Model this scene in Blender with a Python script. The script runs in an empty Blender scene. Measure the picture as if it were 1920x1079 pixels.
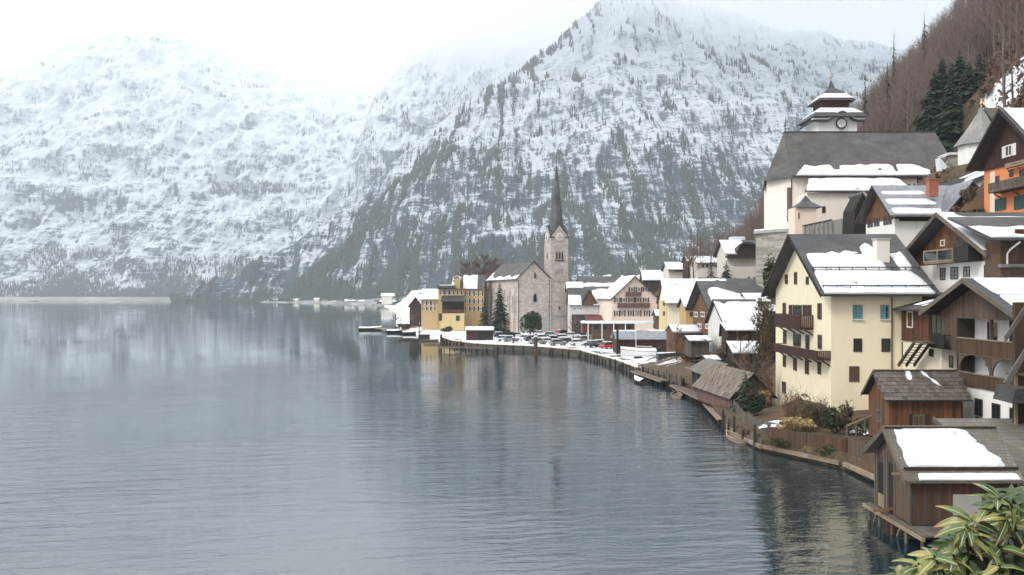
import bpy, bmesh, math, random
import numpy as np
from mathutils import Vector, Matrix
random.seed(7); rng = np.random.default_rng(11)
SC = bpy.context.scene
COL = SC.collection
F_PX = 1728.0; HZ = 555.0; CAM_H = 13.0

# ------------------------------------------------------------------ camera
cam_d = bpy.data.cameras.new('camera'); cam = bpy.data.objects.new('camera', cam_d); COL.objects.link(cam)
cam.location = (0, 0, CAM_H); cam.rotation_euler = (math.pi/2, 0, 0)
cam_d.sensor_width = 36; cam_d.lens = F_PX/1920*36; cam_d.shift_y = 15.5/1920
cam_d.clip_start = 0.1; cam_d.clip_end = 30000
SC.camera = cam

# ------------------------------------------------------------------ world, sun, exposure
SUN_EL = math.radians(42); SUN_AZ = math.radians(236)      # azimuth clockwise from +Y
w = bpy.data.worlds.new('World'); SC.world = w; w.use_nodes = True
nt = w.node_tree; nt.nodes.clear()
o_ = nt.nodes.new('ShaderNodeOutputWorld'); bg = nt.nodes.new('ShaderNodeBackground')
sky = nt.nodes.new('ShaderNodeTexSky'); sky.sky_type = 'NISHITA'; sky.sun_disc = False
sky.sun_elevation = SUN_EL; sky.sun_rotation = SUN_AZ; sky.air_density = 1.0; sky.dust_density = 2.0
tc = nt.nodes.new('ShaderNodeTexCoord'); nz = nt.nodes.new('ShaderNodeTexNoise')
nz.inputs['Scale'].default_value = 2.2; nz.inputs['Detail'].default_value = 5
nt.links.new(tc.outputs['Generated'], nz.inputs['Vector'])
cr = nt.nodes.new('ShaderNodeMapRange'); cr.inputs[1].default_value = .3; cr.inputs[2].default_value = .7
cr.inputs[3].default_value = 6.0; cr.inputs[4].default_value = 7.7
nt.links.new(nz.outputs['Fac'], cr.inputs[0])
sxyz = nt.nodes.new('ShaderNodeSeparateXYZ'); nt.links.new(tc.outputs['Generated'], sxyz.inputs[0])
el = nt.nodes.new('ShaderNodeMapRange'); nt.links.new(sxyz.outputs[2], el.inputs[0]); el.inputs[1].default_value = 0; el.inputs[2].default_value = 1
el.inputs[3].default_value = 1.0; el.inputs[4].default_value = 2.1
mu_ = nt.nodes.new('ShaderNodeMath'); mu_.operation = 'MULTIPLY'; nt.links.new(cr.outputs[0], mu_.inputs[0]); nt.links.new(el.outputs[0], mu_.inputs[1])
cc = nt.nodes.new('ShaderNodeVectorMath'); cc.operation = 'SCALE'; cc.inputs[0].default_value = (.985, .995, 1.0)
nt.links.new(mu_.outputs[0], cc.inputs['Scale'])
mx = nt.nodes.new('ShaderNodeMix'); mx.data_type = 'RGBA'; mx.inputs[0].default_value = .93
nt.links.new(sky.outputs[0], mx.inputs[6]); nt.links.new(cc.outputs[0], mx.inputs[7])
nt.links.new(mx.outputs[2], bg.inputs['Color']); bg.inputs['Strength'].default_value = 0.115
nt.links.new(bg.outputs[0], o_.inputs['Surface'])
sun_d = bpy.data.lights.new('sun', 'SUN'); sun = bpy.data.objects.new('sun', sun_d); COL.objects.link(sun)
sun_d.energy = 1.45; sun_d.angle = math.radians(14); sun_d.color = (1, .95, .88)
sv = Vector((math.sin(SUN_AZ)*math.cos(SUN_EL), math.cos(SUN_AZ)*math.cos(SUN_EL), math.sin(SUN_EL)))
sun.rotation_euler = sv.to_track_quat('Z', 'Y').to_euler(); sun.location = sv*100
vs = SC.view_settings; vs.view_transform = 'Standard'; vs.look = 'None'; vs.gamma = 1; vs.exposure = 0.45
vs.use_curve_mapping = False
cy = SC.cycles; cy.use_denoising = True; cy.max_bounces = 12; cy.diffuse_bounces = 3; cy.glossy_bounces = 3
cy.transmission_bounces = 4; cy.volume_bounces = 12; cy.sample_clamp_indirect = 8; cy.use_adaptive_sampling = True
cy.adaptive_threshold = 0.015

# ------------------------------------------------------------------ helpers
def PX(px, Y): return (px-960)/F_PX*Y
def PZ(py, Y): return CAM_H-(py-HZ)/F_PX*Y
def P(px, py, Y): return Vector((PX(px, Y), Y, PZ(py, Y)))

MW = {}                      # world matrix of each thing
FR = [Matrix.Identity(4)]    # frame in which coordinates are given

def link(o):
    COL.objects.link(o); return o

def tag(o, label=None, cat=None, group=None, kind=None):
    if label: o['label'] = label
    if cat: o['category'] = cat
    if group: o['group'] = group
    if kind: o['kind'] = kind
    return o

def thing(name, label, cat, loc, rotz=0.0, group=None):
    o = link(bpy.data.objects.new(name, None)); o.empty_display_size = .3
    M = FR[0] @ Matrix.Translation(Vector(loc)) @ Matrix.Rotation(rotz, 4, 'Z')
    o.matrix_basis = M; MW[o.name] = M
    return tag(o, label, cat, group)

def mw(o):
    return MW.get(o.name) or Matrix.Identity(4)

class MB:
    """collects geometry of one part"""
    def __init__(s): s.v = []; s.f = []
    def add(s, vs_, fs):
        n = len(s.v); s.v += [Vector(a) for a in vs_]; s.f += [tuple(i+n for i in f) for f in fs]; return s
    def box(s, x0, x1, y0, y1, z0, z1):
        return s.add([(x0,y0,z0),(x1,y0,z0),(x1,y1,z0),(x0,y1,z0),(x0,y0,z1),(x1,y0,z1),(x1,y1,z1),(x0,y1,z1)],
                     [(0,3,2,1),(4,5,6,7),(0,1,5,4),(1,2,6,5),(2,3,7,6),(3,0,4,7)])
    def quad(s, a, b, c, d): return s.add([a,b,c,d], [(0,1,2,3)])
    def tri(s, a, b, c): return s.add([a,b,c], [(0,1,2)])
    def prism(s, poly, d):
        """polygon (list of 3D points) pushed along vector d"""
        n = len(poly); d = Vector(d)
        return s.add([Vector(p) for p in poly]+[Vector(p)+d for p in poly],
                     [tuple(range(n))[::-1], tuple(range(n, 2*n))]+[(i,(i+1)%n,(i+1)%n+n,i+n) for i in range(n)])
    def tube(s, p0, p1, r0, r1=None, n=6, cap=True):
        p0, p1 = Vector(p0), Vector(p1); r1 = r0 if r1 is None else r1
        z = (p1-p0).normalized(); x = z.orthogonal().normalized(); y = z.cross(x)
        vs_ = [p0+(x*math.cos(a)+y*math.sin(a))*r0 for a in [2*math.pi*i/n for i in range(n)]]
        vs_ += [p1+(x*math.cos(a)+y*math.sin(a))*r1 for a in [2*math.pi*i/n for i in range(n)]]
        fs = [(i,(i+1)%n,(i+1)%n+n,i+n) for i in range(n)]
        if cap: fs += [tuple(range(n))[::-1], tuple(range(n, 2*n))]
        return s.add(vs_, fs)
    def bar(s, p0, p1, w_, h, up=(0,0,1)):
        p0, p1 = Vector(p0), Vector(p1); d = (p1-p0).normalized(); u = Vector(up)
        if abs(d.dot(u)) > .95: u = Vector((1,0,0))
        x = d.cross(u).normalized()*w_/2; y = x.cross(d).normalized()*h/2
        return s.add([p0-x-y,p0+x-y,p0+x+y,p0-x+y,p1-x-y,p1+x-y,p1+x+y,p1-x+y],
                     [(0,3,2,1),(4,5,6,7),(0,1,5,4),(1,2,6,5),(2,3,7,6),(3,0,4,7)])
    def lathe(s, prof, c, n=12, ph=0.0, sq=None):
        """profile [(r,z)] round c"""
        c = Vector(c); m = len(prof); vs_ = []
        for r, z in prof:
            for i in range(n):
                a = 2*math.pi*i/n+ph
                vs_.append(c+Vector((r*math.cos(a), r*math.sin(a), z)))
        fs = [(k*n+i, k*n+(i+1)%n, (k+1)*n+(i+1)%n, (k+1)*n+i) for k in range(m-1) for i in range(n)]
        fs += [tuple(range(n))[::-1], tuple((m-1)*n+i for i in range(n))]
        return s.add(vs_, fs)
    def mesh(s, name, mat=None, M=None, smooth=False, fix=True):
        me = bpy.data.meshes.new(name)
        vv = s.v if M is None else [M @ a for a in s.v]
        me.from_pydata(vv, [], s.f)
        if fix:
            bm = bmesh.new(); bm.from_mesh(me); bmesh.ops.recalc_face_normals(bm, faces=bm.faces); bm.to_mesh(me); bm.free()
        if smooth: me.polygons.foreach_set('use_smooth', [True]*len(me.polygons))
        if mat: me.materials.append(mat)
        return me
    def build(s, name, mat, parent=None, smooth=False, fix=True, **kw):
        if parent is None:
            o = bpy.data.objects.new(name, s.mesh(name, mat, FR[0], smooth, fix))
        else:
            o = bpy.data.objects.new(name, s.mesh(name, mat, mw(parent).inverted() @ FR[0], smooth, fix))
        link(o)
        if parent is not None:
            o.parent = parent; MW[o.name] = mw(parent)
        return tag(o, **kw)

def solo(name, mb, mat, label, cat, loc, group=None, smooth=False, fix=True):
    """a thing that is one mesh, origin at its base"""
    M = FR[0] @ Matrix.Translation(Vector(loc))
    o = bpy.data.objects.new(name, mb.mesh(name, mat, M.inverted() @ FR[0], smooth, fix)); o.matrix_basis = M; MW[o.name] = M
    link(o); return tag(o, label, cat, group)

def inst(name, me, parent, M, **kw):
    """object with shared mesh data, placed by matrix M in the frame"""
    o = link(bpy.data.objects.new(name, me))
    if parent is not None:
        o.parent = parent; o.matrix_basis = mw(parent).inverted() @ FR[0] @ M; MW[o.name] = mw(parent)
    else:
        o.matrix_basis = FR[0] @ M; MW[o.name] = FR[0] @ M
    return tag(o, **kw)

CUBES = {}
def cube_mesh(mat):
    if mat.name not in CUBES:
        CUBES[mat.name] = MB().box(-.5,.5,-.5,.5,-.5,.5).mesh('plank_'+mat.name, mat)
    return CUBES[mat.name]

def block(name, mat, parent, x0, x1, y0, y1, z0, z1, tilt=None):
    M = Matrix.Translation(((x0+x1)/2, (y0+y1)/2, (z0+z1)/2))
    if tilt is not None: M = M @ tilt
    return inst(name, cube_mesh(mat), parent, M @ Matrix.Diagonal((x1-x0, y1-y0, z1-z0, 1)))

def copy_tree(o, M, label=None, group=None):
    c = o.copy(); link(c); c.matrix_basis = M; MW[c.name] = M
    if label: c['label'] = label
    if group: c['group'] = group
    def rec(src, dst):
        for ch in [x for x in KIDS(src)]:
            k = ch.copy(); link(k); k.parent = dst; rec(ch, k)
    rec(o, c); return c
def KIDS(o): return list(o.children)

# faces of a building: ('L', x) looks to -X, ('R', x) to +X, ('F', y) to -Y, ('B', y) to +Y
def fbox(mb, face, u0, u1, z0, z1, n0, n1):
    k, c = face
    if k == 'L': return mb.box(c-n1, c-n0, u0, u1, z0, z1)
    if k == 'R': return mb.box(c+n0, c+n1, u0, u1, z0, z1)
    if k == 'F': return mb.box(u0, u1, c-n1, c-n0, z0, z1)
    return mb.box(u0, u1, c+n0, c+n1, z0, z1)
def fpt(face, u, z, n=0):
    k, c = face
    return Vector({'L': (c-n, u, z), 'R': (c+n, u, z), 'F': (u, c-n, z), 'B': (u, c+n, z)}[k])
def hit(face, px, py):
    Fi = FR[0].inverted(); C = Fi @ Vector((0,0,CAM_H)); d = Fi.to_3x3() @ Vector(((px-960)/F_PX, 1, -(py-HZ)/F_PX))
    i = 0 if face[0] in 'LR' else 1
    t = (face[1]-C[i])/d[i]; p = C+d*t
    return (p[1-i], p[2])
def rect(face, px0, px1, py0, py1):
    um = (px0+px1)/2; vm = (py0+py1)/2
    a, b = hit(face, px0, vm)[0], hit(face, px1, vm)[0]
    z0, z1 = hit(face, um, py1)[1], hit(face, um, py0)[1]
    return min(a,b), max(a,b), z0, z1

def window(T, face, r, fm, pm, nv=1, nh=1, fw=.09, shut=None, sill=None, name='window', px=True, proud=.06):
    u0, u1, z0, z1 = rect(face, *r) if px else r
    mb = MB()
    fbox(mb, face, u0, u1, z0, z0+fw, -.03, proud); fbox(mb, face, u0, u1, z1-fw, z1, -.03, proud)
    fbox(mb, face, u0, u0+fw, z0+fw, z1-fw, -.03, proud); fbox(mb, face, u1-fw, u1, z0+fw, z1-fw, -.03, proud)
    for i in range(nv):
        c = u0+(u1-u0)*(i+1)/(nv+1); fbox(mb, face, c-fw*.35, c+fw*.35, z0+fw, z1-fw, -.03, proud-.012)
    for i in range(nh):
        c = z0+(z1-z0)*(i+1)/(nh+1); fbox(mb, face, u0+fw, u1-fw, c-fw*.3, c+fw*.3, -.03, proud-.02)
    w_ = mb.build(name, fm, T)
    fbox(MB(), face, u0+fw*.9, u1-fw*.9, z0+fw*.9, z1-fw*.9, -.02, .018).build('pane', pm, w_)
    if sill:
        fbox(MB(), face, u0-.08, u1+.08, z0-.08, z0-.002, -.02, proud+.09).build('sill', sill, w_)
    if shut:
        ws = (u1-u0)*.5
        for a, b in ((u0-ws-.02, u0-.02), (u1+.02, u1+ws+.02)):
            fbox(MB(), face, a, b, z0, z1, .002, .05).build('shutter', shut, T)
    return w_

def planks(T, face, u0, u1, step, zb, zt, mat, n0=.0, th=.035, name='plank', gap=.008, jit=.012):
    """vertical boards side by side; zb, zt numbers or functions of u"""
    n = max(1, round((u1-u0)/step)); st = (u1-u0)/n
    fb = zb if callable(zb) else (lambda u: zb); ft = zt if callable(zt) else (lambda u: zt)
    for i in range(n):
        a = u0+i*st+gap/2; b = a+st-gap
        lo = max(fb(a), fb(b)); hi = min(ft(a), ft(b))
        if hi-lo < .08: continue
        e = n0+random.uniform(0, jit)
        k, c = face
        B = {'L': (c-e-th, c-e, a, b), 'R': (c+e, c+e+th, a, b), 'F': (a, b, c-e-th, c-e), 'B': (a, b, c+e, c+e+th)}[k]
        block(name, mat, T, *B, lo, hi)

def rails(T, name, face, u0, u1, zf, h, depth, mat, bstep=.16, rail=None, solid=True, gap=.03, floor=True, sides=True):
    """balcony standing out from a face: floor, posts and rail in one part, boards as its sub-parts"""
    mb = MB()
    if floor: fbox(mb, face, u0, u1, zf-.16, zf, .003, depth)
    fbox(mb, face, u0, u1, zf+h-.07, zf+h, depth-.1, depth+.03)
    fbox(mb, face, u0, u1, zf+.06, zf+.14, depth-.07, depth-.01)
    n = max(1, round((u1-u0)/2.2))
    for i in range(n+1):
        c = u0+(u1-u0)*i/n; fbox(mb, face, c-.05, c+.05, zf, zf+h-.07, depth-.095, depth-.005)
    if sides:
        for c in (u0, u1-.07): fbox(mb, face, c, c+.07, zf+h-.07, zf+h, .01, depth-.1)
    b = mb.build(name, rail or mat, T)
    n = max(1, round((u1-u0)/bstep)); st = (u1-u0)/n
    for i in range(n):
        a = u0+i*st+gap/2; c = a+st-gap; k, p = face; d0 = depth+.002; d1 = depth+.026
        B = {'L': (p-d1, p-d0, a, c), 'F': (a, c, p-d1, p-d0), 'R': (p+d0, p+d1, a, c)}[k]
        block('baluster', mat, b, *B, zf+.02, zf+h-.075)
    return b

def wob(seed, amp, f=3.0):
    r = random.Random(seed); ph = [r.uniform(0, 6.28) for _ in range(6)]
    return lambda u: amp*sum(math.sin(u*f*(k+1)*2.1+ph[k])/(k+1)**.7 for k in range(6))/2.2

def snow_slab(parent, O, U, V, nu, nv, thick, mask, mat, name='snow', th_fun=None):
    """lumpy layer of snow on a plane O + u U + v V, u and v in 0..1; mask(u, v) says where it lies"""
    O, U, V = Vector(O), Vector(U), Vector(V); N = U.cross(V).normalized()
    if N.z < 0: N = -N
    LU, LV = U.length, V.length
    ii, jj = np.meshgrid((np.arange(nu)+.5)/nu, (np.arange(nv)+.5)/nv, indexing='ij')
    hole = fbm(ii*LU/2.4+O.x*1.7, jj*LV/1.5+O.y*1.3, 4) > .46
    keep = [[mask((i+.5)/nu, (j+.5)/nv) and not hole[i, j] for j in range(nv)] for i in range(nu)]
    def K(i, j): return 0 <= i < nu and 0 <= j < nv and keep[i][j]
    top = {}; bot = {}; mb = MB(); lum = wob(nu+int(LU*10), .7, 1.1)
    r = random.Random(int(LU*1000)+nu)
    def vt(i, j):
        if (i, j) not in top:
            e = 0
            for rr in (1, 2, 3, 4):
                if all(K(a, b) for a in range(i-rr, i+rr) for b in range(j-rr, j+rr)): e = rr
                else: break
            jx = (r.random()-.5)*.55*LU/nu if 0 < i < nu else 0; jy = (r.random()-.5)*.55*LV/nv if 0 < j < nv else 0
            p = O+U*(i/nu)+V*(j/nv)+U.normalized()*jx+V.normalized()*jy
            t = thick*.85*(.9+.2*r.random()+.3*lum(i/nu*LU/2.2+j/nv*LV*.7))*((.22,.52,.78,.92,1.0)[e] if j > 0 else .8)
            top[i, j] = len(mb.v); mb.v.append(p+N*t); bot[i, j] = len(mb.v); mb.v.append(p+N*.012)
        return top[i, j], bot[i, j]
    for i in range(nu):
        for j in range(nv):
            if not keep[i][j]: continue
            c = [vt(i, j), vt(i+1, j), vt(i+1, j+1), vt(i, j+1)]
            mb.f.append(tuple(a[0] for a in c))
            for (di, dj), (a, b) in (((0,-1),(0,1)), ((1,0),(1,2)), ((0,1),(2,3)), ((-1,0),(3,0))):
                if not K(i+di, j+dj): mb.f.append((c[a][0], c[b][0], c[b][1], c[a][1]))
    if not mb.f: return None
    edge = {k for k in top if not all(K(a, b) for a in (k[0]-1, k[0]) for b in (k[1]-1, k[1]))}
    for it in range(3):
        new = {}
        for (i, j) in edge:
            if i in (0, nu) or j in (0, nv): continue
            nb = [q for q in ((i-1,j),(i+1,j),(i,j-1),(i,j+1)) if q in edge]
            if len(nb) >= 2: new[i, j] = [sum((mb.v[d[q]] for q in nb), Vector())/len(nb)*.6+mb.v[d[i, j]]*.4 for d in (top, bot)]
        for k, (a, b) in new.items(): mb.v[top[k]] = a; mb.v[bot[k]] = b
    o = mb.build(name, mat, parent, smooth=True)
    return o

class House:
    """gabled body; ridge along x ('x': gables face -X and +X) or along y"""
    def __init__(s, name, label, cat, x0, x1, y0, y1, zb, ze, zr, axis='x', wall=None, roof=None, og=.7, oe=.7, th=.16,
                 rp=.5, ze2=None, barge=None, group=None, walls=True, hipL=0.0):
        s.__dict__.update(locals()); s.T = thing(name, label, cat, ((x0+x1)/2, (y0+y1)/2, zb), 0, group)
        ze2 = ze if ze2 is None else ze2; s.ze2 = ze2
        if axis == 'x': a0, a1, b0, b1 = x0, x1, y0, y1; mp = lambda a, b, z: Vector((a, b, z))
        else: a0, a1, b0, b1 = y0, y1, x0, x1; mp = lambda a, b, z: Vector((b, a, z))
        s.mp = mp; br = b0+(b1-b0)*rp; s.br = br
        if walls:
            poly = [mp(a0, b0, zb), mp(a0, b1, zb), mp(a0, b1, ze2), mp(a0, br, zr), mp(a0, b0, ze)]
            MB().prism(poly, mp(a1-a0, 0, 0)).build('wall', wall, s.T)
        s.planes = {}
        for key, be, zee, sg in (('near', b0, ze, -1), ('far', b1, ze2, 1)):
            sl = (zr-zee)/abs(br-be); bo = be+sg*oe; zo = zee-sl*oe; e = .012
            P0 = [mp(a0-og, br, zr+e), mp(a0-og, bo, zo+e), mp(a0-og, bo, zo+e+th), mp(a0-og, br, zr+e+th*1.06)]
            h = hipL
            mb = MB()
            if h:
                d = mp(a1+og-(a0-og), 0, 0); v = [p.copy() for p in P0]+[p+d for p in P0]
                v[0] += mp(h, 0, 0); v[3] += mp(h, 0, 0)
                mb.add(v, [(3,2,1,0),(4,5,6,7),(0,1,5,4),(1,2,6,5),(2,3,7,6),(3,0,4,7)])
            else: mb.prism(P0, mp(a1+og-(a0-og), 0, 0))
            ro = mb.build('roof_slope', roof, s.T); 
            O = mp(a0-og, bo, zo+e+th); U = mp(a1-a0+2*og, 0, 0); V = mp(0, br-bo, zr-zo+th*.06)
            s.planes[key] = (O, U, V, ro)
            if barge:
                for aa in (a0-og-.05,):
                    q = [mp(aa, br, zr-.12), mp(aa, bo, zo-.12), mp(aa, bo, zo+th+.05), mp(aa, br, zr+th+.05)]
                    MB().prism(q, mp(.048, 0, 0)).build('bargeboard', barge, s.T)
    def snow(s, key, mat, mask, thick=.22, nu=36, nv=14):
        O, U, V, ro = s.planes[key]
        return snow_slab(ro, O, U, V, nu, nv, thick, mask, mat)
    def win(s, face, rects, fm, pm, **kw):
        f = {'L': ('L', s.x0), 'F': ('F', s.y0), 'R': ('R', s.x1)}[face] if isinstance(face, str) else face
        for r in rects: window(s.T, f, r, fm, pm, **kw)

def chimney(T, c, wx, wy, z0, z1, mat, cap, snow=None):
    b = MB().box(c[0]-wx/2, c[0]+wx/2, c[1]-wy/2, c[1]+wy/2, z0, z1).build('chimney', mat, T)
    MB().box(c[0]-wx/2-.08, c[0]+wx/2+.08, c[1]-wy/2-.08, c[1]+wy/2+.08, z1+.002, z1+.14).build('chimney_cap', cap, b)
    if snow: MB().box(c[0]-wx/2-.05, c[0]+wx/2+.05, c[1]-wy/2-.05, c[1]+wy/2+.05, z1+.142, z1+.3).build('snow', snow, b)
    return b
# ------------------------------------------------------------------ materials
def newmat(name):
    m = bpy.data.materials.new(name); m.use_nodes = True; t = m.node_tree
    b = t.nodes['Principled BSDF']
    return m, t, b
def N(t, kind, **kw):
    n = t.nodes.new(kind)
    for k, v in kw.items(): setattr(n, k, v)
    return n
def lk(t, a, b): t.links.new(a, b)
def math_(t, op, a, b=None, clamp=False):
    n = N(t, 'ShaderNodeMath', operation=op, use_clamp=clamp)
    for i, x in enumerate((a, b)):
        if x is None: continue
        if isinstance(x, (int, float)): n.inputs[i].default_value = x
        else: lk(t, x, n.inputs[i])
    return n.outputs[0]
def ramp(t, fac, stops):
    n = N(t, 'ShaderNodeValToRGB'); e = n.color_ramp.elements
    while len(e) > 1: e.remove(e[-1])
    e[0].position = stops[0][0]; e[0].color = (*stops[0][1], 1)
    for p, c in stops[1:]:
        k = e.new(p); k.color = (*c, 1)
    if fac is not None: lk(t, fac, n.inputs[0])
    return n.outputs[0]
def sstep(t, x, lo, hi):
    n = N(t, 'ShaderNodeMapRange', interpolation_type='SMOOTHSTEP'); lk(t, x, n.inputs[0])
    n.inputs[1].default_value = lo; n.inputs[2].default_value = hi
    return n.outputs[0]
def noise(t, scale, vec=None, detail=4, mul=None, rough=.55, dist=0):
    n = N(t, 'ShaderNodeTexNoise'); n.inputs['Scale'].default_value = scale; n.inputs['Detail'].default_value = detail
    n.inputs['Roughness'].default_value = rough; n.inputs['Distortion'].default_value = dist
    if vec is None: vec = N(t, 'ShaderNodeNewGeometry').outputs['Position']
    if mul is not None:
        v = N(t, 'ShaderNodeVectorMath', operation='MULTIPLY'); lk(t, vec, v.inputs[0]); v.inputs[1].default_value = mul; vec = v.outputs[0]
    lk(t, vec, n.inputs['Vector']); return n.outputs['Fac']
def mix(t, f, a, b):
    n = N(t, 'ShaderNodeMix', data_type='RGBA')
    if isinstance(f, (int, float)): n.inputs[0].default_value = f
    else: lk(t, f, n.inputs[0])
    for i, x in ((6, a), (7, b)):
        if isinstance(x, tuple): n.inputs[i].default_value = (*x, 1)
        else: lk(t, x, n.inputs[i])
    return n.outputs[2]
def bump(t, b, h, dist, strength=1.0):
    n = N(t, 'ShaderNodeBump'); n.inputs['Distance'].default_value = dist; n.inputs['Strength'].default_value = strength
    lk(t, h, n.inputs['Height']); lk(t, n.outputs[0], b.inputs['Normal']); return n
def scale_c(c, k): return tuple(min(1, x*k) for x in c)

def wood(name, c, c2=None, horiz=False, grey=.25):
    """weathered boards: tone differs from board to board, grain along the board"""
    k_ = .58; c = (c[0]*k_*1.06, c[1]*k_, c[2]*k_*.9); c2 = scale_c(c2, .58) if c2 else None
    m, t, b = newmat(name); c2 = c2 or scale_c(c, .42)
    oi = N(t, 'ShaderNodeObjectInfo').outputs['Random']
    geo = N(t, 'ShaderNodeNewGeometry').outputs['Position']
    ad = N(t, 'ShaderNodeVectorMath', operation='ADD'); lk(t, geo, ad.inputs[0])
    cx = N(t, 'ShaderNodeCombineXYZ'); lk(t, math_(t, 'MULTIPLY', oi, 37.0), cx.inputs[0]); lk(t, cx.outputs[0], ad.inputs[1])
    g = noise(t, 1.0, ad.outputs[0], 6, (2.2, 2.2, 26) if horiz else (24, 24, 1.6), .65)
    big = noise(t, .55, ad.outputs[0], 3, (1, 1, .5))
    f = math_(t, 'ADD', math_(t, 'MULTIPLY', oi, .42), math_(t, 'MULTIPLY', g, .5))
    f = math_(t, 'ADD', f, math_(t, 'MULTIPLY', math_(t, 'SUBTRACT', big, .5), .7), True)
    col = ramp(t, f, [(.12, c2), (.5, c), (.85, scale_c(c, 1.55))])
    gr = (sum(c)/3*1.35,)*3
    col = mix(t, math_(t, 'MULTIPLY', sstep(t, noise(t, .8, ad.outputs[0], 3, (1, 1, .35)), .48, .7), grey*2.2), col, gr)
    lk(t, col, b.inputs['Base Color']); b.inputs['Roughness'].default_value = .82
    bump(t, b, g, .012, .7); return m

def plaster(name, c, stain=.35):
    m, t, b = newmat(name)
    n1 = noise(t, .5, None, 6, (1, 1, .45), .65); n2 = noise(t, 9, None, 4)
    st = noise(t, .9, None, 5, (1.1, 1.1, .14), .6)
    col = mix(t, math_(t, 'MULTIPLY', sstep(t, st, .5, .78), stain), c, scale_c(c, .62))
    col = mix(t, math_(t, 'MULTIPLY', sstep(t, n1, .45, .75), stain*.7), col, scale_c(c, .8))
    lk(t, col, b.inputs['Base Color']); b.inputs['Roughness'].default_value = .9
    bump(t, b, n2, .01, .35); return m

def shingle(name, c, rows=.28, moss=None, patch=.5, wcol=.22):
    """courses of shingles or slates"""
    m, t, b = newmat(name)
    geo = N(t, 'ShaderNodeNewGeometry').outputs['Position']
    sx = N(t, 'ShaderNodeSeparateXYZ'); lk(t, geo, sx.inputs[0])
    cx = N(t, 'ShaderNodeCombineXYZ'); lk(t, math_(t, 'ADD', sx.outputs[0], math_(t, 'MULTIPLY', sx.outputs[1], .37)), cx.inputs[0])
    lk(t, math_(t, 'MULTIPLY', sx.outputs[2], 1.3), cx.inputs[1])
    br = N(t, 'ShaderNodeTexBrick'); lk(t, cx.outputs[0], br.inputs['Vector'])
    br.inputs['Scale'].default_value = 1; br.inputs['Brick Width'].default_value = wcol; br.inputs['Row Height'].default_value = rows*.6
    br.inputs['Mortar Size'].default_value = .018; br.inputs['Color1'].default_value = (1, 1, 1, 1); br.inputs['Color2'].default_value = (.55, .55, .55, 1)
    br.inputs['Mortar'].default_value = (.12, .12, .12, 1)
    n1 = noise(t, .35, None, 5, None, .6); n2 = noise(t, 4, None, 4)
    col = ramp(t, n1, [(.3, scale_c(c, .62)), (.5, c), (.72, scale_c(c, 1.5))])
    mu = N(t, 'ShaderNodeMix', data_type='RGBA', blend_type='MULTIPLY'); mu.inputs[0].default_value = patch
    lk(t, col, mu.inputs[6]); lk(t, br.outputs['Color'], mu.inputs[7]); col = mu.outputs[2]
    if moss: col = mix(t, math_(t, 'MULTIPLY', sstep(t, noise(t, .8, None, 5), .5, .66), .7), col, moss)
    lk(t, col, b.inputs['Base Color']); b.inputs['Roughness'].default_value = .78
    bump(t, b, math_(t, 'ADD', br.outputs['Fac'], math_(t, 'MULTIPLY', n2, -.6)), -.02, .8); return m

def stone(name, c, size=.6, var=.35):
    m, t, b = newmat(name)
    geo = N(t, 'ShaderNodeNewGeometry').outputs['Position']
    sx = N(t, 'ShaderNodeSeparateXYZ'); lk(t, geo, sx.inputs[0])
    cx = N(t, 'ShaderNodeCombineXYZ'); lk(t, math_(t, 'ADD', sx.outputs[0], sx.outputs[1]), cx.inputs[0]); lk(t, sx.outputs[2], cx.inputs[1])
    br = N(t, 'ShaderNodeTexBrick'); lk(t, cx.outputs[0], br.inputs['Vector']); br.inputs['Scale'].default_value = 1
    br.inputs['Brick Width'].default_value = size*1.7; br.inputs['Row Height'].default_value = size*.75; br.inputs['Mortar Size'].default_value = .02
    br.inputs['Color1'].default_value = (*scale_c(c, 1+var), 1); br.inputs['Color2'].default_value = (*scale_c(c, 1-var), 1)
    br.inputs['Mortar'].default_value = (*scale_c(c, .8), 1)
    n1 = noise(t, .4, None, 6)
    n3 = noise(t, 1.6, None, 4)
    col = mix(t, math_(t, 'MULTIPLY', sstep(t, n1, .45, .7), .5), br.outputs['Color'], scale_c(c, .6))
    col = mix(t, math_(t, 'MULTIPLY', sstep(t, n3, .52, .7), .45), col, scale_c(c, 1.25))
    lk(t, col, b.inputs['Base Color']); b.inputs['Roughness'].default_value = .9
    bump(t, b, math_(t, 'ADD', n3, br.outputs['Fac']), .03, .5); return m

def plain(name, c, rough=.6, var=.25, sc=3.0, metal=0.0, spec=None):
    m, t, b = newmat(name)
    n1 = noise(t, sc, None, 4)
    col = ramp(t, n1, [(.3, scale_c(c, 1-var)), (.7, scale_c(c, 1+var))])
    lk(t, col, b.inputs['Base Color']); b.inputs['Roughness'].default_value = rough; b.inputs['Metallic'].default_value = metal
    if spec is not None: b.inputs['Specular IOR Level'].default_value = spec
    return m

def leafy(name, c1, c2, c3=None, sc=.6, rough=.65, trans=.0):
    """leaves that differ from clump to clump"""
    m, t, b = newmat(name); c3 = c3 or c2
    n1 = noise(t, sc, None, 4, None, .7); n2 = noise(t, sc*9, None, 2)
    f = math_(t, 'ADD', math_(t, 'MULTIPLY', n1, .6), math_(t, 'MULTIPLY', n2, .4))
    lk(t, ramp(t, f, [(.33, c1), (.5, c2), (.68, c3)]), b.inputs['Base Color']); b.inputs['Roughness'].default_value = rough
    b.inputs['Specular IOR Level'].default_value = .25
    return m

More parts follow.
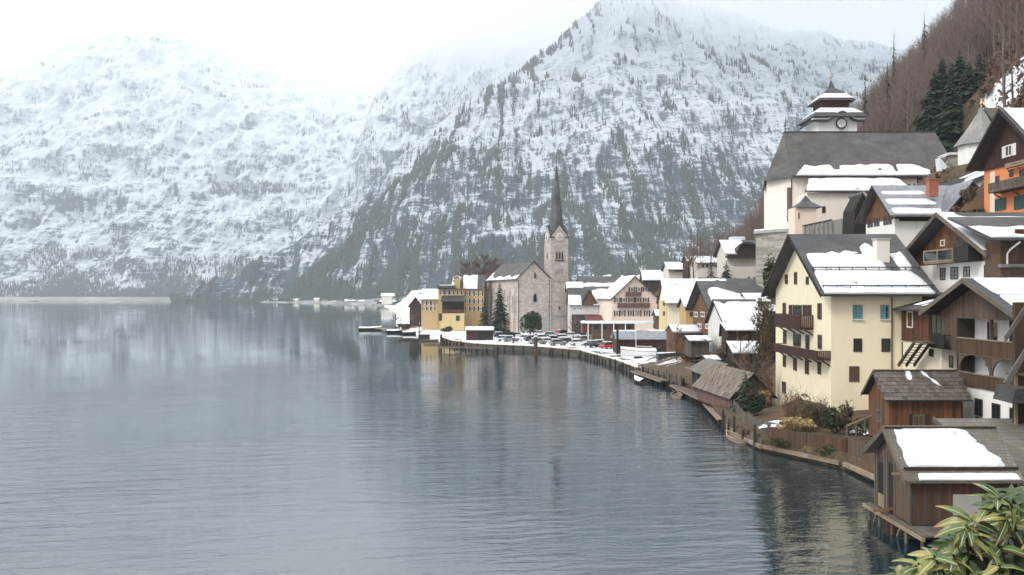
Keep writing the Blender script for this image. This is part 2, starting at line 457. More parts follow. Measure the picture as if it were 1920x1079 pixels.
def snow_mat():
    m, t, b = newmat('snow'); n1 = noise(t, 1.3, None, 6); n2 = noise(t, 14, None, 3)
    lk(t, ramp(t, n1, [(.3, (.60, .63, .67)), (.65, (.73, .75, .78))]), b.inputs['Base Color']); b.inputs['Roughness'].default_value = .75
    bump(t, b, math_(t, 'ADD', n1, math_(t, 'MULTIPLY', n2, .15)), .12, .5); return m

M = {}
M['snow'] = snow_mat()
M['wood_brown'] = wood('wood_brown', (.12, .066, .036), grey=.2)
M['wood_dark'] = wood('wood_dark', (.055, .034, .024), grey=.12)
M['wood_red'] = wood('wood_red', (.15, .055, .025), grey=.1)
M['wood_orange'] = wood('wood_orange', (.24, .105, .04), (.07, .03, .014), grey=.12)
M['wood_grey'] = wood('wood_grey', (.17, .14, .115), grey=.35)
M['wood_pale'] = wood('wood_pale', (.42, .34, .25), (.22, .17, .12), grey=.3)
M['wood_taupe'] = wood('wood_taupe', (.15, .097, .064), (.075, .047, .032), grey=.25)
M['wood_black'] = wood('wood_black', (.022, .017, .015), grey=.05)
M['wood_maroon'] = wood('wood_maroon', (.075, .026, .02), grey=.05)
M['wood_pink'] = wood('wood_pink', (.21, .125, .105), (.12, .07, .06), grey=.2)
M['cream'] = plaster('cream_plaster', (.80, .72, .53), .28)
M['cream2'] = plaster('pale_cream_plaster', (.78, .72, .58), .2)
M['white'] = plaster('white_plaster', (.80, .79, .76), .45)
M['offwhite'] = plaster('offwhite_plaster', (.66, .62, .56), .4)
M['church_white'] = plaster('church_plaster', (.78, .73, .66), .35)
M['pink'] = plaster('pink_plaster', (.78, .63, .53), .15)
M['ochre'] = plaster('ochre_plaster', (.46, .32, .15), .25)
M['ochre2'] = plaster('light_ochre_plaster', (.48, .36, .19), .25)
M['yellow'] = plaster('yellow_plaster', (.55, .44, .23), .2)
M['orange'] = plaster('orange_plaster', (.72, .25, .10), .25)
M['greywall'] = plaster('grey_plaster', (.5, .49, .48), .3)
M['slate'] = shingle('slate_roof', (.085, .085, .09), .3)
M['slate_brown'] = shingle('church_roof', (.086, .078, .075), .45, wcol=.4, patch=.35)
M['slate_spire'] = shingle('spire_slate', (.095, .095, .102), .5, patch=.3)
M['slate_pale'] = shingle('chapel_roof', (.27, .26, .25), .4, patch=.35)
M['mossroof'] = shingle('moss_roof', (.12, .11, .085), .3, moss=(.14, .13, .05))
M['shake'] = shingle('shake_roof', (.16, .145, .13), .3, moss=(.12, .115, .07))
M['shingle_dark'] = shingle('dark_shingle_roof', (.055, .05, .05), .3)
M['tile'] = wood('roof_tile', (.17, .145, .13), (.075, .062, .055), grey=.35)
M['shakes'] = wood('wooden_shake', (.25, .21, .175), (.12, .10, .085), grey=.35)
M['metal'] = plain('grey_metal', (.22, .23, .25), .45, .2, 1.2, .6)
M['metal_dark'] = plain('dark_metal', (.05, .052, .058), .5, .3, 2, .5)
M['copper'] = plain('dark_copper', (.045, .042, .045), .55, .3)
M['gold'] = plain('gold_leaf', (.7, .5, .15), .35, .15, 3, .8)
M['stone'] = stone('church_stone', (.46, .405, .375), .55, .22)
M['stonewall'] = stone('rubble_wall', (.30, .28, .25), .5, .35)
M['quay'] = stone('quay_stone', (.07, .062, .05), .6, .35)
M['glass'] = plain('window_glass', (.018, .022, .026), .08, .3, .7)
M['glass_pale'] = plain('curtained_glass', (.30, .31, .31), .2, .3, 2.0)
M['frame_white'] = plain('white_paint', (.72, .71, .68), .55, .1)
M['frame_brown'] = plain('brown_paint', (.09, .05, .035), .6, .25)
M['frame_dark'] = plain('dark_paint', (.03, .026, .024), .6, .3)
M['teal'] = plain('teal_paint', (.12, .25, .28), .6, .15)
M['green'] = plain('green_paint', (.02, .085, .07), .6, .2)
M['redpaint'] = plain('red_paint', (.12, .025, .025), .45, .15)
M['brick'] = plain('brick_chimney', (.33, .12, .07), .85, .3, 6)
M['tarp'] = plain('dark_tarpaulin', (.03, .034, .036), .6, .3)
M['concrete'] = plaster('concrete', (.36, .35, .33), .5)
M['bark'] = wood('bark', (.10, .082, .066), grey=.2)
M['bark_pale'] = wood('pale_bark', (.20, .168, .145), (.11, .09, .075), grey=.3)
M['conifer'] = leafy('conifer_needles', (.010, .020, .013), (.018, .036, .02), (.04, .06, .034), .5)
M['conifer_far'] = leafy('conifer_far', (.018, .026, .022), (.03, .042, .034), (.06, .07, .055), .3)
M['thuja'] = leafy('thuja_leaves', (.016, .028, .010), (.03, .046, .016), (.06, .068, .028), .9)
M['boxleaf'] = leafy('clipped_leaves', (.012, .03, .010), (.024, .05, .016), (.04, .07, .024), 1.2)
M['twig'] = leafy('twigs', (.085, .052, .038), (.14, .088, .066), (.20, .135, .10), .25, .9)
M['twig_purple'] = leafy('purple_twigs', (.085, .06, .056), (.135, .098, .09), (.20, .15, .135), .06, .9)
M['deadleaf'] = leafy('dead_leaves', (.12, .055, .022), (.24, .115, .04), (.34, .20, .09), .8, .9)
M['olive'] = leafy('olive_leaves', (.035, .036, .014), (.075, .068, .03), (.14, .11, .055), .8)
M['straw'] = leafy('straw', (.20, .14, .06), (.34, .25, .11), (.42, .33, .18), .8, .9)
M['ivy'] = leafy('ivy_leaves', (.016, .026, .010), (.034, .045, .016), (.09, .075, .03), .9)
M['carpaint'] = plain('white_car_paint', (.6, .61, .63), .25, .05)
M['carpaint_dark'] = plain('dark_car_paint', (.02, .024, .03), .2, .1)
M['carpaint_grey'] = plain('silver_car_paint', (.25, .26, .28), .25, .06, 3, .4)
M['carpaint_red'] = plain('red_car_paint', (.38, .03, .03), .25, .05)
M['rubber'] = plain('rubber', (.02, .02, .02), .8, .2)
M['hull_white'] = plain('white_hull', (.7, .7, .69), .3, .06)

# foreground leaf: glossy green with yellowing and brown tips, differing leaf by leaf
m, t, b = newmat('laurel_leaf')
oi = N(t, 'ShaderNodeObjectInfo').outputs['Random']
tcn = N(t, 'ShaderNodeTexCoord').outputs['Object']
sx = N(t, 'ShaderNodeSeparateXYZ'); lk(t, tcn, sx.inputs[0])
n1 = noise(t, 22, tcn, 3)
f = math_(t, 'ADD', math_(t, 'MULTIPLY', oi, .8), math_(t, 'MULTIPLY', math_(t, 'SUBTRACT', n1, .4), .5), True)
col = ramp(t, f, [(.05, (.03, .055, .015)), (.35, (.085, .12, .026)), (.62, (.185, .19, .045)), (.86, (.26, .22, .075)), (.98, (.27, .14, .05))])
vein = math_(t, 'ABSOLUTE', sx.outputs[0])
col = mix(t, math_(t, 'SUBTRACT', 1.0, sstep(t, vein, .0005, .0016)), col, (.4, .42, .2))
tipn = math_(t, 'ADD', sx.outputs[1], math_(t, 'MULTIPLY', n1, .03))
col = mix(t, math_(t, 'MULTIPLY', sstep(t, tipn, .074, .1), .8), col, (.24, .12, .05))
lk(t, col, b.inputs['Base Color']); b.inputs['Roughness'].default_value = .38
b.inputs['Transmission Weight'].default_value = 0
b.inputs['Subsurface Weight'].default_value = 0
wv = N(t, 'ShaderNodeTexWave'); wv.inputs['Scale'].default_value = 28; wv.bands_direction = 'DIAGONAL'; lk(t, tcn, wv.inputs['Vector'])
bump(t, b, math_(t, 'ADD', wv.outputs['Fac'], n1), .0015, .5)
M['laurel'] = m
# ------------------------------------------------------------------ numpy noise
_perm = rng.permutation(512)
_grad = rng.normal(size=(512, 2)); _grad /= np.linalg.norm(_grad, axis=1)[:, None]
def perlin(x, y):
    xi = np.floor(x).astype(int); yi = np.floor(y).astype(int); xf = x-xi; yf = y-yi
    u = xf*xf*xf*(xf*(xf*6-15)+10); v = yf*yf*yf*(yf*(yf*6-15)+10)
    def g(a, b, dx, dy):
        h = _grad[(_perm[a & 511]+b) & 511]; return h[..., 0]*dx+h[..., 1]*dy
    n00 = g(xi, yi, xf, yf); n10 = g(xi+1, yi, xf-1, yf); n01 = g(xi, yi+1, xf, yf-1); n11 = g(xi+1, yi+1, xf-1, yf-1)
    return (n00*(1-u)+n10*u)*(1-v)+(n01*(1-u)+n11*u)*v
def fbm(x, y, o=5, ridged=False):
    s = 0; a = 1.0
    for k in range(o):
        n = perlin(x*2**k+17.3*k, y*2**k-9.1*k)
        s = s+a*((.5-np.abs(n))*2-.6 if ridged else n); a *= .5
    return s

def grid_mesh(name, Pts, mat, kind='structure', smooth=True, flip=False):
    n, m = Pts.shape[:2]
    idx = np.arange(n*m).reshape(n, m)
    q = np.stack([idx[:-1, :-1], idx[1:, :-1], idx[1:, 1:], idx[:-1, 1:]], -1).reshape(-1, 4)
    if flip: q = q[:, ::-1]
    me = bpy.data.meshes.new(name); me.vertices.add(n*m); me.vertices.foreach_set('co', Pts.reshape(-1).astype(np.float32))
    me.loops.add(q.size); me.loops.foreach_set('vertex_index', q.reshape(-1).astype(np.int32))
    me.polygons.add(len(q)); me.polygons.foreach_set('loop_start', np.arange(0, q.size, 4, dtype=np.int32))
    me.polygons.foreach_set('loop_total', np.full(len(q), 4, dtype=np.int32))
    me.update(); me.validate()
    if smooth: me.polygons.foreach_set('use_smooth', [True]*len(me.polygons))
    me.materials.append(mat); o = link(bpy.data.objects.new(name, me)); o['kind'] = kind
    return o

# ------------------------------------------------------------------ lake
m, t, b = newmat('lake_water')
b.inputs['Base Color'].default_value = (.004, .018, .027, 1); b.inputs['Roughness'].default_value = .035; b.inputs['IOR'].default_value = 2.7
geo = N(t, 'ShaderNodeNewGeometry').outputs['Position']
sx = N(t, 'ShaderNodeSeparateXYZ'); lk(t, geo, sx.inputs[0])
rot = N(t, 'ShaderNodeVectorRotate'); rot.rotation_type = 'Z_AXIS'; rot.inputs['Angle'].default_value = math.radians(-9); lk(t, geo, rot.inputs['Vector'])
gv = rot.outputs[0]
r1 = noise(t, 1.0, gv, 3, (.26, .85, .5), .5, .4)
r2 = noise(t, 1.0, gv, 3, (1.2, 3.0, 1), .5, .3)
r3 = noise(t, 1.0, gv, 2, (.045, .11, .1), .5)
patch = sstep(t, noise(t, 1.0, geo, 3, (.014, .008, .01), .55), .38, .64)
mp_ = N(t, 'ShaderNodeMapRange'); lk(t, sx.outputs[1], mp_.inputs[0])
mp_.inputs[1].default_value = 45; mp_.inputs[2].default_value = 210; mp_.inputs[3].default_value = 1.05; mp_.inputs[4].default_value = .09
amp = math_(t, 'MULTIPLY', mp_.outputs[0], math_(t, 'ADD', math_(t, 'MULTIPLY', patch, 1.05), .14))
h = math_(t, 'ADD', math_(t, 'MULTIPLY', r1, 1.0), math_(t, 'MULTIPLY', r2, .28))
h = math_(t, 'ADD', h, math_(t, 'MULTIPLY', r3, 1.2))
bump(t, b, math_(t, 'MULTIPLY', h, amp), .2, 1.0)
M['water'] = m
MB().quad((-4200, -60, 0), (4200, -60, 0), (4200, 5600, 0), (-4200, 5600, 0)).build('lake', M['water'], kind='structure')

# ------------------------------------------------------------------ mountains
def mountain_mat(name, snowline, rock=(.046, .07, .092), cover=.5, treeline=.0, top=900, frost=(.44, .50, .55), s=1.0):
    m, t, b = newmat(name)
    geo = N(t, 'ShaderNodeNewGeometry'); pos = geo.outputs['Position']
    sx = N(t, 'ShaderNodeSeparateXYZ'); lk(t, pos, sx.inputs[0]); z = sx.outputs[2]
    nn = N(t, 'ShaderNodeSeparateXYZ'); lk(t, geo.outputs['Normal'], nn.inputs[0])
    streak = noise(t, 1.0, pos, 5, (.085*s, .007*s, .012*s), .7, .5)
    strata = noise(t, 1.0, pos, 5, (.008*s, .004*s, .07*s), .66, 1.4)
    fine = noise(t, 1.0, pos, 4, (.2*s, .08*s, .16*s), .68)
    big = noise(t, 1.0, pos, 4, (.0065*s, .004*s, .0065*s), .55, .6)
    f = math_(t, 'ADD', math_(t, 'MULTIPLY', streak, 1.15), math_(t, 'MULTIPLY', strata, .82))
    f = math_(t, 'ADD', f, math_(t, 'MULTIPLY', fine, .55))
    vr = N(t, 'ShaderNodeVectorRotate'); vr.rotation_type = 'Y_AXIS'; vr.inputs['Angle'].default_value = math.radians(38); lk(t, pos, vr.inputs['Vector'])
    diag = noise(t, 1.0, vr.outputs[0], 5, (.03*s, .006*s, .0045*s), .66, .6)
    f = math_(t, 'ADD', f, math_(t, 'MULTIPLY', math_(t, 'SUBTRACT', diag, .5), .5))
    f = math_(t, 'ADD', f, math_(t, 'MULTIPLY', big, .5))
    f = math_(t, 'ADD', f, math_(t, 'MULTIPLY', nn.outputs[2], -.22))
    hz = N(t, 'ShaderNodeMapRange'); lk(t, z, hz.inputs[0]); hz.inputs[1].default_value = 0; hz.inputs[2].default_value = top
    hz.inputs[3].default_value = treeline; hz.inputs[4].default_value = -snowline
    f = math_(t, 'ADD', f, hz.outputs[0])
    rk = sstep(t, f, cover-.11, cover+.11)
    dark = ramp(t, fine, [(.3, scale_c(rock, .55)), (.55, rock), (.75, scale_c(rock, 1.7))])
    fr = N(t, 'ShaderNodeMapRange'); lk(t, z, fr.inputs[0]); fr.inputs[1].default_value = top*.25; fr.inputs[2].default_value = top*1.0
    fr.inputs[3].default_value = 0; fr.inputs[4].default_value = .62
    dark = mix(t, fr.outputs[0], dark, frost)
    sn = ramp(t, streak, [(.3, (.42, .475, .53)), (.62, (.62, .655, .69))])
    lk(t, mix(t, rk, sn, dark), b.inputs['Base Color']); b.inputs['Roughness'].default_value = .95
    b.inputs['Specular IOR Level'].default_value = .05
    bump(t, b, math_(t, 'ADD', fine, strata), 9, .6)
    return m

def curve(pts, s):
    a = np.array(pts, float); return [np.interp(s, a[:, 0], a[:, k]) for k in range(1, a.shape[1])]

def massif(name, px_lo, px_hi, n, m, crest, foot, mat, rough, prof, seed, back=500, strat=0, gul=0):
    """slope from the shore up to a crest line; crest rows: px, py, distance; foot rows: px, distance"""
    px = np.linspace(px_lo, px_hi, n); cpy, cY = curve(crest, px); fY, = curve(foot, px)
    cX = (px-960)/F_PX*cY; cZ = CAM_H-(cpy-HZ)/F_PX*cY
    fX = (px-960)/F_PX*fY
    r = np.linspace(0, 1, m)
    R = r[None, :]; A = lambda v: v[:, None]
    X = A(fX)*(1-R)+A(cX)*R; Y = A(fY)*(1-R)+A(cY)*R
    Z = -3+(A(cZ)+3)*np.interp(R, [0, .12, .3, .6, 1], prof)
    tang = np.gradient(cX), np.gradient(cY)
    sx_ = X+seed*311.0; sy_ = Y*.9+seed*77.0
    d = fbm(sx_/420, Z/300+sy_/900, 5)*rough + fbm(sx_/130, Z/210, 4, True)*rough*(.42+gul)
    taper = np.clip(R*6, 0, 1)*(1-.55*np.clip((R-.8)*5, 0, 1))
    d = d*taper
    st = np.sin(Z/38.0+fbm(sx_/260, Z/400, 3)*5+sx_/300)*strat*taper
    Y2 = Y-d*1.0-st*1.2; Z2 = Z+d*.35+st*.2+fbm(sx_/60, R*8, 3)*rough*.14*taper
    # back of the mountain
    k = np.linspace(.15, 1, 6)[None, :]
    Xb = A(cX)+0*k; Yb = Y2[:, -1:]+back*k; Zb = Z2[:, -1:]*(1-k)-3*k
    pts = np.concatenate([np.stack([X, Y2, Z2], -1), np.stack([Xb, Yb, Zb], -1)], 1)
    o = grid_mesh(name, pts, mat, smooth=False); return pts[:, :m]

MT = {}
mat_mid = mountain_mat('mid_mountain', .2, cover=1.43, treeline=.2, top=850, s=1.7)
mat_back = mountain_mat('back_mountain', .22, cover=1.47, treeline=.2, top=1050, s=1.25)
mat_left = mountain_mat('left_mountain', .22, cover=1.53, treeline=.2, top=1400, s=1.1)
MT['mid'] = massif('mountain', 325, 2300, 800, 300,
    [(325,556,2150),(345,549,2150),(400,530,2130),(460,505,2120),(530,464,2110),(600,420,2110),(680,373,2150),(761,284,2200),(860,204,2300),(911,165,2340),(960,136,2400),(1050,72,2500),(1140,-8,2600),(1220,-20,2680),(1300,14,2700),(1400,40,2700),(1500,52,2650),(1640,84,2600),(1800,110,2600),(2300,160,2500)],
    [(325,2090),(400,1990),(480,1880),(560,1740),(640,1620),(700,1500),(780,1330),(860,1230),(960,1180),(1140,1120),(1300,1080),(2300,1080)],
    mat_mid, 62, [0, .07, .24, .60, 1], 1, strat=9, gul=.25)
MT['back'] = massif('mountain', 560, 1500, 420, 200,
    [(560,500,3300),(620,400,3300),(660,300,3350),(700,182,3400),(760,112,3450),(850,74,3500),(950,58,3550),(1050,44,3600),(1500,60,3600)],
    [(560,2700),(620,2600),(700,2550),(1500,2500)], mat_back, 70, [0, .07, .26, .62, 1], 2, strat=8, gul=.2)
MT['left'] = massif('mountain', -420, 960, 620, 280,
    [(-420,190,4700),(-200,160,4700),(0,136,4700),(70,120,4750),(120,86,4800),(200,66,4850),(260,58,4900),(340,76,4900),(420,112,4900),(480,132,4900),(560,156,4900),(640,166,4900),(720,172,4900),(960,230,4800)],
    [(-420,2700),(0,2650),(300,2600),(480,2450),(640,2350),(960,2300)], mat_left, 78, [0, .05, .17, .55, 1], 3, strat=14, gul=.3)

# far shore under the left mountain: a low snowy strip
def far_pt(px, Y, z): return (PX(px, Y), Y, z)
mshore = plain('snowy_shore', (.2, .2, .2), .9, .9, .012)
pts = []
for px in np.linspace(-420, 980, 120):
    Y0 = float(np.interp(px, [-420, 0, 300, 450, 500, 560, 640, 700, 745, 800, 980], [2300, 2200, 2150, 2010, 1830, 1650, 1450, 1250, 1050, 900, 850]))
    wv_ = 25*math.sin(px*.05)+14*math.sin(px*.13+1)
    pts.append([far_pt(px, Y0+wv_, -1), far_pt(px, Y0+wv_+4, 1.2), far_pt(px, Y0+60, 2.4+1.2*math.sin(px*.09)), far_pt(px, Y0+330, 10), far_pt(px, Y0+900, 6)])
grid_mesh('far_shore', np.array(pts), mshore, smooth=False)

# ------------------------------------------------------------------ village ground
SHORE = [(-30,-16),(0,-8),(20,12),(40,25),(49,25.5),(55,26),(63,25.4),(69,25.0),(74,22.6),(77,21.2),(83,20.7),(98,21.6),(118,24.6),(132,22.8),(150,20.6),(169,19.2),(199,14.6),(214,5),(221,-4),(226,-9),(240,-15),(262,-20),(300,-29.5),(330,-37),(360,-45),(420,-53),(640,-80),(900,-115),(1150,-160)]
_sh = np.array(SHORE, float)
def shore_x(Y): return np.interp(Y, _sh[:, 0], _sh[:, 1])
PADS = [(28.6, 36.5, 79.2, 98, 3.4, 1.6), (26.2, 45, 40, 72.6, 1.7, 3.5), (31.0,38,73,80,3.6,2), (37, 50, 70, 92, 11.2, 3), (43, 58, 108, 122, 18.6, 4),
        (48, 62, 86, 100, 20.8, 4), (40, 84, 158, 188, 24.0, 5), (60, 74, 120, 132, 30.5, 4), (28, 46, 125, 175, 2.6, 5), (-40, 36, 175, 420, 1.4, 10),
        (30, 52, 180, 222, 1.8, 6), (47, 72, 227, 285, 17, 10), (24.5, 32, 72.5, 79, 2.75, 2.5), (23, 28.5, 92, 126, 1.4, 2), (22, 27.4, 71, 79, 1.9, 2.5), (-90, 60, 420, 1150, 1.6, 60)]
def tz(X, Y):
    X = np.asarray(X, float); Y = np.asarray(Y, float)
    Yn = np.minimum(Y, 460)
    hill = X-16-.13*Yn-np.maximum(0, Y-460)*.9
    hill = hill+fbm(X/60, Y/60, 4)*7*np.clip((hill-8)/25, 0, 1)
    hill = np.where(Y < 45, hill*1.1+(45-Y)*.0, hill)
    k = 3.0; z = np.log(np.exp(np.clip((hill-1.4)/k, -50, 50))+1)*k+1.4
    for x0, x1, y0, y1, zz, fo in PADS:
        dx = np.maximum(np.maximum(x0-X, X-x1), 0); dy = np.maximum(np.maximum(y0-Y, Y-y1), 0)
        w_ = np.clip(1-np.hypot(dx, dy)/fo, 0, 1); w_ = w_*w_*(3-2*w_); z = z*(1-w_)+zz*w_
    # snowy meadow in front of the far slope
    q = np.clip((Y-560)/240, 0, 1)**1.2*np.clip(1-(Y-800)/260, 0, 1); pxx = 960+X/np.maximum(Y, 1)*F_PX
    z = z+q*22*np.interp(pxx, [725, 750, 772, 800, 825, 860, 910], [0, .25, .72, .8, .62, .3, 0])*(1+.2*fbm(X/26, Y/50, 4))
    return z+fbm(X/7, Y/7, 3)*.16*np.clip((X-shore_x(Y))/4, 0, 1)

m, t, b = newmat('hillside_ground')
geo = N(t, 'ShaderNodeNewGeometry'); pos = geo.outputs['Position']
sx = N(t, 'ShaderNodeSeparateXYZ'); lk(t, pos, sx.inputs[0])
n1 = noise(t, .12, None, 6, None, .62); n2 = noise(t, 1.7, None, 5)
grass = ramp(t, n2, [(.3, (.03, .024, .013)), (.5, (.06, .044, .023)), (.7, (.11, .078, .04))])
grass = mix(t, sstep(t, n1, .45, .62), grass, (.085, .042, .022))
flat = N(t, 'ShaderNodeMapRange'); lk(t, sx.outputs[2], flat.inputs[0]); flat.inputs[1].default_value = 2.2; flat.inputs[2].default_value = 8
flat.inputs[3].default_value = .34; flat.inputs[4].default_value = 0
far_ = N(t, 'ShaderNodeMapRange'); lk(t, sx.outputs[1], far_.inputs[0]); far_.inputs[1].default_value = 480; far_.inputs[2].default_value = 600
far_.inputs[3].default_value = 0; far_.inputs[4].default_value = .3
vd = N(t, 'ShaderNodeVectorMath', operation='DISTANCE'); lk(t, pos, vd.inputs[0]); vd.inputs[1].default_value = (84, 158, 50)
mead = math_(t, 'SUBTRACT', .72, math_(t, 'MULTIPLY', vd.outputs['Value'], .024), True)
f = math_(t, 'ADD', math_(t, 'ADD', n1, flat.outputs[0]), math_(t, 'ADD', math_(t, 'MULTIPLY', n2, .35), far_.outputs[0]))
f = math_(t, 'ADD', f, mead)
nr = N(t, 'ShaderNodeMapRange'); lk(t, sx.outputs[1], nr.inputs[0]); nr.inputs[1].default_value = 120; nr.inputs[2].default_value = 200
nr.inputs[3].default_value = -.3; nr.inputs[4].default_value = 0; f = math_(t, 'ADD', f, nr.outputs[0])
sn = sstep(t, f, .86, .95)
lk(t, mix(t, sn, grass, (.80, .81, .83)), b.inputs['Base Color']); b.inputs['Roughness'].default_value = .95
bump(t, b, n2, .25, .6); M['ground'] = m

Ys = np.concatenate([np.arange(-30, 44, 6), np.arange(44, 130, 1.0), np.arange(130, 260, 2.2), np.arange(260, 500, 5), np.arange(500, 1160, 22)])
off = np.concatenate([[0, .02, .35], np.arange(1, 60, 1.0), np.arange(60, 140, 3.0), np.arange(140, 420, 12)])
GX = shore_x(Ys)[:, None]+off[None, :]; GY = np.repeat(Ys[:, None], len(off), 1)
GZ = tz(GX, GY)
GZ[:, 0] = -1.5; GZ[:, 1] = np.minimum(GZ[:, 1], 1.15); GZ[:, 2] = np.minimum(GZ[:, 2], 1.25)
GX[:, 0] -= .05
grid_mesh('hillside', np.stack([GX, GY, GZ], -1), M['ground'], smooth=True)

# ------------------------------------------------------------------ haze
m = bpy.data.materials.new('haze_air'); m.use_nodes = True; t = m.node_tree; t.nodes.clear()
oo = t.nodes.new('ShaderNodeOutputMaterial'); pv = t.nodes.new('ShaderNodeVolumePrincipled')
pv.inputs['Color'].default_value = (.86, .94, 1, 1); pv.inputs['Density'].default_value = 0.000125; pv.inputs['Anisotropy'].default_value = .0
t.links.new(pv.outputs[0], oo.inputs['Volume'])
MB().box(-4400, 4400, -90, 6000, -4.5, 1650).build('haze', m, kind='stuff')

# bank of mist that hides the summits
m = bpy.data.materials.new('mist_air'); m.use_nodes = True; t = m.node_tree; t.nodes.clear()
oo = t.nodes.new('ShaderNodeOutputMaterial'); pv = t.nodes.new('ShaderNodeVolumePrincipled'); pv.inputs['Color'].default_value = (.97, .985, 1, 1)
geo = N(t, 'ShaderNodeNewGeometry').outputs['Position']; sx = N(t, 'ShaderNodeSeparateXYZ'); lk(t, geo, sx.inputs[0])
n1 = noise(t, 1.0, geo, 2, (.0022, .0012, .004), .5)
zz = math_(t, 'ADD', sx.outputs[2], math_(t, 'MULTIPLY', math_(t, 'SUBTRACT', n1, .5), 420))
xr = sstep(t, sx.outputs[0], -500, 750)
zz = math_(t, 'ADD', zz, math_(t, 'MULTIPLY', xr, 170))
de = math_(t, 'MULTIPLY', math_(t, 'MULTIPLY', sstep(t, zz, 690, 1000), sstep(t, sx.outputs[0], -640, 60)), .003); lk(t, de, pv.inputs['Density']); t.links.new(pv.outputs[0], oo.inputs['Volume'])
MB().box(-1100, 2600, 1700, 4000, 480, 1080).build('mist', m, kind='stuff')
# ================================================================== near houses on the right
S = M['snow']
gl, gp, fw_, fb, fd = M['glass'], M['glass_pale'], M['frame_white'], M['frame_brown'], M['frame_dark']
def band(lo, hi, seed, amp=.06, f=3.0, u0=-1, u1=2):
    wl, wh = wob(seed, amp, f), wob(seed+1, amp, f)
    return lambda u, v: u0 <= u <= u1 and lo+(wl(u) if lo > 0 else 0) <= v <= hi+(wh(u) if hi < 1 else 0)
ALL = lambda u, v: True

# ------------------------------------------------------------------ yellow house
H = House('yellow_house', 'large pale yellow house with two brown balconies facing the lake and snow on its roof', 'house',
          27.7, 35.6, 80, 96.8, 1.2, 13.55, 18.7, 'x', M['cream'], M['slate'], og=1.2, oe=1.0, th=.2, barge=M['wood_black'])
T = H.T
g1 = wob(3, .05, 4); g2 = wob(5, .07, 5)
def ymask(u, v):
    if .69 < u < .80 and .36 < v < .62: return False          # bare round the chimney
    lo = v < .36 and u < .95-.3*max(0, v-.15) and u > .03
    up = .385 < v < .66+g2(u)+(.18 if .58 < u < .7 else 0) and .05 < u < .92
    mid = v <= .36
    return (lo and mid) or up
H.snow('near', S, ymask, .26, 56, 26)
O, U, V, ro = H.planes['near']
Nn = U.cross(V).normalized(); Nn = Nn if Nn.z > 0 else -Nn
for vv in (.085, .372):
    p = O+V*vv+Nn*.3; mbx = MB().tube(p+U*.03, p+U*.97, .055, .055, 6)
    for k in range(9):
        q = O+V*vv+U*(.04+.115*k); mbx.bar(q, q+Nn*.34, .06, .06)
    mbx.build('snow_guard', M['metal_dark'], ro)
chimney(T, (PX(1652, 84.2), 84.2), 1.15, 1.0, 14.6, 18.1, M['offwhite'], M['concrete'])
MB().bar((26.6, 79.02, 13.0), (36.7, 79.02, 13.0), .16, .12).build('gutter', M['metal_dark'], T)
x_ = PX(1672, 79.9); MB().tube((x_, 79.86, 12.9), (x_, 79.86, 4.4), .06, .06, 6).build('downpipe', fb, T)
L = ('L', 27.7); Fc = ('F', 80)
H.win('F', [(1598.5,1617,572,599)], M['teal'], M['teal'], nv=1, nh=3, fw=.14, proud=.08, sill=M['frame_white'])
H.win('F', [(1651,1667,572,599)], M['teal'], gl, nv=1, nh=1, fw=.14, sill=M['frame_white'])
u0, u1, z0, z1 = rect(Fc, 1650, 1660, 572, 599); fbox(MB(), Fc, u0, u1, z0, z1, .09, .13).build('shutter', M['teal'], T)
for px0, px1 in ((1600,1616),(1652.5,1669)): 
    window(T, Fc, (px0,px1,635,660), fd, gl, nv=3, nh=3, fw=.08)
door = window(T, Fc, (1592,1611,687,716), fb, M['frame_brown'], nv=1, nh=2, fw=.12, name='door')
H.win('L', [(1472.5,1477.5,515,533),(1489.5,1495,510.5,533.5),(1511.5,1517,519,534)], fb, gl, nv=0, nh=1, fw=.12)
H.win('L', [(1468,1474,568,590),(1487,1504,572,592),(1511,1516,572,592)], fb, gl, nv=1, nh=1, fw=.12)
for r in ((1480,1485.5,572,591),(1506,1510.5,572,592),(1517,1522,572,592)):
    u0, u1, z0, z1 = rect(L, *r); fbox(MB(), L, u0, u1, z0, z1, .01, .07).build('shutter', M['wood_maroon'], T)
H.win('L', [(1533.5,1541,569,599)], M['wood_maroon'], fb, nv=1, nh=4, fw=.1)
H.win('L', [(1469,1475,620,645),(1488,1502,626,650),(1511,1518,628,655),(1534,1541.5,628,655)], fb, gl, nv=1, nh=1, fw=.13)
H.win('L', [(1468.5,1474,667,688),(1488,1494.5,671,695),(1510,1517,675,702),(1533.5,1540,678,702)], fb, M['wood_maroon'], nv=1, nh=3, fw=.1)
H.win('L', [(1467,1474,716,738)], fb, fd, nv=0, nh=0, fw=.12, name='cellar_door')
def lbal(T, px0, px1, pyt, pyb, mat, depth=1.25, name='balcony', step=.19, face=None, gap=.035):
    f = face or L; fo = (f[0], f[1]-depth)
    ua, ub = hit(fo, px0, pyt)[0], hit(fo, px1, pyt)[0]
    um = (px0+px1)/2; zt = hit(fo, um, pyt)[1]; zb = hit(fo, um, pyb)[1]
    b = rails(T, name, f, min(ua,ub), max(ua,ub), zb+.16, zt-zb-.16, depth, mat, bstep=step, gap=gap)
    lo = min(ua, ub); m_ = max(2, round(depth/step))
    for i in range(m_):
        a = f[1]-depth+i*depth/m_+gap/2; block('baluster', mat, b, a, a+depth/m_-gap, lo-.03, lo-.005, zb+.18, zt-.075)
    n = max(2, int(abs(ub-ua)/2.4)); k = MB()
    for i in range(n+1):
        c = min(ua,ub)+.1+(abs(ub-ua)-.2)*i/n; k.bar((f[1]-.03, c, zb-.5), (f[1]-depth*.6, c, zb-.02), .1, .12)
    k.build('bracket', mat, b); return b
lbal(T, 1452, 1500, 589.5, 616, M['wood_maroon'])
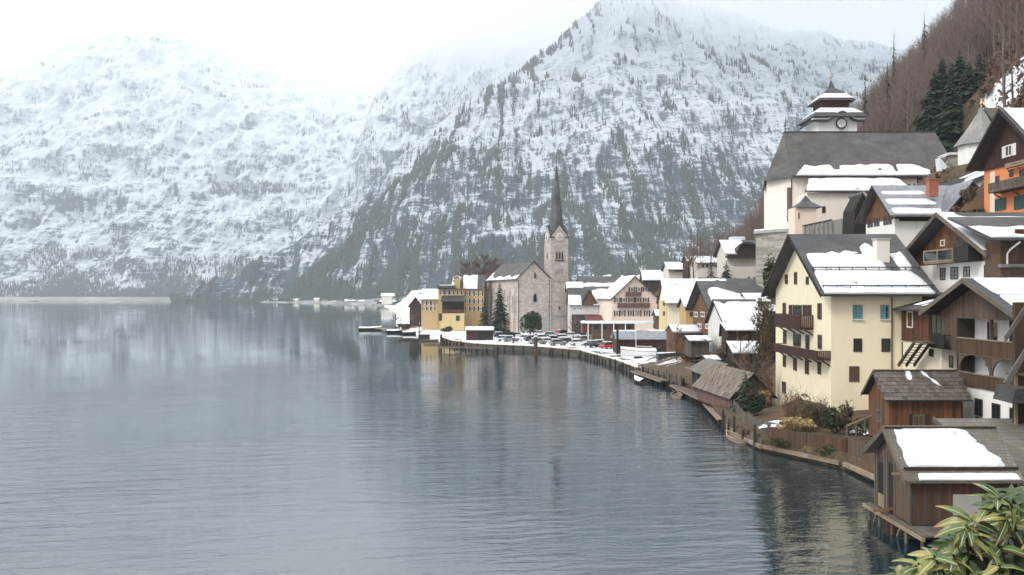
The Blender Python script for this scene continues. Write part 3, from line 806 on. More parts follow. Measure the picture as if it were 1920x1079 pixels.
lbal(T, 1451, 1531, 651, 668, M['wood_maroon'])

# ------------------------------------------------------------------ brown balconied chalet
H = House('balconied_chalet', 'brown timber chalet with two open balconies over a white ground floor', 'house',
          33.8, 45, 60.9, 72.6, 2.6, 11.95, 14.05, 'x', M['wood_dark'], M['metal_dark'], og=1.15, oe=1.3, th=.2, walls=False, barge=M['wood_grey'])
T = H.T; fx = 33.8; wx = 35.1
MB().box(wx, 45, 60.9, 72.6, 1, 11.3).build('wall', M['white'], T)
MB().prism([(wx, 60.9, 11.3),(wx, 72.6, 11.3),(wx, 72.6, 11.95),(wx, 66.75, 14.05),(wx, 60.9, 11.95)], (9.9,0,0)).build('wall', M['wood_dark'], T)
H.snow('near', S, lambda u, v: not (.5 < v < .53 and u < .5) and u > .04, .24, 40, 20)
H.snow('far', S, lambda u, v: v > .25, .22, 30, 14)
def gz(y): return 14.0-abs(y-66.75)*.359
Lf = ('L', fx)
zU = hit(Lf, 1840, 599)[1]                       # soffit over the upper balcony
ysp = hit(Lf, 1795, 630)[0]                      # boarded part to the left of it
planks(T, Lf, 60.9, ysp, .26, zU, lambda u: gz(u)-.05, M['wood_taupe'])
zB = hit(Lf, 1776, 656)[1]
planks(T, Lf, ysp+.02, 72.6, .26, zB, lambda u: gz(u)-.05, M['wood_taupe'])
MB().box(fx, wx-.003, ysp-.06, ysp+.06, 3, zU).build('post', M['wood_dark'], T)
window(T, Lf, (1851,1862,555,572), fd, gl, nv=0, nh=0, fw=.12)
window(T, Lf, (1776.5,1783.5,600,620), fb, gl, nv=0, nh=1, fw=.1)
zr1 = hit(Lf, 1840, 636)[1]; zr1b = hit(Lf, 1840, 668)[1]; zr2 = hit(Lf, 1840, 702)[1]; zr2b = hit(Lf, 1840, 729)[1]
Lw = ('L', wx)
for za, zb_, nm in ((zr1b, zr1, 'upper'), (zr2b, zr2, 'lower')):
    b = MB().box(fx, wx-.004, 60.9, ysp-.07, za-.02, za+.16)
    b.box(fx-.1, fx+.06, 60.9, ysp-.07, zb_-.08, zb_).build('balcony', M['wood_pale'], T)
    b = T.children[-1]
    n = round((ysp-61)/.235)
    for i in range(n):
        a = 60.92+i*(ysp-61)/n; block('balustrade_board', M['wood_brown'], b, fx-.035, fx-.002, a, a+(ysp-61)/n-.012, za+.03, zb_-.085)
for yp in (61.0, 65.2):
    MB().box(fx+.01, fx+.21, yp-.1, yp+.1, zr1+.004, zU).build('post', M['wood_taupe'], T)
    MB().box(fx+.01, fx+.21, yp-.1, yp+.1, zr2+.004, zr1b-.03).build('post', M['wood_taupe'], T)
# curved braces of the lower balcony
for ya, sg in ((61.1, 1), (65.1, -1), (65.3, 1), (ysp-.08, -1)):
    k = MB(); zt = zr1b-.03; pr = None
    poly = [(fx+.05, ya, zt), (fx+.05, ya+sg*1.5, zt)]
    for i in range(7):
        a = math.pi/2*i/6; poly.append((fx+.05, ya+sg*(1.5-1.42*math.sin(a)), zt-.08-1.3*(1-math.cos(a))))
    poly.append((fx+.05, ya, zt-1.38))
    k.prism(poly, (.1,0,0)).build('brace', M['wood_taupe'], T)
# rooms behind the balconies
fbox(MB(), Lw, 61.2, 65.0, zr1b+.17, zU+.3, .004, .03).build('room_wall', M['wood_dark'], T)
fbox(MB(), Lw, 61.3, 64.6, zr2b+.17, zr1b-.1, .004, .03).build('room_wall', M['wood_dark'], T)
window(T, Lw, (66.4, 68.1, zr1b+.5, zU-.15), fw_, gl, nv=1, nh=0, px=False)
window(T, Lw, (66.9, 68.2, zr2b+1.5, zr2b+2.5), fb, gl, nv=0, nh=0, px=False)
window(T, Lw, (62.0, 63.2, zr2b+1.0, zr2b+2.2), fb, gl, nv=1, nh=0, px=False)
MB().box(fx+.1, wx-.004, 60.9, 72.6, 1, zr2b-.03).build('base_wall', M['white'], T)
Lb = ('L', fx+.1)
for r in ((1828.5,1843,748,780),(1860.5,1876,757,788),(1894,1911,766,799)):
    window(T, Lb, r, fd, gl, nv=1, nh=0, fw=.1)
    u0, u1, z0, z1 = rect(Lb, *r); fbox(MB(), Lb, u0+.05, u1-.05, z0-1.6, z0-.09, -.02, .03).build('panel', M['wood_red'], T)

# ------------------------------------------------------------------ boarded annex between the yellow house and the chalet
T = thing('boarded_annex', 'low reddish boarded annex with shingle roof and outside steps between yellow house and chalet', 'house', (35, 76, 1.5))
xa = 33.8; ya0, ya1 = 72.7, 79.9; zl = 9.15
MB().box(xa+.08, 38, ya0, ya1, 1.5, zl).build('base_wall', M['cream2'], T)
MB().box(xa+.02, 38, ya0, ya1, zl+.003, 11.9).build('wall', M['wood_dark'], T)
La = ('L', xa)
yd = hit(La, 1743, 600)[0]
planks(T, La, yd, ya1, .23, zl, 11.85, M['wood_red'])
window(T, La, (1702,1713,584,615), fw_, gp, nv=0, nh=0, fw=.1, proud=.09)
window(T, La, (1746,1766,590,643), fd, gl, nv=1, nh=1, fw=.12, proud=.06, name='glazed_door')
rails(T, 'railing', La, hit(('L', xa-.6), 1770, 640)[0], hit(('L', xa-.6), 1742, 640)[0], zl-.1, .95, .6, M['wood_black'], .2)
rf = MB().prism([(xa-.8,ya0-.3,11.75),(xa+4,ya0-.3,13.0),(xa+4,ya0-.3,13.16),(xa-.8,ya0-.3,11.91)], (0,ya1-ya0+.5,0)).build('roof_slope', M['shingle_dark'], T)
snow_slab(rf, (xa-.8,ya0-.3,11.915), (0,ya1-ya0+.5,0), (4.8,0,1.25), 30, 16, .1, lambda u, v: (abs(u-.3)<.1 and abs(v-.4)<.12) or (abs(u-.72)<.1 and abs(v-.45)<.2) or (abs(u-.52)<.06 and abs(v-.3)<.1), S)
Lq = ('L', xa+.08)
window(T, Lq, (1742.5,1751,654,669), fd, gl, nv=0, nh=0, fw=.08); window(T, Lq, (1780.5,1787,667,690), fd, gl, nv=0, nh=0, fw=.07)
window(T, Lq, (1684,1693,641,678), fd, fd, nv=0, nh=0, fw=.1, name='door')
st = MB()
def onL(px, py, n=.0):
    u, z = hit(('L', xa-n), px, py); return Vector((xa-n, u, z))
a, bq = onL(1730, 642, .9), onL(1699, 686, .9)
for d in (-.65, 0, .65): st.bar(a+Vector((d,0,0)), bq+Vector((d,0,0)), .12, .24)
st.build('stair_stringer', M['wood_dark'], T)
for i in range(9):
    p = a.lerp(bq, (i+.5)/9); block('tread', M['wood_pale'], T, p.x-.7, p.x+.7, p.y-.15, p.y+.15, p.z+.1, p.z+.15)
MB().box(xa-1.6, xa+.07, a.y-1.6, a.y+.1, a.z-.05, a.z+.1).build('landing', M['wood_grey'], T)

# ------------------------------------------------------------------ shed with tiled roof
H = House('tiled_shed', 'brown boarded shed with a bare grey tiled roof in front of the chalet', 'shed',
          27.2, 32.5, 66.4, 70.2, 2.3, 5.75, 7.35, 'x', M['wood_dark'], M['wood_dark'], og=.45, oe=.4, th=.07, barge=M['wood_grey'])
T = H.T
O, U, V, ro = H.planes['near']; U1, V1 = U.normalized(), V.normalized(); Nn = U1.cross(V1); Nn = Nn if Nn.z > 0 else -Nn
rows, cols = 8, 19; R3 = Matrix((U1, V1, Nn)).transposed().to_4x4()
for key in ('near',):
    for j in range(rows):
        for i in range(cols):
            lw = U.length/cols; lv = V.length/rows
            c = O+U1*((i+.5+(.25 if j % 2 else -.25)*.6)*lw)+V1*((j+.5)*lv)+Nn*(.05+random.uniform(0,.02))
            tilt = Matrix.Rotation(-.075+random.uniform(-.03,.03), 4, 'X') @ Matrix.Rotation(random.uniform(-.03,.03), 4, 'Z')
            inst('tile', cube_mesh(M['tile']), T, Matrix.Translation(c) @ R3 @ tilt @ Matrix.Diagonal((lw*.95, lv*1.22, .04, 1)))
snow_slab(ro, O+Nn*.1, U, V, 40, 16, .05, lambda u, v: (abs(u-.36-.1*(v-.5)) < .035 and v > .62) or (abs(u-.66+.3*(v-.6)) < .03 and v > .45), S)
p0 = O+V+Nn*.1; MB().bar(p0, p0+U, .32, .06).build('ridge_board', M['wood_grey'], T)
Fs = ('F', 66.4)
planks(T, Fs, 27.2, 32.5, .2, 2.4, 5.7, M['wood_orange'])
planks(T, ('L', 27.2), 66.4, 70.2, .22, 2.4, lambda u: 7.2-abs(u-68.3)*.84, M['wood_orange'])
window(T, Fs, (1711,1733,778,803), M['wood_grey'], gl, nv=1, nh=0, fw=.13, proud=.1)
for r in ((1704,1710.5,776,803), (1734,1741,776,803)):
    u0, u1, z0, z1 = rect(Fs, *r); fbox(MB(), Fs, u0, u1, z0, z1, .05, .085).build('shutter', M['wood_dark'], T)
window(T, ('L', 27.2), (1645,1656,768,792), M['wood_grey'], gl, nv=1, nh=0, fw=.12, proud=.1)
MB().bar((26.8, 65.93, 5.5), (32.95, 65.93, 5.5), .13, .11).build('gutter', M['metal_dark'], T)
MB().tube((32.3, 66.2, 5.5), (32.3, 66.25, 2.6), .05, .05, 6).build('downpipe', M['metal_dark'], T)

# ------------------------------------------------------------------ boathouse over the water
x0, x1, y0, y1 = 20.95, 26.4, 48.3, 53.2
T = thing('boathouse', 'weathered wooden boathouse on piles over the lake with a thick snow patch on its roof', 'boathouse', (23.5, 50.7, 0))
yr, zr, zn, zf = 50.75, 5.62, 3.62, 4.12
MB().prism([(x0+.05,y0+.05,.95),(x0+.05,y1-.05,.95),(x0+.05,y1-.05,zf),(x0+.05,yr,zr-.12),(x0+.05,y0+.05,zn)], (x1-x0-.1,0,0)).build('wall', M['wood_black'], T)
def bz(y): return zr-.16-(yr-y)*.80 if y < yr else zr-.16-(y-yr)*.6
Lb, Fb = ('L', x0+.05), ('F', y0+.05)
ya, yb = hit(Lb, 1668, 900)[0], hit(Lb, 1678, 900)[0]      # tall dark openings in the lake side
planks(T, Lb, y0+.05, 50.45, .2, 1.0, bz, M['wood_taupe'])
planks(T, Lb, 51.35, 51.75, .2, 1.0, bz, M['wood_grey'])
planks(T, Lb, 52.75, y1-.05, .2, 1.0, bz, M['wood_grey'])
planks(T, Lb, 50.45, 51.35, .2, 3.75, bz, M['wood_taupe']); planks(T, Lb, 51.75, 52.75, .2, 3.55, bz, M['wood_taupe'])
planks(T, Lb, 51.75, 52.75, .22, 1.0, 1.75, M['wood_pale'])
planks(T, Fb, x0+.05, x1, .185, 1.0, 3.75, M['wood_brown'], jit=.03)
fbox(MB(), Fb, 23.1, 24.6, 1.5, 2.6, .06, .1).build('grey_panel', M['concrete'], T)
for y in (y0+.1, 50.4, 51.4, 51.75, 52.8, y1-.1): MB().box(x0-.06, x0+.04, y-.06, y+.06, .3, min(bz(y), 4.3)).build('post', M['wood_grey'], T)
near_roof = MB().prism([(x0-.5,yr,zr),(x0-.5,y0-.45,zn-.36+.0),(x0-.5,y0-.45,zn-.22),(x0-.5,yr,zr+.15)], (x1-x0+.75,0,0)).build('roof_slope', M['shake'], T)
MB().prism([(x0-.5,yr+.003,zr),(x0-.5,y1+.5,zf-.28),(x0-.5,y1+.5,zf-.14),(x0-.5,yr+.003,zr+.15)], (x1-x0+.75,0,0)).build('roof_slope', M['shake'], T)
for a, bq in (((yr, zr), (y0-.45, zn-.36)), ((yr, zr), (y1+.5, zf-.28))):
    MB().prism([(x0-.56,a[0],a[1]-.13),(x0-.56,bq[0],bq[1]-.13),(x0-.56,bq[0],bq[1]+.2),(x0-.56,a[0],a[1]+.2)], (.055,0,0)).build('bargeboard', M['wood_grey'], T)
Or = Vector((x0-.5, y0-.45, zn-.22)); Ur = Vector((x1-x0+.75,0,0)); Vr = Vector((0, yr-y0+.45, zr+.15-zn+.22))
s1 = wob(9, .03, 5); s2 = wob(12, .035, 6)
def bmask(u, v): return .05+s1(v)*.4+.03*v < u < .93-.30*max(0, v-.05)**1.6+s2(v)+.0 and .24 < v < .965+s1(u)*.5 and not (abs(u-.62) < .012 and abs(v-.85) < .03)
snow_slab(near_roof, Or, Ur, Vr, 64, 34, .17, bmask, S)
snow_slab(near_roof, Or, Ur, Vr, 60, 30, .13, lambda u, v: .11 < u < .965 and .015 < v < .135+s1(u)*.25, S)
Nn = Ur.cross(Vr).normalized(); p = Or+Vr*.2+Nn*.1
MB().bar(p+Ur*.02, p+Ur*.985, .11, .12).build('snow_guard', M['wood_dark'], near_roof)
MB().bar((x0-.95, y0+.25, 3.62), (x0+.35, y0+.2, 3.66), .1, .1).build('beam', M['wood_pale'], T)
p0 = Vector((x0-.5, yr, zr+.19)); MB().bar(p0, p0+Vector((x1-x0+.75,0,0)), .3, .06).build('ridge_board', M['wood_grey'], T)
# deck along the lake side and the front
n = 34
for i in range(n):
    a = 46.2+i*(y1+.6-46.2)/n; block('deck_board', M['wood_grey'], T, x0-.36, x0-.02, a, a+.19, .86, .94)
for i in range(16):
    a = x0+i*.34; block('deck_board', M['wood_grey'], T, a, a+.31, 46.3, y0+.0, .865, .945)
MB().bar((x0-.36, 46.1, .78), (x0-.36, y1+.8, .78), .16, .18).build('beam', M['wood_pale'], T)
for y in (46.5, 48.4, 50.2, 51.9, 53.4): MB().tube((x0-.25, y, -1.2), (x0-.25, y, .72), .1, .09, 8).build('pile', M['wood_grey'], T)
for y in (46.6, 50.6): MB().tube((x0+2.5, y, -1.2), (x0+2.5, y, .72), .1, .09, 8).build('pile', M['wood_black'], T)
for ya_, zb in ((49.0, .7), (52.2, .72)):
    MB().bar((x0-.3, ya_, zb-.02), (x0-.1, ya_+.9, -.05), .09, .09).build('brace', M['wood_pale'], T)
MB().bar((x0-.9, 51.2, 1.05), (x0+.2, 50.8, 1.28), .12, .12).build('beam', M['wood_orange'], T)

# roof of the shed behind the boathouse
T = thing('shingle_shed', 'low shed with mossy grey shingle roof right behind the boathouse', 'shed', (29, 56, 1.4))
MB().prism([(26.55,51.5,1.4),(26.55,57.5,1.4),(26.55,57.5,4.75),(26.55,51.5,3.2)], (6,0,0)).build('wall', M['wood_dark'], T)
rf = MB().prism([(26.5,50.6,3.0),(26.5,57.9,5.15),(26.5,57.9,5.3),(26.5,50.6,3.15)], (6.6,0,0)).build('roof_slope', M['shake'], T)
r2 = wob(31, .05, 5)
MB().bar((26.46,50.6,3.12),(26.46,57.9,5.28),.1,.24).build('bargeboard', M['wood_grey'], T)

# ------------------------------------------------------------------ house at the picture's edge, only its verge shows
T = thing('log_house', 'brown timber house with lichen covered bargeboard cut off by the edge of the picture', 'house', (33, 56, 2.5))
FY = 56.0
p_top, p_bot = P(1935, 572, FY), P(1886, 640, FY)
MB().prism([p_bot+Vector((0,0,-.1)), p_bot+Vector((-.05,0,.28)), p_top+Vector((-.05,0,.5)), p_top+Vector((0,0,.1))], (0,.12,0)).build('bargeboard', M['shake'], T)
X1 = PX(1903, FY+1.2); Fe = ('F', FY+1.2)
MB().box(X1, X1+4, FY+1.2, FY+1.5, 3.2, 12.6).build('wall', M['wood_brown'], T)
MB().bar(P(1886, 720, FY+.6), P(1935, 640, FY+.6), .16, .3).build('brace', M['shake'], T)
a = PX(1904, FY+.9); MB().box(a, a+.16, FY+.9, FY+1.06, 4, 8.6).build('post', M['wood_pale'], T)
MB().bar(P(1885,700,FY+.9), P(1940,704,FY+.9), .14, .16).build('beam', M['wood_pale'], T)
q0 = P(1897, 757, FY-.4); 
rf = MB().prism([q0, q0+Vector((.25,.0,.9)), q0+Vector((.25,2.2,.95)), q0+Vector((0,2.2,.05))], (3,0,.0)).build('porch_roof', M['shingle_dark'], T)

# ------------------------------------------------------------------ upper brown chalet with a white band
H = House('upper_chalet', 'brown gabled timber house above a white storey, glazed balcony under the gable', 'house',
          38.1, 50, 72.4, 87.5, 10.6, 16.5, 20.0, 'x', M['wood_dark'], M['slate'], og=1.3, oe=.9, th=.22, walls=False, barge=M['wood_grey'])
T = H.T; gy = 79.95
MB().prism([(38.15,72.4,15.8),(38.15,87.5,15.8),(38.15,87.5,16.5),(38.15,gy,20),(38.15,72.4,16.5)], (11.8,0,0)).build('wall', M['wood_dark'], T)
MB().box(38.1, 50, 72.4, 87.5, 13.3, 15.8).build('wall', M['white'], T)
MB().box(38.25, 50, 72.5, 87.5, 10.6, 13.3).build('base_wall', M['wood_dark'], T)
Lc = ('L', 38.12)
planks(T, Lc, 72.4, 87.5, .27, 15.8, lambda u: 19.8-abs(u-gy)*.464, M['wood_orange'], jit=.03)
planks(T, ('L', 38.2), 72.5, 87.5, .3, 11.2, 13.2, M['wood_orange'])
H.win(('L', 38.1), [(1763,1773,503,525),(1783,1797,501,524),(1807,1819,500,524),(1846,1858,497,521)], fb, gp, nv=1, nh=2, fw=.1)
H.snow('near', S, lambda u, v: v > .06 and (u < .09 or v < .85), .2, 40, 16)
Lc2 = ('L', 36.9)
ua, ub = sorted((hit(Lc2, 1732, 480)[0], hit(Lc2, 1787, 480)[0])); zt = hit(Lc2, 1760, 468)[1]; zb = hit(Lc2, 1760, 491)[1]
b = MB(); b.box(36.9, 38.08, ua, ub, zb-.14, zb); b.box(36.86, 36.98, ua, ub, zt-.12, zt); b.box(36.86, 36.98, ua, ub, zb, zb+.13)
for c in (ua, (ua+ub)/2, ub-.14): b.box(36.86, 36.98, c, c+.14, zb+.13, zt-.12)
b = b.build('balcony', M['wood_pale'], T)
MB().box(36.9, 36.94, ua+.15, ub-.15, zb+.14, zt-.13).build('pane', gl, b)
ua2, ub2 = ub-ub+hit(Lc2, 1814, 480)[0], ua
MB().box(36.95, 38.05, ua2, ua-.03, zb-.1, zt+.35).build('loggia', M['wood_black'], T)
window(T, ('L', 36.95), (1793,1806,444,461), M['wood_grey'], gl, nv=2, nh=1, fw=.08)
window(T, Lc, (1765,1773,450,462), fw_, gp, nv=0, nh=0, proud=.12)
# wing to the right of it
T2 = thing('shingled_wing', 'brown shingle clad house with white downpipe beside the upper chalet', 'house', (42, 70, 10.6))
yw = 70.0; xw = PX(1876, yw)
MB().box(xw, xw+9, yw, yw+2.3, 8.5, 17.2).build('wall', M['wood_brown'], T2)
Fw = ('F', yw)
for j in range(9):
    for i in range(13):
        a = xw+.02+i*.24+(j % 2)*.07; zz = 13.0+j*.23
        block('shingle', M['wood_taupe'], T2, a, a+.225, yw-.03-random.uniform(0,.02), yw-.002, zz, zz+.25)
planks(T2, Fw, xw, xw+4, .25, 15.5, 17.1, M['wood_brown'])
window(T2, Fw, (1903,1919,430,458), M['wood_red'], fd, nv=1, nh=1, fw=.12, proud=.1)
rf = MB().prism([(xw-1.2,yw-1.0,17.15),(xw-1.2,yw+6,19.3),(xw-1.2,yw+6,19.5),(xw-1.2,yw-1.0,17.35)], (11,0,0)).build('roof_slope', M['slate'], T2)
snow_slab(rf, (xw-1.2,yw-1.0,17.36), (11,0,0), (0,5.5,1.7), 30, 14, .22, lambda u, v: v < .62+.06*math.sin(u*20), S)
MB().box(xw-.2, xw+9, yw-.5, yw-.04, 15.15, 15.4).build('ledge', M['metal'], T2)
pp = MB(); pts_ = [(xw+1.0, yw-.9, 17.05), (xw+.55, yw-.35, 16.5), (xw+.45, yw-.12, 16.2), (xw+.45, yw-.12, 15.4)]
for a, c in zip(pts_, pts_[1:]): pp.tube(a, c, .07, .07, 8)
pp.build('downpipe', fw_, T2)

# ------------------------------------------------------------------ white house with wooden gable and cross roof
H = House('cross_gabled_house', 'white house with brown wooden gable, grey snow striped roof and orange brick chimney', 'house',
          45.7, 55, 110, 119, 17.8, 23.1, 26.5, 'x', M['wood_maroon'], M['metal'], og=1.0, oe=1.0, th=.2, walls=False, barge=M['wood_dark'])
T = H.T
MB().prism([(45.75,110,22.2),(45.75,119,22.2),(45.75,119,23.1),(45.75,114.5,26.5),(45.75,110,23.1)], (9.2,0,0)).build('wall', M['wood_red'], T)
MB().box(45.7, 55, 110, 119, 17.8, 22.2).build('wall', M['white'], T)
zx = PZ(415, 110); MB().box(46.2, 55, 109.88, 109.997, zx, 23.0).build('boarding', M['wood_maroon'], T)
planks(T, ('L', 45.72), 110, 119, .32, 22.2, lambda u: 26.3-abs(u-114.5)*.755, M['wood_orange'])
for a in (1629.5,1635,1641.5,1647,1659,1664.5,1670): window(T, ('L', 45.7), (a-2.1,a+2.1,408-(a-1650)*.16,424-(a-1650)*.16), fd, gl, nv=0, nh=0, fw=.09)
H.snow('near', S, lambda u, v: (.02 < v < .22+.03*math.sin(u*9) or .34 < v < .55 or .68 < v < .8) and .06 < u < .62-.12*v, .16, 40, 30)
c = House('cross_gable', 'x', 'x', 50.5, 57, 107.8, 114.5, 22, 22.3, 26.3, 'y', M['wood_dark'], M['metal'], og=.5, oe=1.2, th=.2)
for ch in list(c.T.children): ch.parent = T; ch.matrix_basis = mw(T).inverted() @ mw(c.T); MW[ch.name] = mw(T)
for ch in T.children:
    if ch.matrix_basis != Matrix.Identity(4) and ch.type == 'MESH' and 'plank' not in ch.name: ch.data.transform(ch.matrix_basis) if ch.data.users == 1 else None; ch.matrix_basis = Matrix.Identity(4) if ch.data.users == 1 else ch.matrix_basis
bpy.data.objects.remove(c.T)
MB().box(50.6, 57, 107.85, 114, 18, 22.25).build('wall', M['white'], T)
planks(T, ('F', 107.8), 50.5, 57, .3, 22.3, lambda u: 26.1-abs(u-53.75)*1.22, M['wood_maroon'])
chimney(T, (PX(1748,111.5), 111.5), 1.1, .9, 25, 27.0, M['brick'], M['brick'])

# ------------------------------------------------------------------ orange house, cut by the edge
H = House('orange_house', 'orange house with dark red timber gable, wooden balcony and green shutters on the slope', 'house',
          50, 62, 86, 97.6, 20.4, 26.9, 31.4, 'x', M['orange'], M['slate_brown'], og=1.5, oe=.8, th=.25, walls=False, barge=M['wood_black'])
T = H.T
MB().box(50, 62, 86, 97.6, 20.4, 26.9).build('wall', M['orange'], T)
MB().prism([(49.8,86,26.2),(49.8,97.6,26.2),(49.8,97.6,27.0),(49.8,91.8,31.4),(49.8,86,27.0)], (11.8,0,0)).build('gable_wall', M['wood_maroon'], T)
planks(T, ('L', 49.8), 86, 97.6, .3, 26.2, lambda u: 31.1-abs(u-91.8)*.776, M['wood_maroon'])
H.snow('near', S, lambda u, v: u > .03, .3, 30, 14)
Lo = ('L', 50)
window(T, ('L', 49.8), (1886,1899,272,294), fw_, M['green'], nv=1, nh=0, fw=.13, shut=M['frame_white'], proud=.12)
window(T, Lo, (1867,1874,330,343), fb, gl, nv=0, nh=0, fw=.1); window(T, Lo, (1893,1900,318,332), fb, gl, nv=0, nh=0, fw=.1); window(T, Lo, (1912,1922,318,345), fd, gl, nv=0, nh=1, fw=.1)
u0, u1, z0, z1 = rect(Lo, 1857, 1866, 322, 398); fbox(MB(), Lo, u0, u1, 20.5, z1, .003, .05).build('corner_pilaster', M['pink'], T)
for r in ((1866,1887,372,395),(1902,1930,366,392)): window(T, Lo, r, M['green'], M['green'], nv=3, nh=2, fw=.13)
lbal(T, 1853, 1922, 337, 356, M['wood_grey'], face=Lo, depth=1.3, step=.25)
lbal(T, 1884, 1925, 303, 311, M['wood_pale'], face=('L', 49.8), depth=.5, step=.4, name='flower_shelf')
# ================================================================== hillside church
T = thing('hill_church', 'large cream church on the slope with steep dark roof and tiered tower behind it', 'church', (62, 170, 24))
wl = M['church_white']
x0, x1, y0, y1 = 49.5, 78, 163, 181; zb = 23.2; ze = 34.2; zr = PZ(250, 172); ym = 172
MB().box(x0+.0, x1, y0, y1, zb, ze).build('wall', wl, T)
# apse: three sided end towards the lake
ap = [(x0, y0), (46.1, 166.8), (48.6, 174.6), (52.5, y1)]
MB().prism([Vector((a, b_, zb)) for a, b_ in ap], (0,0,ze-zb-.3)).build('apse', wl, T)
rt = Vector((PX(1470, ym), ym, zr)); oe = .9
e = [Vector((x0-.1, y0-oe, ze-.3)), Vector((45.4, 165.8, ze-.55)), Vector((48.1, 175.6, ze-.55)), Vector((x0-.1, y1+oe, ze-.3))]
mb = MB()
for a, c in zip(e, e[1:]): mb.tri(rt, a, c)
mb.build('apse_roof', M['slate_brown'], T, fix=True)
xe = PX(1752, ym)
nr = MB().prism([(rt.x, ym, zr), (x0-.1, y0-oe, ze-.3), (x1+1, y0-oe, ze-.3), (xe, ym, zr)], (0,0,.22)).build('roof_slope', M['slate_brown'], T)
MB().prism([(rt.x, ym+.01, zr), (x0-.1, y1+oe, ze-.3), (x1+1, y1+oe, ze-.3), (xe, ym+.01, zr)], (0,0,.22)).build('roof_slope', M['slate_brown'], T)
MB().prism([(xe, ym, zr), (x1+1, y0-oe, ze-.3), (x1+1, y1+oe, ze-.3)], (.2,0,0)).build('roof_slope', M['slate_brown'], T)
MB().bar((rt.x, ym, zr+.25), (xe, ym, zr+.25), .4, .16).build('ridge_cap', M['copper'], T)
MB().lathe([(.1,0),(.1,1.0),(.26,1.2),(.05,1.5),(.04,2.1)], rt+Vector((.2,0,.2)), 8).build('finial', M['copper'], T)
O = Vector((x0-.1, y0-oe, ze-.07)); U = Vector((x1+1.1-x0, 0, 0)); V = Vector((0, ym-y0+oe, zr-ze+.3))
g1, g2 = wob(41, .035, 4), wob(42, .05, 9)
snow_slab(nr, O, U, V, 90, 40, .35, lambda u, v: v < .235+g1(u)+g2(u)*.4-(.15 if abs(u-.63) < .012 else 0)-(.1 if abs(u-.28) < .02 else 0) and .02+v*.3 < u < .90-v*.6, S)
MB().bar((x0-.2, y0-oe-.04, ze-.33), (x1+1, y0-oe-.04, ze-.33), .2, .2).build('gutter', M['metal_dark'], T)
# aisle with a snowed-in lean-to roof
ax0, ax1, ay0 = PX(1512, 158), PX(1700, 158), 157.5
MB().box(ax0, ax1, ay0, y0, zb, PZ(362, 157.5)).build('aisle_wall', wl, T)
za, zt = PZ(361, 157), PZ(334, 162.9)
ar = MB().prism([(ax0-.7, ay0-.7, za), (ax1+.5, ay0-.7, za), (ax1+.5, y0-.01, zt), (ax0+2.6, y0-.01, zt)], (0,0,.2)).build('aisle_roof', M['slate_brown'], T)
snow_slab(ar, (ax0-.6, ay0-.7, za+.21), (ax1-ax0+1.1,0,0), (0, y0-ay0+.7, zt-za), 50, 14, .3, lambda u, v: u > .015+v*.13, S)
MB().box(PX(1716,162.9), PX(1722,162.9), 162.94, 162.997, PZ(344,163), PZ(333,163)).build('window', fd, T)
Fz = ('F', y0)
for r in ((1723,1730,334,344),(1754,1763,336,340)): window(T, Fz, r, fd, gl, nv=0, nh=0, fw=.12)
u0, u1, z0, z1 = rect(Fz, 1685, 1718, 331, 350); fbox(MB(), Fz, u0, u1, z0, z1, .003, .3).build('wall_panel', M['cream2'], T)
window(T, ('F', ay0), (1541,1548,387,400), fb, gl, nv=0, nh=0, fw=.15)
# tall apse windows, walled pilasters
def slant(px0, px1, py0, py1, mat, nm, a, c):
    a, c = Vector((*a, 0)), Vector((*c, 0)); d = (c-a); nrm = Vector((d.y, -d.x, 0)).normalized(); nrm = -nrm if nrm.y > 0 and abs(nrm.y) > abs(nrm.x) else nrm
    if nrm.x > 0: nrm = -nrm
    Cc = Vector((0,0,CAM_H)); out = []
    for px, py in ((px0,py1),(px1,py1),(px1,py0),(px0,py0)):
        dd = Vector(((px-960)/F_PX, 1, -(py-HZ)/F_PX)); tt = (a-Cc).dot(nrm)/dd.dot(nrm); out.append(Cc+dd*tt+nrm*.02)
    MB().prism(out, nrm*.06).build(nm, mat, T)
slant(1476, 1485, 352, 416, M['wood_pink'], 'window', ap[0], ap[1])
slant(1442, 1449, 356, 418, M['pink'], 'window', ap[1], ap[2])
MB().tube((x0-.1, y0-.12, ze-.5), (x0-.1, y0-.12, zb), .09, .09, 6).build('downpipe', M['metal_dark'], T)
# tower
ty = 184; tx0, tx1 = PX(1534, ty), PX(1607, ty); tc_ = Vector(((tx0+tx1)/2, ty+3.9, 0)); hw = (tx1-tx0)/2
zt0, zt1 = 40, PZ(216, ty)
tw = MB().box(tx0, tx1, ty, ty+2*hw, zt0, zt1).build('tower_wall', M['white'], T)
def ring(hw_, z): return [Vector((tc_.x-hw_, tc_.y-hw_, z)), Vector((tc_.x+hw_, tc_.y-hw_, z)), Vector((tc_.x+hw_, tc_.y+hw_, z)), Vector((tc_.x-hw_, tc_.y+hw_, z))]
def tier(name, prof, mat, parent):
    mb = MB(); rr = [ring(a, z) for a, z in prof]
    for r in rr: mb.v += r
    for k in range(len(rr)-1):
        for i in range(4): mb.f.append((k*4+i, k*4+(i+1)%4, k*4+4+(i+1)%4, k*4+4+i))
    mb.f.append((3,2,1,0)); n = len(mb.v); mb.f.append((n-4,n-3,n-2,n-1))
    return mb.build(name, mat, parent)
Z = lambda py: PZ(py, ty)
s_ = (ty+hw)/ty
r1 = tier('tower_roof', [(hw+1.5, Z(221)), (hw+1.0, Z(214)), (hw*.92, Z(204)), (hw*.74, Z(199))], M['copper'], T)
tier('snow', [(hw+.95, Z(212.5)), (hw*.9, Z(202.5)), (hw*.78, Z(200.2))], S, r1)
d1 = tier('tower_drum', [(hw*.70, Z(199)), (hw*.70, Z(187))], M['wood_maroon'], T)
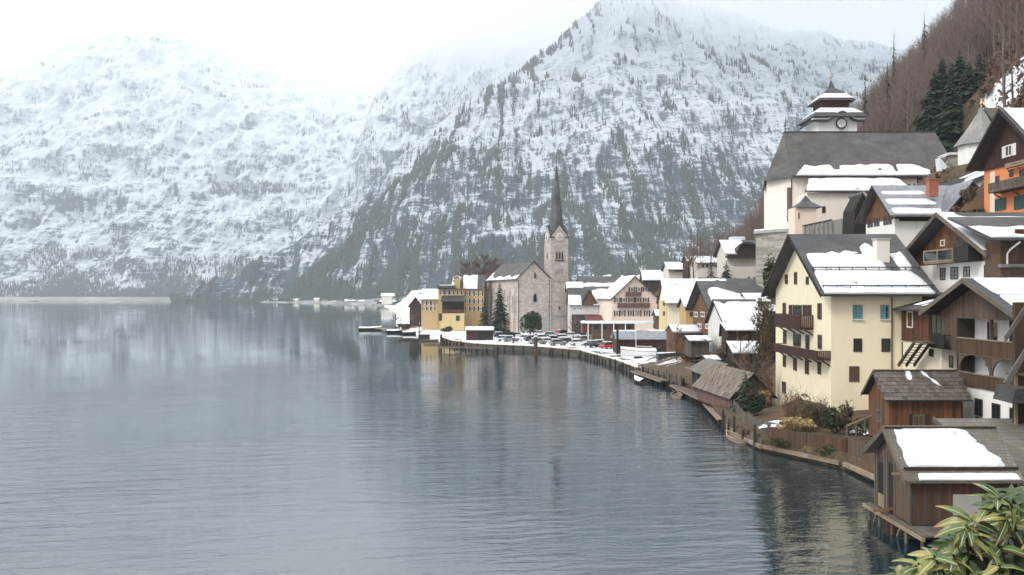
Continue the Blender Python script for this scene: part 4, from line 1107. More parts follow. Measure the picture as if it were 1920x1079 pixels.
r2 = tier('tower_roof', [(hw*.98, Z(187)), (hw*.86, Z(183)), (hw*.58, Z(173)), (hw*.5, Z(170)), (hw*.34, Z(164)), (hw*.16, Z(158)), (hw*.06, Z(150)), (.08, Z(143))], M['copper'], T)
tier('snow', [(hw*.88, Z(182.2)), (hw*.62, Z(172.6)), (hw*.57, Z(171.8))], S, r2)
for sx_ in (-1, 1):
    for k in range(3): pass
MB().lathe([(.05,0),(.05,.6),(.24,.75),(.24,.95),(.04,1.1),(.04,2.0)], tc_+Vector((0,0,Z(144))), 8).build('finial', M['gold'], T)
# eyebrow gable over each clock, with snow line
mb = MB(); sn_ = MB(); prev = None
cxk = PX(1577, ty-.2)
for i in range(15):
    a = i/14; xx = tx0-1.2+a*(tx1-tx0+2.4)
    zz = Z(226)+max(0, math.cos(min(1, abs(xx-cxk)/2.9)*math.pi)*.5+.5)*1.75
    if prev:
        mb.prism([Vector((prev[0], ty-1.0, prev[1]-.32)), Vector((xx, ty-1.0, zz-.32)), Vector((xx, ty-1.0, zz)), Vector((prev[0], ty-1.0, prev[1]))], (0,1.6,.1))
        sn_.prism([Vector((prev[0], ty-.98, prev[1]+.01)), Vector((xx, ty-.98, zz+.01)), Vector((xx, ty-.9, zz+.34)), Vector((prev[0], ty-.9, prev[1]+.34))], (0,1.5,.12))
    prev = (xx, zz)
k = mb.build('eyebrow_cornice', M['copper'], T); sn_.build('snow', S, k)
MB().box(cxk-1.6, cxk+1.6, ty-.3, ty-.003, zt1-1, Z(221)).build('clock_wall', M['white'], T)
ck = MB().lathe([(1.12,0),(1.12,.12)], (0,0,0), 24)
ck.v = [Vector((cxk+v.x, ty-.31-v.z, Z(232)+v.y)) for v in ck.v]; ck = ck.build('clock', M['frame_dark'], T)
f_ = MB().lathe([(.86,0),(.86,.06)], (0,0,0), 24); f_.v = [Vector((cxk+v.x, ty-.435-v.z, Z(232)+v.y)) for v in f_.v]; f_.build('dial', M['frame_white'], ck)
MB().bar((cxk, ty-.52, Z(232)), (cxk+.5, ty-.52, Z(232)+.2), .1, .05).bar((cxk, ty-.52, Z(232)), (cxk-.1, ty-.52, Z(232)-.62), .08, .05).build('hand', M['gold'], ck)
MB().box(tx0-1.2, tx0-.9, ty-1.0, ty+2*hw+.6, Z(226)-.3, Z(226)).build('cornice', M['copper'], T)

# rampart and little round-roofed gate turret below the church
T = thing('rampart', 'tall pale retaining wall below the hillside church', 'wall', (45, 156, 10))
MB().prism([(PX(1417,158),158,10.5),(PX(1488,151),151,10.5),(PX(1488,151),151,23.6),(PX(1417,158),158,23.6)], (3,9,0)).build('wall', M['stonewall'], T)
MB().prism([(PX(1412,158),157.6,23.61),(PX(1490,151),150.6,23.61),(PX(1490,151),150.6,24.1),(PX(1412,158),157.6,24.1)], (3,9.2,0)).build('coping', M['concrete'], T)
snow_slab(T, (PX(1414,158),157.9,24.11), (PX(1488,151)-PX(1414,158),-6.8,0), (1.2,4,0), 20, 4, .3, ALL, S)
T = thing('gate_turret', 'small pink white turret with pyramid roof standing before the hillside church', 'turret', (PX(1510,150),150,20))
MB().box(PX(1490,148.5), PX(1531,148.5), 148.5, 152, 17, PZ(391,150)).build('wall', M['pink'], T)
cx_ = PX(1511,150); mb = MB(); hwx = 2.15
mb.add([(cx_-hwx,148,PZ(391,150)),(cx_+hwx,148,PZ(391,150)),(cx_+hwx,152.5,PZ(391,150)),(cx_-hwx,152.5,PZ(391,150)),(cx_-.75,149.6,PZ(379,150)),(cx_+.75,149.6,PZ(379,150)),(cx_+.75,150.9,PZ(379,150)),(cx_-.75,150.9,PZ(379,150)),(cx_,150.2,PZ(366,150))],
       [(3,2,1,0),(0,1,5,4),(1,2,6,5),(2,3,7,6),(3,0,4,7),(4,5,8),(5,6,8),(6,7,8),(7,4,8)])
mb.build('roof', M['slate'], T)
window(T, ('F',148.5), (1495,1501,398,412), M['pink'], M['wood_pink'], nv=0, nh=0, fw=.12)
T = thing('terrace_wall', 'long grey terrace wall running below the hillside church', 'wall', (55,147,17))
MB().prism([(PX(1508,146),146,12),(PX(1640,146),146,12),(PX(1640,146),146,PZ(398,146)),(PX(1560,146),146,PZ(414,146)),(PX(1508,146),146,PZ(425,146))], (0,1,0)).build('wall', M['concrete'], T)
MB().prism([(PX(1508,146),145.9,PZ(425,146)),(PX(1560,146),145.9,PZ(414,146)),(PX(1560,146),145.9,PZ(414,146)+.25),(PX(1508,146),145.9,PZ(425,146)+.25)], (0,1.2,0)).build('coping', M['wood_grey'], T)
MB().box(PX(1585,145), PX(1625,145), 143, 145.5, PZ(432,145), PZ(428,145)).build('snow', S, T)
k = MB()
for i in range(7): k.bar((PX(1508+i*8.6,145.8), 145.85, PZ(425-i*1.83,146)-3.5), (PX(1508+i*8.6,145.8), 145.85, PZ(425-i*1.83,146)), .22, .12)
k.build('buttress', M['stonewall'], T)
T = thing('dark_gabled_hut', 'small black timber hut with pointed gable between church and cross gabled house', 'hut', (PX(1612,140),140,22))
MB().prism([(PX(1600,140),140,20),(PX(1626,140),140,20),(PX(1626,140),140,PZ(384,140)),(PX(1618,140),140,PZ(364,140)),(PX(1603,140),140,PZ(393,140))], (0,5,0)).build('wall', M['wood_black'], T)
k = MB().bar((PX(1598,139.5),139.6,PZ(398,140)), (PX(1618,139.5),139.6,PZ(363,140)), .2, .2).build('bargeboard', M['wood_dark'], T)
MB().prism([(PX(1618,139.5),139.6,PZ(363,140)),(PX(1632,139.5),139.6,PZ(383,140)),(PX(1632,139.5),139.6,PZ(380,140)),(PX(1618,139.5),139.6,PZ(360,140))], (0,6,0)).build('roof_slope', M['metal'], T)
T.children[-1]; MB().prism([(PX(1620,139.5),139.5,PZ(362.5,140)),(PX(1631,139.5),139.5,PZ(378,140)),(PX(1631,139.5),139.5,PZ(375,140)),(PX(1620,139.5),139.5,PZ(360,140))], (0,6,0)).build('snow', S, T)

# chapel with conical slate roof
T = thing('chapel', 'small white chapel with steep pale slate pyramid roof and gold finial', 'chapel', (64,125,30))
c = Vector((PX(1840,126),126,0)); ze_, zp = PZ(267,124), PZ(203,126)
MB().lathe([(2.9,27),(2.9,ze_)], c, 8, .39).build('wall', M['white'], T)
MB().lathe([(3.5,ze_-.15),(3.3,ze_+.1),(1.6,(ze_+zp)/2),(.1,zp)], c, 8, .39).build('apse_roof', M['slate_pale'], T)
MB().lathe([(.1,0),(.1,.5),(.25,.7),(.12,.95),(.12,1.4)], c+Vector((0,0,zp-.1)), 8).build('finial', M['gold'], T)
MB().box(c.x+.5, c.x+9, 123.6, 128.8, 27, ze_).build('nave_wall', M['white'], T)
for sg in (-1, 1): MB().prism([(c.x+.4,126.2,zp-.1),(c.x+9,126.2,zp-.1),(c.x+9,126.2+sg*3.3,ze_),(c.x+2.0,126.2+sg*3.3,ze_)], (0,0,.18)).build('roof_slope', M['mossroof'], T)
# covered stair up to the church and walls
T = thing('covered_stair', 'long covered stairway roof climbing behind the cross gabled house, snow on it', 'stairway', (58,118,22))
a, b_ = P(1752,352,120), P(1852,315,112)
MB().prism([a+Vector((0,0,-.1)), b_+Vector((0,0,-.1)), b_+Vector((0,-1.4,-1.0)), a+Vector((0,-1.4,-1.0))], (0,0,.2)).build('roof_slope', M['metal_dark'], T)
snow_slab(T.children[-1], a+Vector((.3,-1.3,-.72)), b_-a-Vector((.4,0,0)), (0,1.2,.8), 30, 6, .2, lambda u, v: v < .55 or v > .7, S)
MB().prism([a+Vector((0,.3,-4)), b_+Vector((0,.3,-4)), b_+Vector((0,.3,-.2)), a+Vector((0,.3,-.2))], (0,1,0)).build('wall', M['offwhite'], T)
a2, b2 = P(1772,345,128), P(1850,300,128)
T = thing('cemetery_wall', 'pale snow topped wall zigzagging up towards the chapel', 'wall', tuple(a2))
MB().prism([a2+Vector((0,0,-1)), P(1812,318,128)+Vector((0,0,-1)), P(1812,312,128), a2+Vector((0,0,1.2))], (0,.8,0)).build('wall', M['offwhite'], T)
MB().prism([P(1768,318,134)+Vector((0,0,-2)), P(1815,312,134)+Vector((0,0,-4)), P(1812,289,134), P(1780,290,134)], (0,.8,0)).build('bank_wall', M['stonewall'], T)
MB().prism([P(1768,296,133.8), P(1780,291,133.8), P(1812,289,133.8), P(1812,286,133.8), P(1780,286,133.8), P(1766,292,133.8)], (0,1.4,0)).build('snow', S, T)
MB().prism([P(1765,330,131), P(1780,352,131), P(1775,310,131), P(1762,296,131)], (0,1.4,0)).build('snow', S, T)

# ================================================================== lakeside church
FR[0] = Matrix.Translation((PX(971,290), 290, 0)) @ Matrix.Rotation(math.radians(17), 4, 'Z')
T = thing('lakeside_church', 'pale stone church with tall pointed spire beside the lake', 'church', (6,6,1.2))
st = M['stone']; W = 10.6; Dp = 36
zg = PZ(522,290); zp = PZ(492,290)
MB().prism([(0,0,.8),(W,0,.8),(W,0,zg),(W/2,0,zp),(0,0,zg)], (0,Dp,0)).build('wall', st, T)
for sg, xa in ((-1, -.7), (1, W+.7)):
    r_ = MB().prism([(W/2,-.35,zp+.08),(xa,-.35,zg-.55),(xa,-.35,zg-.32),(W/2,-.35,zp+.38)], (0,Dp+.9,0)).build('roof_slope', M['slate_brown'], T)
    if sg < 0: snow_slab(r_, (xa,-.3,zg-.3), (0,Dp,0), (W/2-xa,0,zp-zg+.65), 50, 16, .3, lambda u, v: v < .2+.05*math.sin(u*23) or (u > .93 and v < .5), S)
MB().prism([(W/2,-.42,zp+.1),(-.85,-.42,zg-.62),(-.85,-.42,zg-.3),(W/2,-.42,zp+.42)], (0,.06,0)).build('bargeboard', M['metal_dark'], T)
MB().prism([(W/2,-.42,zp+.1),(W+.85,-.42,zg-.62),(W+.85,-.42,zg-.3),(W/2,-.42,zp+.42)], (0,.06,0)).build('bargeboard', M['metal_dark'], T)
MB().tube((.12,-.12,zg-.6),(.12,-.12,1),.1,.1,6).build('downpipe', M['metal_dark'], T); MB().tube((W-.15,-.12,zg-.6),(W-.15,-.12,1),.1,.1,6).build('downpipe', M['metal_dark'], T)
MB().box(-.06,W,-.1,-.003,.8,PZ(594,290)).build('plinth', M['concrete'], T)
Fc = ('F', 0); uw = W*.42
def gothic(T, face, u, z0, z1, w_, fm, pm):
    mb = MB(); k = 6; zs = z1-w_*.9
    out = [(u-w_/2, z0), (u+w_/2, z0), (u+w_/2, zs)]+[(u+w_/2-w_/2*(i/k)**1.2, zs+w_*.9*math.sin(i/k*math.pi/2)) for i in range(1, k+1)]
    out += [(u-w_/2+w_/2*((k-i)/k)**1.2, zs+w_*.9*math.sin((k-i)/k*math.pi/2)) for i in range(1, k+1)]
    def pr(sc, n0, n1, mat, nm, par):
        cz = (z0+z1)/2; q = [fpt(face, u+(a-u)*sc, cz+(b-cz)*(sc*.5+.5), n0) for a, b in out]
        return MB().prism(q, fpt(face, u, 0, n1)-fpt(face, u, 0, n0)).build(nm, mat, par)
    w1 = pr(1.0, .003, .12, fm, 'window', T); pr(.66, .121, .15, pm, 'pane', w1)
gothic(T, Fc, hit(Fc, 1003,560)[0], PZ(568,290), PZ(549,290), 1.5, M['stonewall'], gl)
gothic(T, Fc, hit(Fc, 1003,512)[0], PZ(523,290), PZ(510,290), .9, M['stonewall'], fd)
for y in (5, 11, 17, 23, 29): gothic(T, ('L', 0), y, 7, 13.5, 1.3, M['stonewall'], gl)
for y in (2, 8, 14, 20, 26, 32): MB().prism([(-1.1,y,.8),(0,y,.8),(0,y,zg-2.5),(-.7,y,zg-5)], (0,.8,0)).build('buttress', st, T)
# tower
tw = 6.0; tx = W+.15; ty_ = -.4
zt = PZ(444,290); 
MB().box(tx, tx+tw, ty_, ty_+tw, .8, zt).build('tower_wall', st, T)
for z in (PZ(527,290), PZ(594,290)): MB().box(tx-.15, tx+tw+.15, ty_-.15, ty_+tw+.15, z, z+.35).build('string_course', M['concrete'], T)
MB().box(tx-.25, tx-.003, ty_-.25, ty_+tw, .8, PZ(528,290)).build('corner_buttress', st, T)
c = Vector((tx+tw/2, ty_+tw/2, 0)); zgp = PZ(421,290)
for kx, ky in ((0,-1),(0,1),(-1,0),(1,0)):
    px_ = Vector((-ky, kx, 0)); nrm = Vector((kx, ky, 0)); b0 = c+nrm*(tw/2+.04)
    MB().prism([b0-px_*tw/2+Vector((0,0,zt)), b0+px_*tw/2+Vector((0,0,zt)), b0+Vector((0,0,zgp))], -nrm*.5).build('gable', st, T)
    for sg in (-1, 1): MB().prism([b0+nrm*.06+px_*sg*(tw/2+.2)+Vector((0,0,zt-.2)), b0+nrm*.06+Vector((0,0,zgp)), b0+nrm*.06+Vector((0,0,zgp+.28)), b0+nrm*.06+px_*sg*(tw/2+.2)+Vector((0,0,zt+.05))], -nrm*1.2).build('coping', M['metal_dark'], T)
    q = MB().lathe([(1.3,0),(1.25,.12)], (0,0,0), 24); ctr = b0+Vector((0,0,zt+.15))+nrm*.08
    q.v = [ctr+px_*v.x+Vector((0,0,v.y))+nrm*(v.z+.02) for v in q.v]; ck = q.build('clock', M['offwhite'], T)
    q = MB().lathe([(.95,0),(.95,.04),(.7,.04)], (0,0,0), 24); q.v = [ctr+px_*v.x+Vector((0,0,v.y))+nrm*(v.z+.145) for v in q.v]; q.build('dial', M['greywall'], ck)
    o_ = ctr+nrm*.22; MB().bar(o_, o_+px_*.5+Vector((0,0,.25)), .13, .06).bar(o_, o_-Vector((0,0,.8)), .1, .06).build('hand', M['frame_dark'], ck)
# spire, eight-sided with a broached foot
sp = [(tw*.50, zt-.1), (tw*.47, PZ(434,290)), (tw*.385, PZ(420,290)), (tw*.32, PZ(400,290)), (.12, PZ(303,290))]
MB().lathe(sp, c, 8, math.pi/8).build('spire', M['slate_spire'], T)
MB().lathe([(.1,0),(.1,1.2),(.35,1.5),(.1,1.8),(.08,3.2)], c+Vector((0,0,PZ(305,290))), 8).build('finial', M['copper'], T)
q = c+Vector((-tw/2+.1, -tw/2+.1, 0)); 
Ft = ('F', ty_); Lt = ('L', tx)
for i, du in enumerate((-.95, 0, .95)): gothic(T, Ft, c.x+du, PZ(487,290), PZ(470,290), .75, M['stonewall'], fd)
MB().box(c.x-1.7, c.x+1.7, ty_-.22, ty_-.003, PZ(489,290), PZ(487.5,290)).build('sill', M['metal_dark'], T)
for du in (-.9, 0, .9): MB().box(c.x+du-.3, c.x+du+.3, ty_-.1, ty_-.003, PZ(513,290), PZ(504,290)).build('louvre_panel', M['stonewall'], T)
gothic(T, Lt, c.y, PZ(484,290), PZ(473,290), .9, M['stonewall'], fd)
MB().box(c.x-.25, c.x+.25, ty_-.08, ty_-.003, PZ(582,290), PZ(575,290)).build('slit', fd, T)
FR[0] = Matrix.Identity(4)
# ================================================================== houses of the village
def wins(H, face, items, fm=fb, pm=gl, **kw):
    kw.setdefault('nv', 1); kw.setdefault('nh', 0); kw.setdefault('fw', .16)
    for r in items: window(H.T, face, r, fm, pm, **kw)
def sq(cx_, cy_, w_=7, h_=10): return (cx_-w_/2, cx_+w_/2, cy_-h_/2, cy_+h_/2)
def snowall(lo=0, hi=1, seed=1, amp=.05):
    g = wob(seed, amp, 3); return lambda u, v: (lo <= 0 or v >= lo+g(u+.3)) and (hi >= 1 or v <= hi+g(u)) and u > .01

# white boarded house end by the water, with its snowed side roof
H = House('white_gabled_house', 'narrow white boarded house end with a steep dark verge near the shore', 'house',
          31.4, 37, 135, 147.5, 2.4, 8.9, 12.3, 'x', M['white'], M['metal_dark'], og=.5, oe=.6, rp=.56, barge=M['wood_black'])
planks(H.T, ('L', 31.4), 135.02, 147.4, .5, 2.5, lambda u: 8.7+(u-135)*.42 if u < 142 else 11.6-(u-142)*.5, M['frame_white'], jit=.05, gap=.05)
H.snow('near', S, snowall(0, .9, 3), .25, 30, 10)
MB().box(32.2, 38.5, 134.6, 134.98, 5.2, 8.3).build('boarding', M['wood_dark'], H.T)
rails(H.T, 'balcony', ('F', 134.6), 32.3, 38, 5.4, 1.1, 1.0, M['wood_brown'], .35)
H = House('snowy_lean_to', 'low outbuilding with thick snow roof below the white boarded house', 'outbuilding',
          PX(1364,130), PX(1420,130), 130, 133.8, 3, PZ(621,130), PZ(608,132), 'x', M['wood_dark'], M['metal_dark'], og=.3, oe=.4, rp=.9)
H.snow('near', S, ALL, .3, 20, 8)
H = House('garden_shed', 'small dark garden shed with flat snow roof beside the creeper', 'shed',
          PX(1377,122), PX(1428,122), 122, 126, 2.4, PZ(663,122), PZ(643,125), 'x', M['wood_black'], M['metal_dark'], og=.3, oe=.4, rp=.85)
H.snow('near', S, lambda u, v: not .72 < u < .76, .3, 20, 10)
# brown timber gable
H = House('brown_gabled_house', 'brown timber house with dark pointed gable facing the lake behind the white boarded one', 'house',
          33, 44, 150, 168, 2.4, 10.8, 15.4, 'x', M['wood_dark'], M['slate'], og=1.2, oe=1.0, barge=M['wood_black'])
planks(H.T, ('L', 33), 150, 168, .55, 6.5, lambda u: 15.1-abs(u-159)*.51, M['wood_orange'])
H.snow('near', S, lambda u, v: v < .8-.9*abs(u-.2) and u > .1, .3, 24, 14)
wins(H, ('L', 32.95), [sq(1305,590), sq(1318,590), sq(1330,590), sq(1312,612), sq(1326,612)], fm=fw_)
H = House('dark_snow_roofed_house', 'dark timber house with a snow covered eave behind the white boarded house', 'house',
          PX(1364,172), PX(1424,172), 172, 182, 6, PZ(556,172), PZ(536,177), 'x', M['wood_dark'], M['slate'], og=.6, oe=.8)
H.snow('near', S, snowall(0, .55, 8, .12), .35, 30, 12)
wins(H, ('F', 172), [sq(1375,562,6,6), sq(1392,562,6,6), sq(1408,562,6,6)])
# cream house with the big snow roof
H = House('snow_roofed_house', 'cream house with yellow end wall under one big smooth snow roof', 'house',
          33.6, 47, 200, 210, 1.6, 12.2, 16.6, 'x', M['cream2'], M['slate'], og=.6, oe=1.2)
H.snow('near', S, ALL, .35, 40, 14)
MB().box(33.45, 33.597, 200.1, 209.9, 1.6, 12).build('end_wall', M['yellow'], H.T)
wins(H, ('L', 33.4), [sq(1245,570,3,8), sq(1245,588,3,8)])
H = House('yellow_annex', 'small orange annex with snow roof beside the cream snow roofed house', 'house',
          PX(1286,185), PX(1330,185), 185, 192, 1.8, PZ(575,185), PZ(560,189), 'x', M['ochre'], M['wood_dark'], og=.5, oe=.7)
H.snow('near', S, ALL, .3, 20, 10); wins(H, ('F', 185), [sq(1296,590,6,8), sq(1310,590,6,8)])
# pink inn
FR[0] = Matrix.Translation((PX(1147,240), 240, 0)) @ Matrix.Rotation(math.radians(6), 4, 'Z')
H = House('pink_inn', 'pale pink gabled inn with three rows of windows and small flower balconies', 'house',
          0, 12.1, 0, 16, 1.5, 12.4, 18.0, 'y', M['pink'], M['slate_brown'], og=.8, oe=.5, barge=M['wood_brown'])
f = ('F', 0)
for xs, yy, hh in (((1157.6,1169.6,1184,1196.6,1211), 563, 9), ((1157,1167,1183,1197,1213), 588, 11), ((1184.6,1198,1211), 543, 9)):
    for a in xs: window(H.T, f, sq(a, yy, 6, hh), fw_, gl, nv=1, nh=0, fw=.14, shut=fb)
for a, c, p0, p1 in ((1172,1201,549,555),(1157,1217,570,576)):
    u0, u1, z0, z1 = rect(f, a, c, p0, p1); rails(H.T, 'balcony', f, u0, u1, z0, z1-z0+.2, .9, fb, .3)
O, U, V, ro = H.planes['far']; snow_slab(ro, O, U, V, 24, 12, .25, lambda u, v: v > .45 and u > .5 or v > .85, S)
O, U, V, ro = H.planes['near']; snow_slab(ro, O, U, V, 24, 12, .25, lambda u, v: True, S)
rails(H.T, 'side_balcony', ('R', 12.1), 2, 9, 9.0, 1.0, 1.2, M['wood_brown'], .35); rails(H.T, 'side_balcony', ('R', 12.1), 2, 9, 5.6, 1.0, 1.2, M['wood_brown'], .35)
FR[0] = Matrix.Identity(4)
# grey long building right of the church
H = House('long_grey_house', 'long pale grey house with brown dormer gable next to the church tower', 'house',
          PX(1069,256), PX(1146,256), 256, 268, 1.4, PZ(571,256), PZ(541,262), 'x', M['greywall'], M['slate'], og=.4, oe=.6)
H.snow('near', S, lambda u, v: (u < .3 and v < .55) or (u > .56 and v < .95-.5*abs(u-.8)), .35, 50, 14)
a = PX(1105, 255.6); hw_ = PX(1117,255.6)-a; zd0, zd1 = PZ(573,255.6), PZ(545,255.6)
d = MB().prism([(a-hw_,255.5,zd0),(a+hw_,255.5,zd0),(a+hw_,255.5,zd0+.8),(a,255.5,zd1),(a-hw_,255.5,zd0+.8)], (0,6,0)).build('dormer', M['wood_brown'], H.T)
for sg in (-1, 1): MB().prism([(a,255.1,zd1+.05),(a+sg*(hw_+.4),255.1,zd0+.5),(a+sg*(hw_+.4),255.1,zd0+.75),(a,255.1,zd1+.32)], (0,6.2,0)).build('dormer_roof', M['metal_dark'], d)
wins(H, ('F', 256), [(1074,1080,577,583),(1086,1092,577,583),(1121,1127,577,583),(1134,1140,577,583)], fm=fw_)
fbox(MB(), ('F', 256), PX(1072,256), PX(1131,256), 1.4, PZ(590,256), .01, .05).build('ground_floor_shade_panel', M['frame_dark'], H.T)  # dark panel on the wall, painted in for the shade of the open ground floor
H = House('dark_roofed_hall', 'wide dark roofed hall seen behind the long grey house', 'house',
          PX(1090,330), PX(1166,330), 330, 350, 1.5, PZ(538,330), PZ(519,340), 'x', M['wood_black'], M['slate'], og=.8, oe=1.5)
H.snow('near', S, lambda u, v: .05 < v < .45, .4, 30, 12)
H = House('tower_side_house', 'small house with snow patches on a dark roof tucked behind the church tower', 'house',
          PX(1066,285), PX(1092,285), 285, 295, 1.5, PZ(552,285), PZ(530,290), 'x', M['wood_dark'], M['slate'], og=.6, oe=.8)
H.snow('near', S, lambda u, v: v > .5, .35, 16, 10)
# terrace pavilion, awnings
T = thing('snowy_pavilion', 'long flat pavilion with white snow roof in front of the pink inn', 'pavilion', (PX(1165,228),229,1.4))
MB().box(PX(1112,228), PX(1190,228), 228, 232, 1.3, PZ(607,228)).build('wall', M['wood_brown'], T)
MB().box(PX(1100,228), PX(1236,228), 227.2, 233, PZ(607,228)+.003, PZ(603,228)).build('roof', S, T)
for a in (1102,1128,1150,1172,1196,1215,1233): MB().box(PX(a,227.4), PX(a,227.4)+.2, 227.4, 227.6, 1.3, PZ(607,228)).build('post', fw_, T)
for a in (1118,1134,1157,1180): window(T, ('F', 228), sq(a, 614, 8, 8), fd, gl)
T = thing('red_awning', 'dark red awning below the long grey house', 'awning', (PX(1113,250),250,1.4))
MB().prism([(PX(1098,249),249,PZ(601,249)),(PX(1098,249),253,PZ(592,252)),(PX(1098,249),253,PZ(592,252)+.12),(PX(1098,249),249,PZ(601,249)+.12)], (PX(1130,249)-PX(1098,249),0,0)).build('canopy', M['redpaint'], T)
for a in (1099,1129): MB().box(PX(a,249), PX(a,249)+.12, 249.05, 249.17, 1.3, PZ(601,249)).build('post', fw_, T)
# long dark shed by the sailing boat
H = House('long_boat_shed', 'long low dark shed with plain grey roof behind the sailing boat', 'shed',
          PX(1157,184), PX(1252,184), 184, 192, 1.2, PZ(636,184), PZ(621,188), 'x', M['wood_maroon'], M['metal'], og=.4, oe=.5)
H.snow('near', S, lambda u, v: v > .86, .2, 40, 14)
planks(H.T, ('F', 184), PX(1157,184), PX(1252,184), .45, 1.3, PZ(637,184), M['wood_maroon'])
MB().box(PX(1156,183), PX(1160,183), 183, 183.4, 1.2, PZ(618,183)).build('post', M['wood_black'], H.T)
H = House('orange_hut', 'small orange boarded hut with a snowy tin roof', 'hut',
          28.2, PX(1319,163), 160, 168, 1.6, PZ(624,160), PZ(611,164), 'x', M['wood_orange'], M['metal'], og=.3, oe=.5)
H.snow('near', S, lambda u, v: u < .8 and v > .1, .15, 20, 8)
planks(H.T, ('L', 28.2), 160, 168, .4, 1.7, PZ(626,160), M['wood_orange'])
# yellow waterfront complex
T = thing('yellow_waterfront_house', 'yellow house with flat dark roof and brown wooden veranda near the headland', 'house', (PX(846,308),308,1.5))
MB().box(PX(822,310), PX(869,310), 310, 322, 1.5, PZ(541,310)).build('wall', M['ochre2'], T)
MB().box(PX(820,309), PX(852,309), 309, 323, PZ(541,309), PZ(536,309)).build('roof', M['slate'], T)
MB().box(PX(824,309), PX(850,309), 309.4, 322.6, PZ(536,309)+.002, PZ(536,309)+.35).build('snow', S, T)
MB().box(PX(826,303), PX(870,303), 303, 309.99, 1.5, PZ(588,303)).build('base_wall', M['yellow'], T)
MB().box(PX(829,305), PX(869,305), 305, 309.9, PZ(587,305), PZ(566,305)).build('veranda', M['wood_dark'], T)
MB().prism([(PX(826,303),303,PZ(566,303)),(PX(826,303),309.9,PZ(556,309)),(PX(826,303),309.9,PZ(556,309)+.25),(PX(826,303),303,PZ(566,303)+.25)], (PX(871,303)-PX(826,303),0,0)).build('veranda_roof', M['metal_dark'], T)
rails(T, 'railing', ('F', 303.8), PX(829,303), PX(869,303), PZ(588,303)+.15, 1.1, .6, M['wood_red'], .35)
window(T, ('F', 303), (822.5,829,588,602), fb, fd, nv=0, nh=0, name='door'); window(T, ('F', 303), (855,862,592,602), fb, gl); [window(T, ('F', 310), sq(a_,549,4.4,7), fw_, gl, fw=.14, shut=M['wood_brown']) for a_ in (829,838,847,862)]; MB().box(PX(820,309.5), PX(871,309.5), 309.2, 309.99, PZ(542.6,310), PZ(541.4,310)).build('cornice', M['wood_brown'], T)
MB().box(PX(852,311), PX(862,311), 311, 316, PZ(541,311), PZ(524,311)).build('dormer', M['ochre'], T)
H = House('ochre_house', 'tall ochre yellow house with white snow roof beside the dark conifer', 'house',
          PX(869.5,313), PX(907,313), 313, 325, 1.5, PZ(541,313), PZ(517,319), 'x', M['ochre'], M['slate'], og=.3, oe=.6)
H.snow('near', S, lambda u, v: u < .66, .35, 30, 12)
wins(H, ('F', 313), [sq(a_,b_,4.4,8) for a_ in (877,885,893,901) for b_ in (551,565,579)], fm=fw_, shut=M['wood_brown'])
H = House('low_ochre_annex', 'low ochre annex with snow roof on the lake side of the yellow veranda house', 'house',
          PX(790,316), PX(821.5,316), 316, 326, 1.5, PZ(561,316), PZ(543,321), 'x', M['ochre2'], M['slate'], og=.4, oe=.6)
H.snow('near', S, ALL, .35, 24, 10); wins(H, ('F', 316), [sq(a_,b_,4,6.5) for a_ in (796,804,812) for b_ in (569,579)], fm=fw_, shut=M['wood_brown'])
H = House('dark_chalet', 'small dark chalet with half snowy roof at the tip of the village', 'chalet',
          PX(768,345), PX(790,345), 345, 352, 1.5, PZ(572,345), PZ(558,347), 'y', M['wood_dark'], M['slate'], og=.6, oe=.8)
O, U, V, ro = H.planes['far']; snow_slab(ro, O, U, V, 16, 10, .3, ALL, S)
for i, (a, c, e_, r_, Y, lab, wm) in enumerate((
    (850, 872, 532, 516, 400, 'snow roofed house high behind the yellow veranda house', 'offwhite'),
    (884, 912, 527, 508, 380, 'maroon house with snow on its roof behind the ochre house', 'wood_maroon'),
    (908, 935, 533, 515, 360, 'brown house half hidden by the bare trees beside the church', 'wood_red'),
    (800, 822, 562, 548, 420, 'white house with snow roof behind the low ochre annex', 'offwhite'),
    (1128, 1150, 530, 514, 420, 'far white house behind the dark roofed hall', 'offwhite'))):
    H = House('village_house', lab, 'house', PX(a,Y), PX(c,Y), Y, Y+10, 1.5, PZ(e_,Y), PZ(r_,Y+5), 'x', M[wm], M['slate'], og=.6, oe=.9, group='houses in the middle of the village')
    H.snow('near', S, snowall(0, .8, i+20, .15), .4, 20, 10); wins(H, ('F', Y), [sq(a+6, e_+8, 4, 7), sq(c-6, e_+8, 4, 7)])
# houses higher up on the right of the delta
Y = 232
H = House('hillside_chalet', 'white and brown chalet with rounded gable on the slope under the church rampart', 'chalet',
          PX(1364,Y), PX(1420,Y), Y, Y+12, 15, PZ(474,Y), PZ(452,Y+6), 'x', M['offwhite'], M['slate'], og=.8, oe=1.2)
H.snow('near', S, lambda u, v: u < .62, .4, 24, 10)
zz = PZ(474,Y-1)
mb = MB(); pl = [(PX(1384,Y-2), Y-2, PZ(480,Y))]+[(PX(1400+19*math.cos(a),Y-2), Y-2, PZ(472-14*math.sin(a),Y)) for a in [math.pi*(1-k/8) for k in range(9)]]+[(PX(1416,Y-2), Y-2, PZ(480,Y))]
mb.prism(pl, (0,3,0)).build('gable', M['wood_brown'], H.T)
mb = MB()
for (p, q) in zip(pl[1:-1], pl[2:-1]): mb.bar(Vector(p)+Vector((0,-.7,.25)), Vector(q)+Vector((0,-.7,.25)), 1.6, .35)
mb.build('gable_roof', M['slate'], H.T)
MB().box(PX(1364,Y-2.4), PX(1419,Y-2.4), Y-2.4, Y-.01, PZ(484,Y), PZ(480,Y)).build('balcony', M['wood_dark'], H.T)
MB().box(PX(1362,Y), PX(1420,Y), Y-1.2, Y-.02, 12, PZ(500,Y)).build('base_wall', M['offwhite'], H.T)
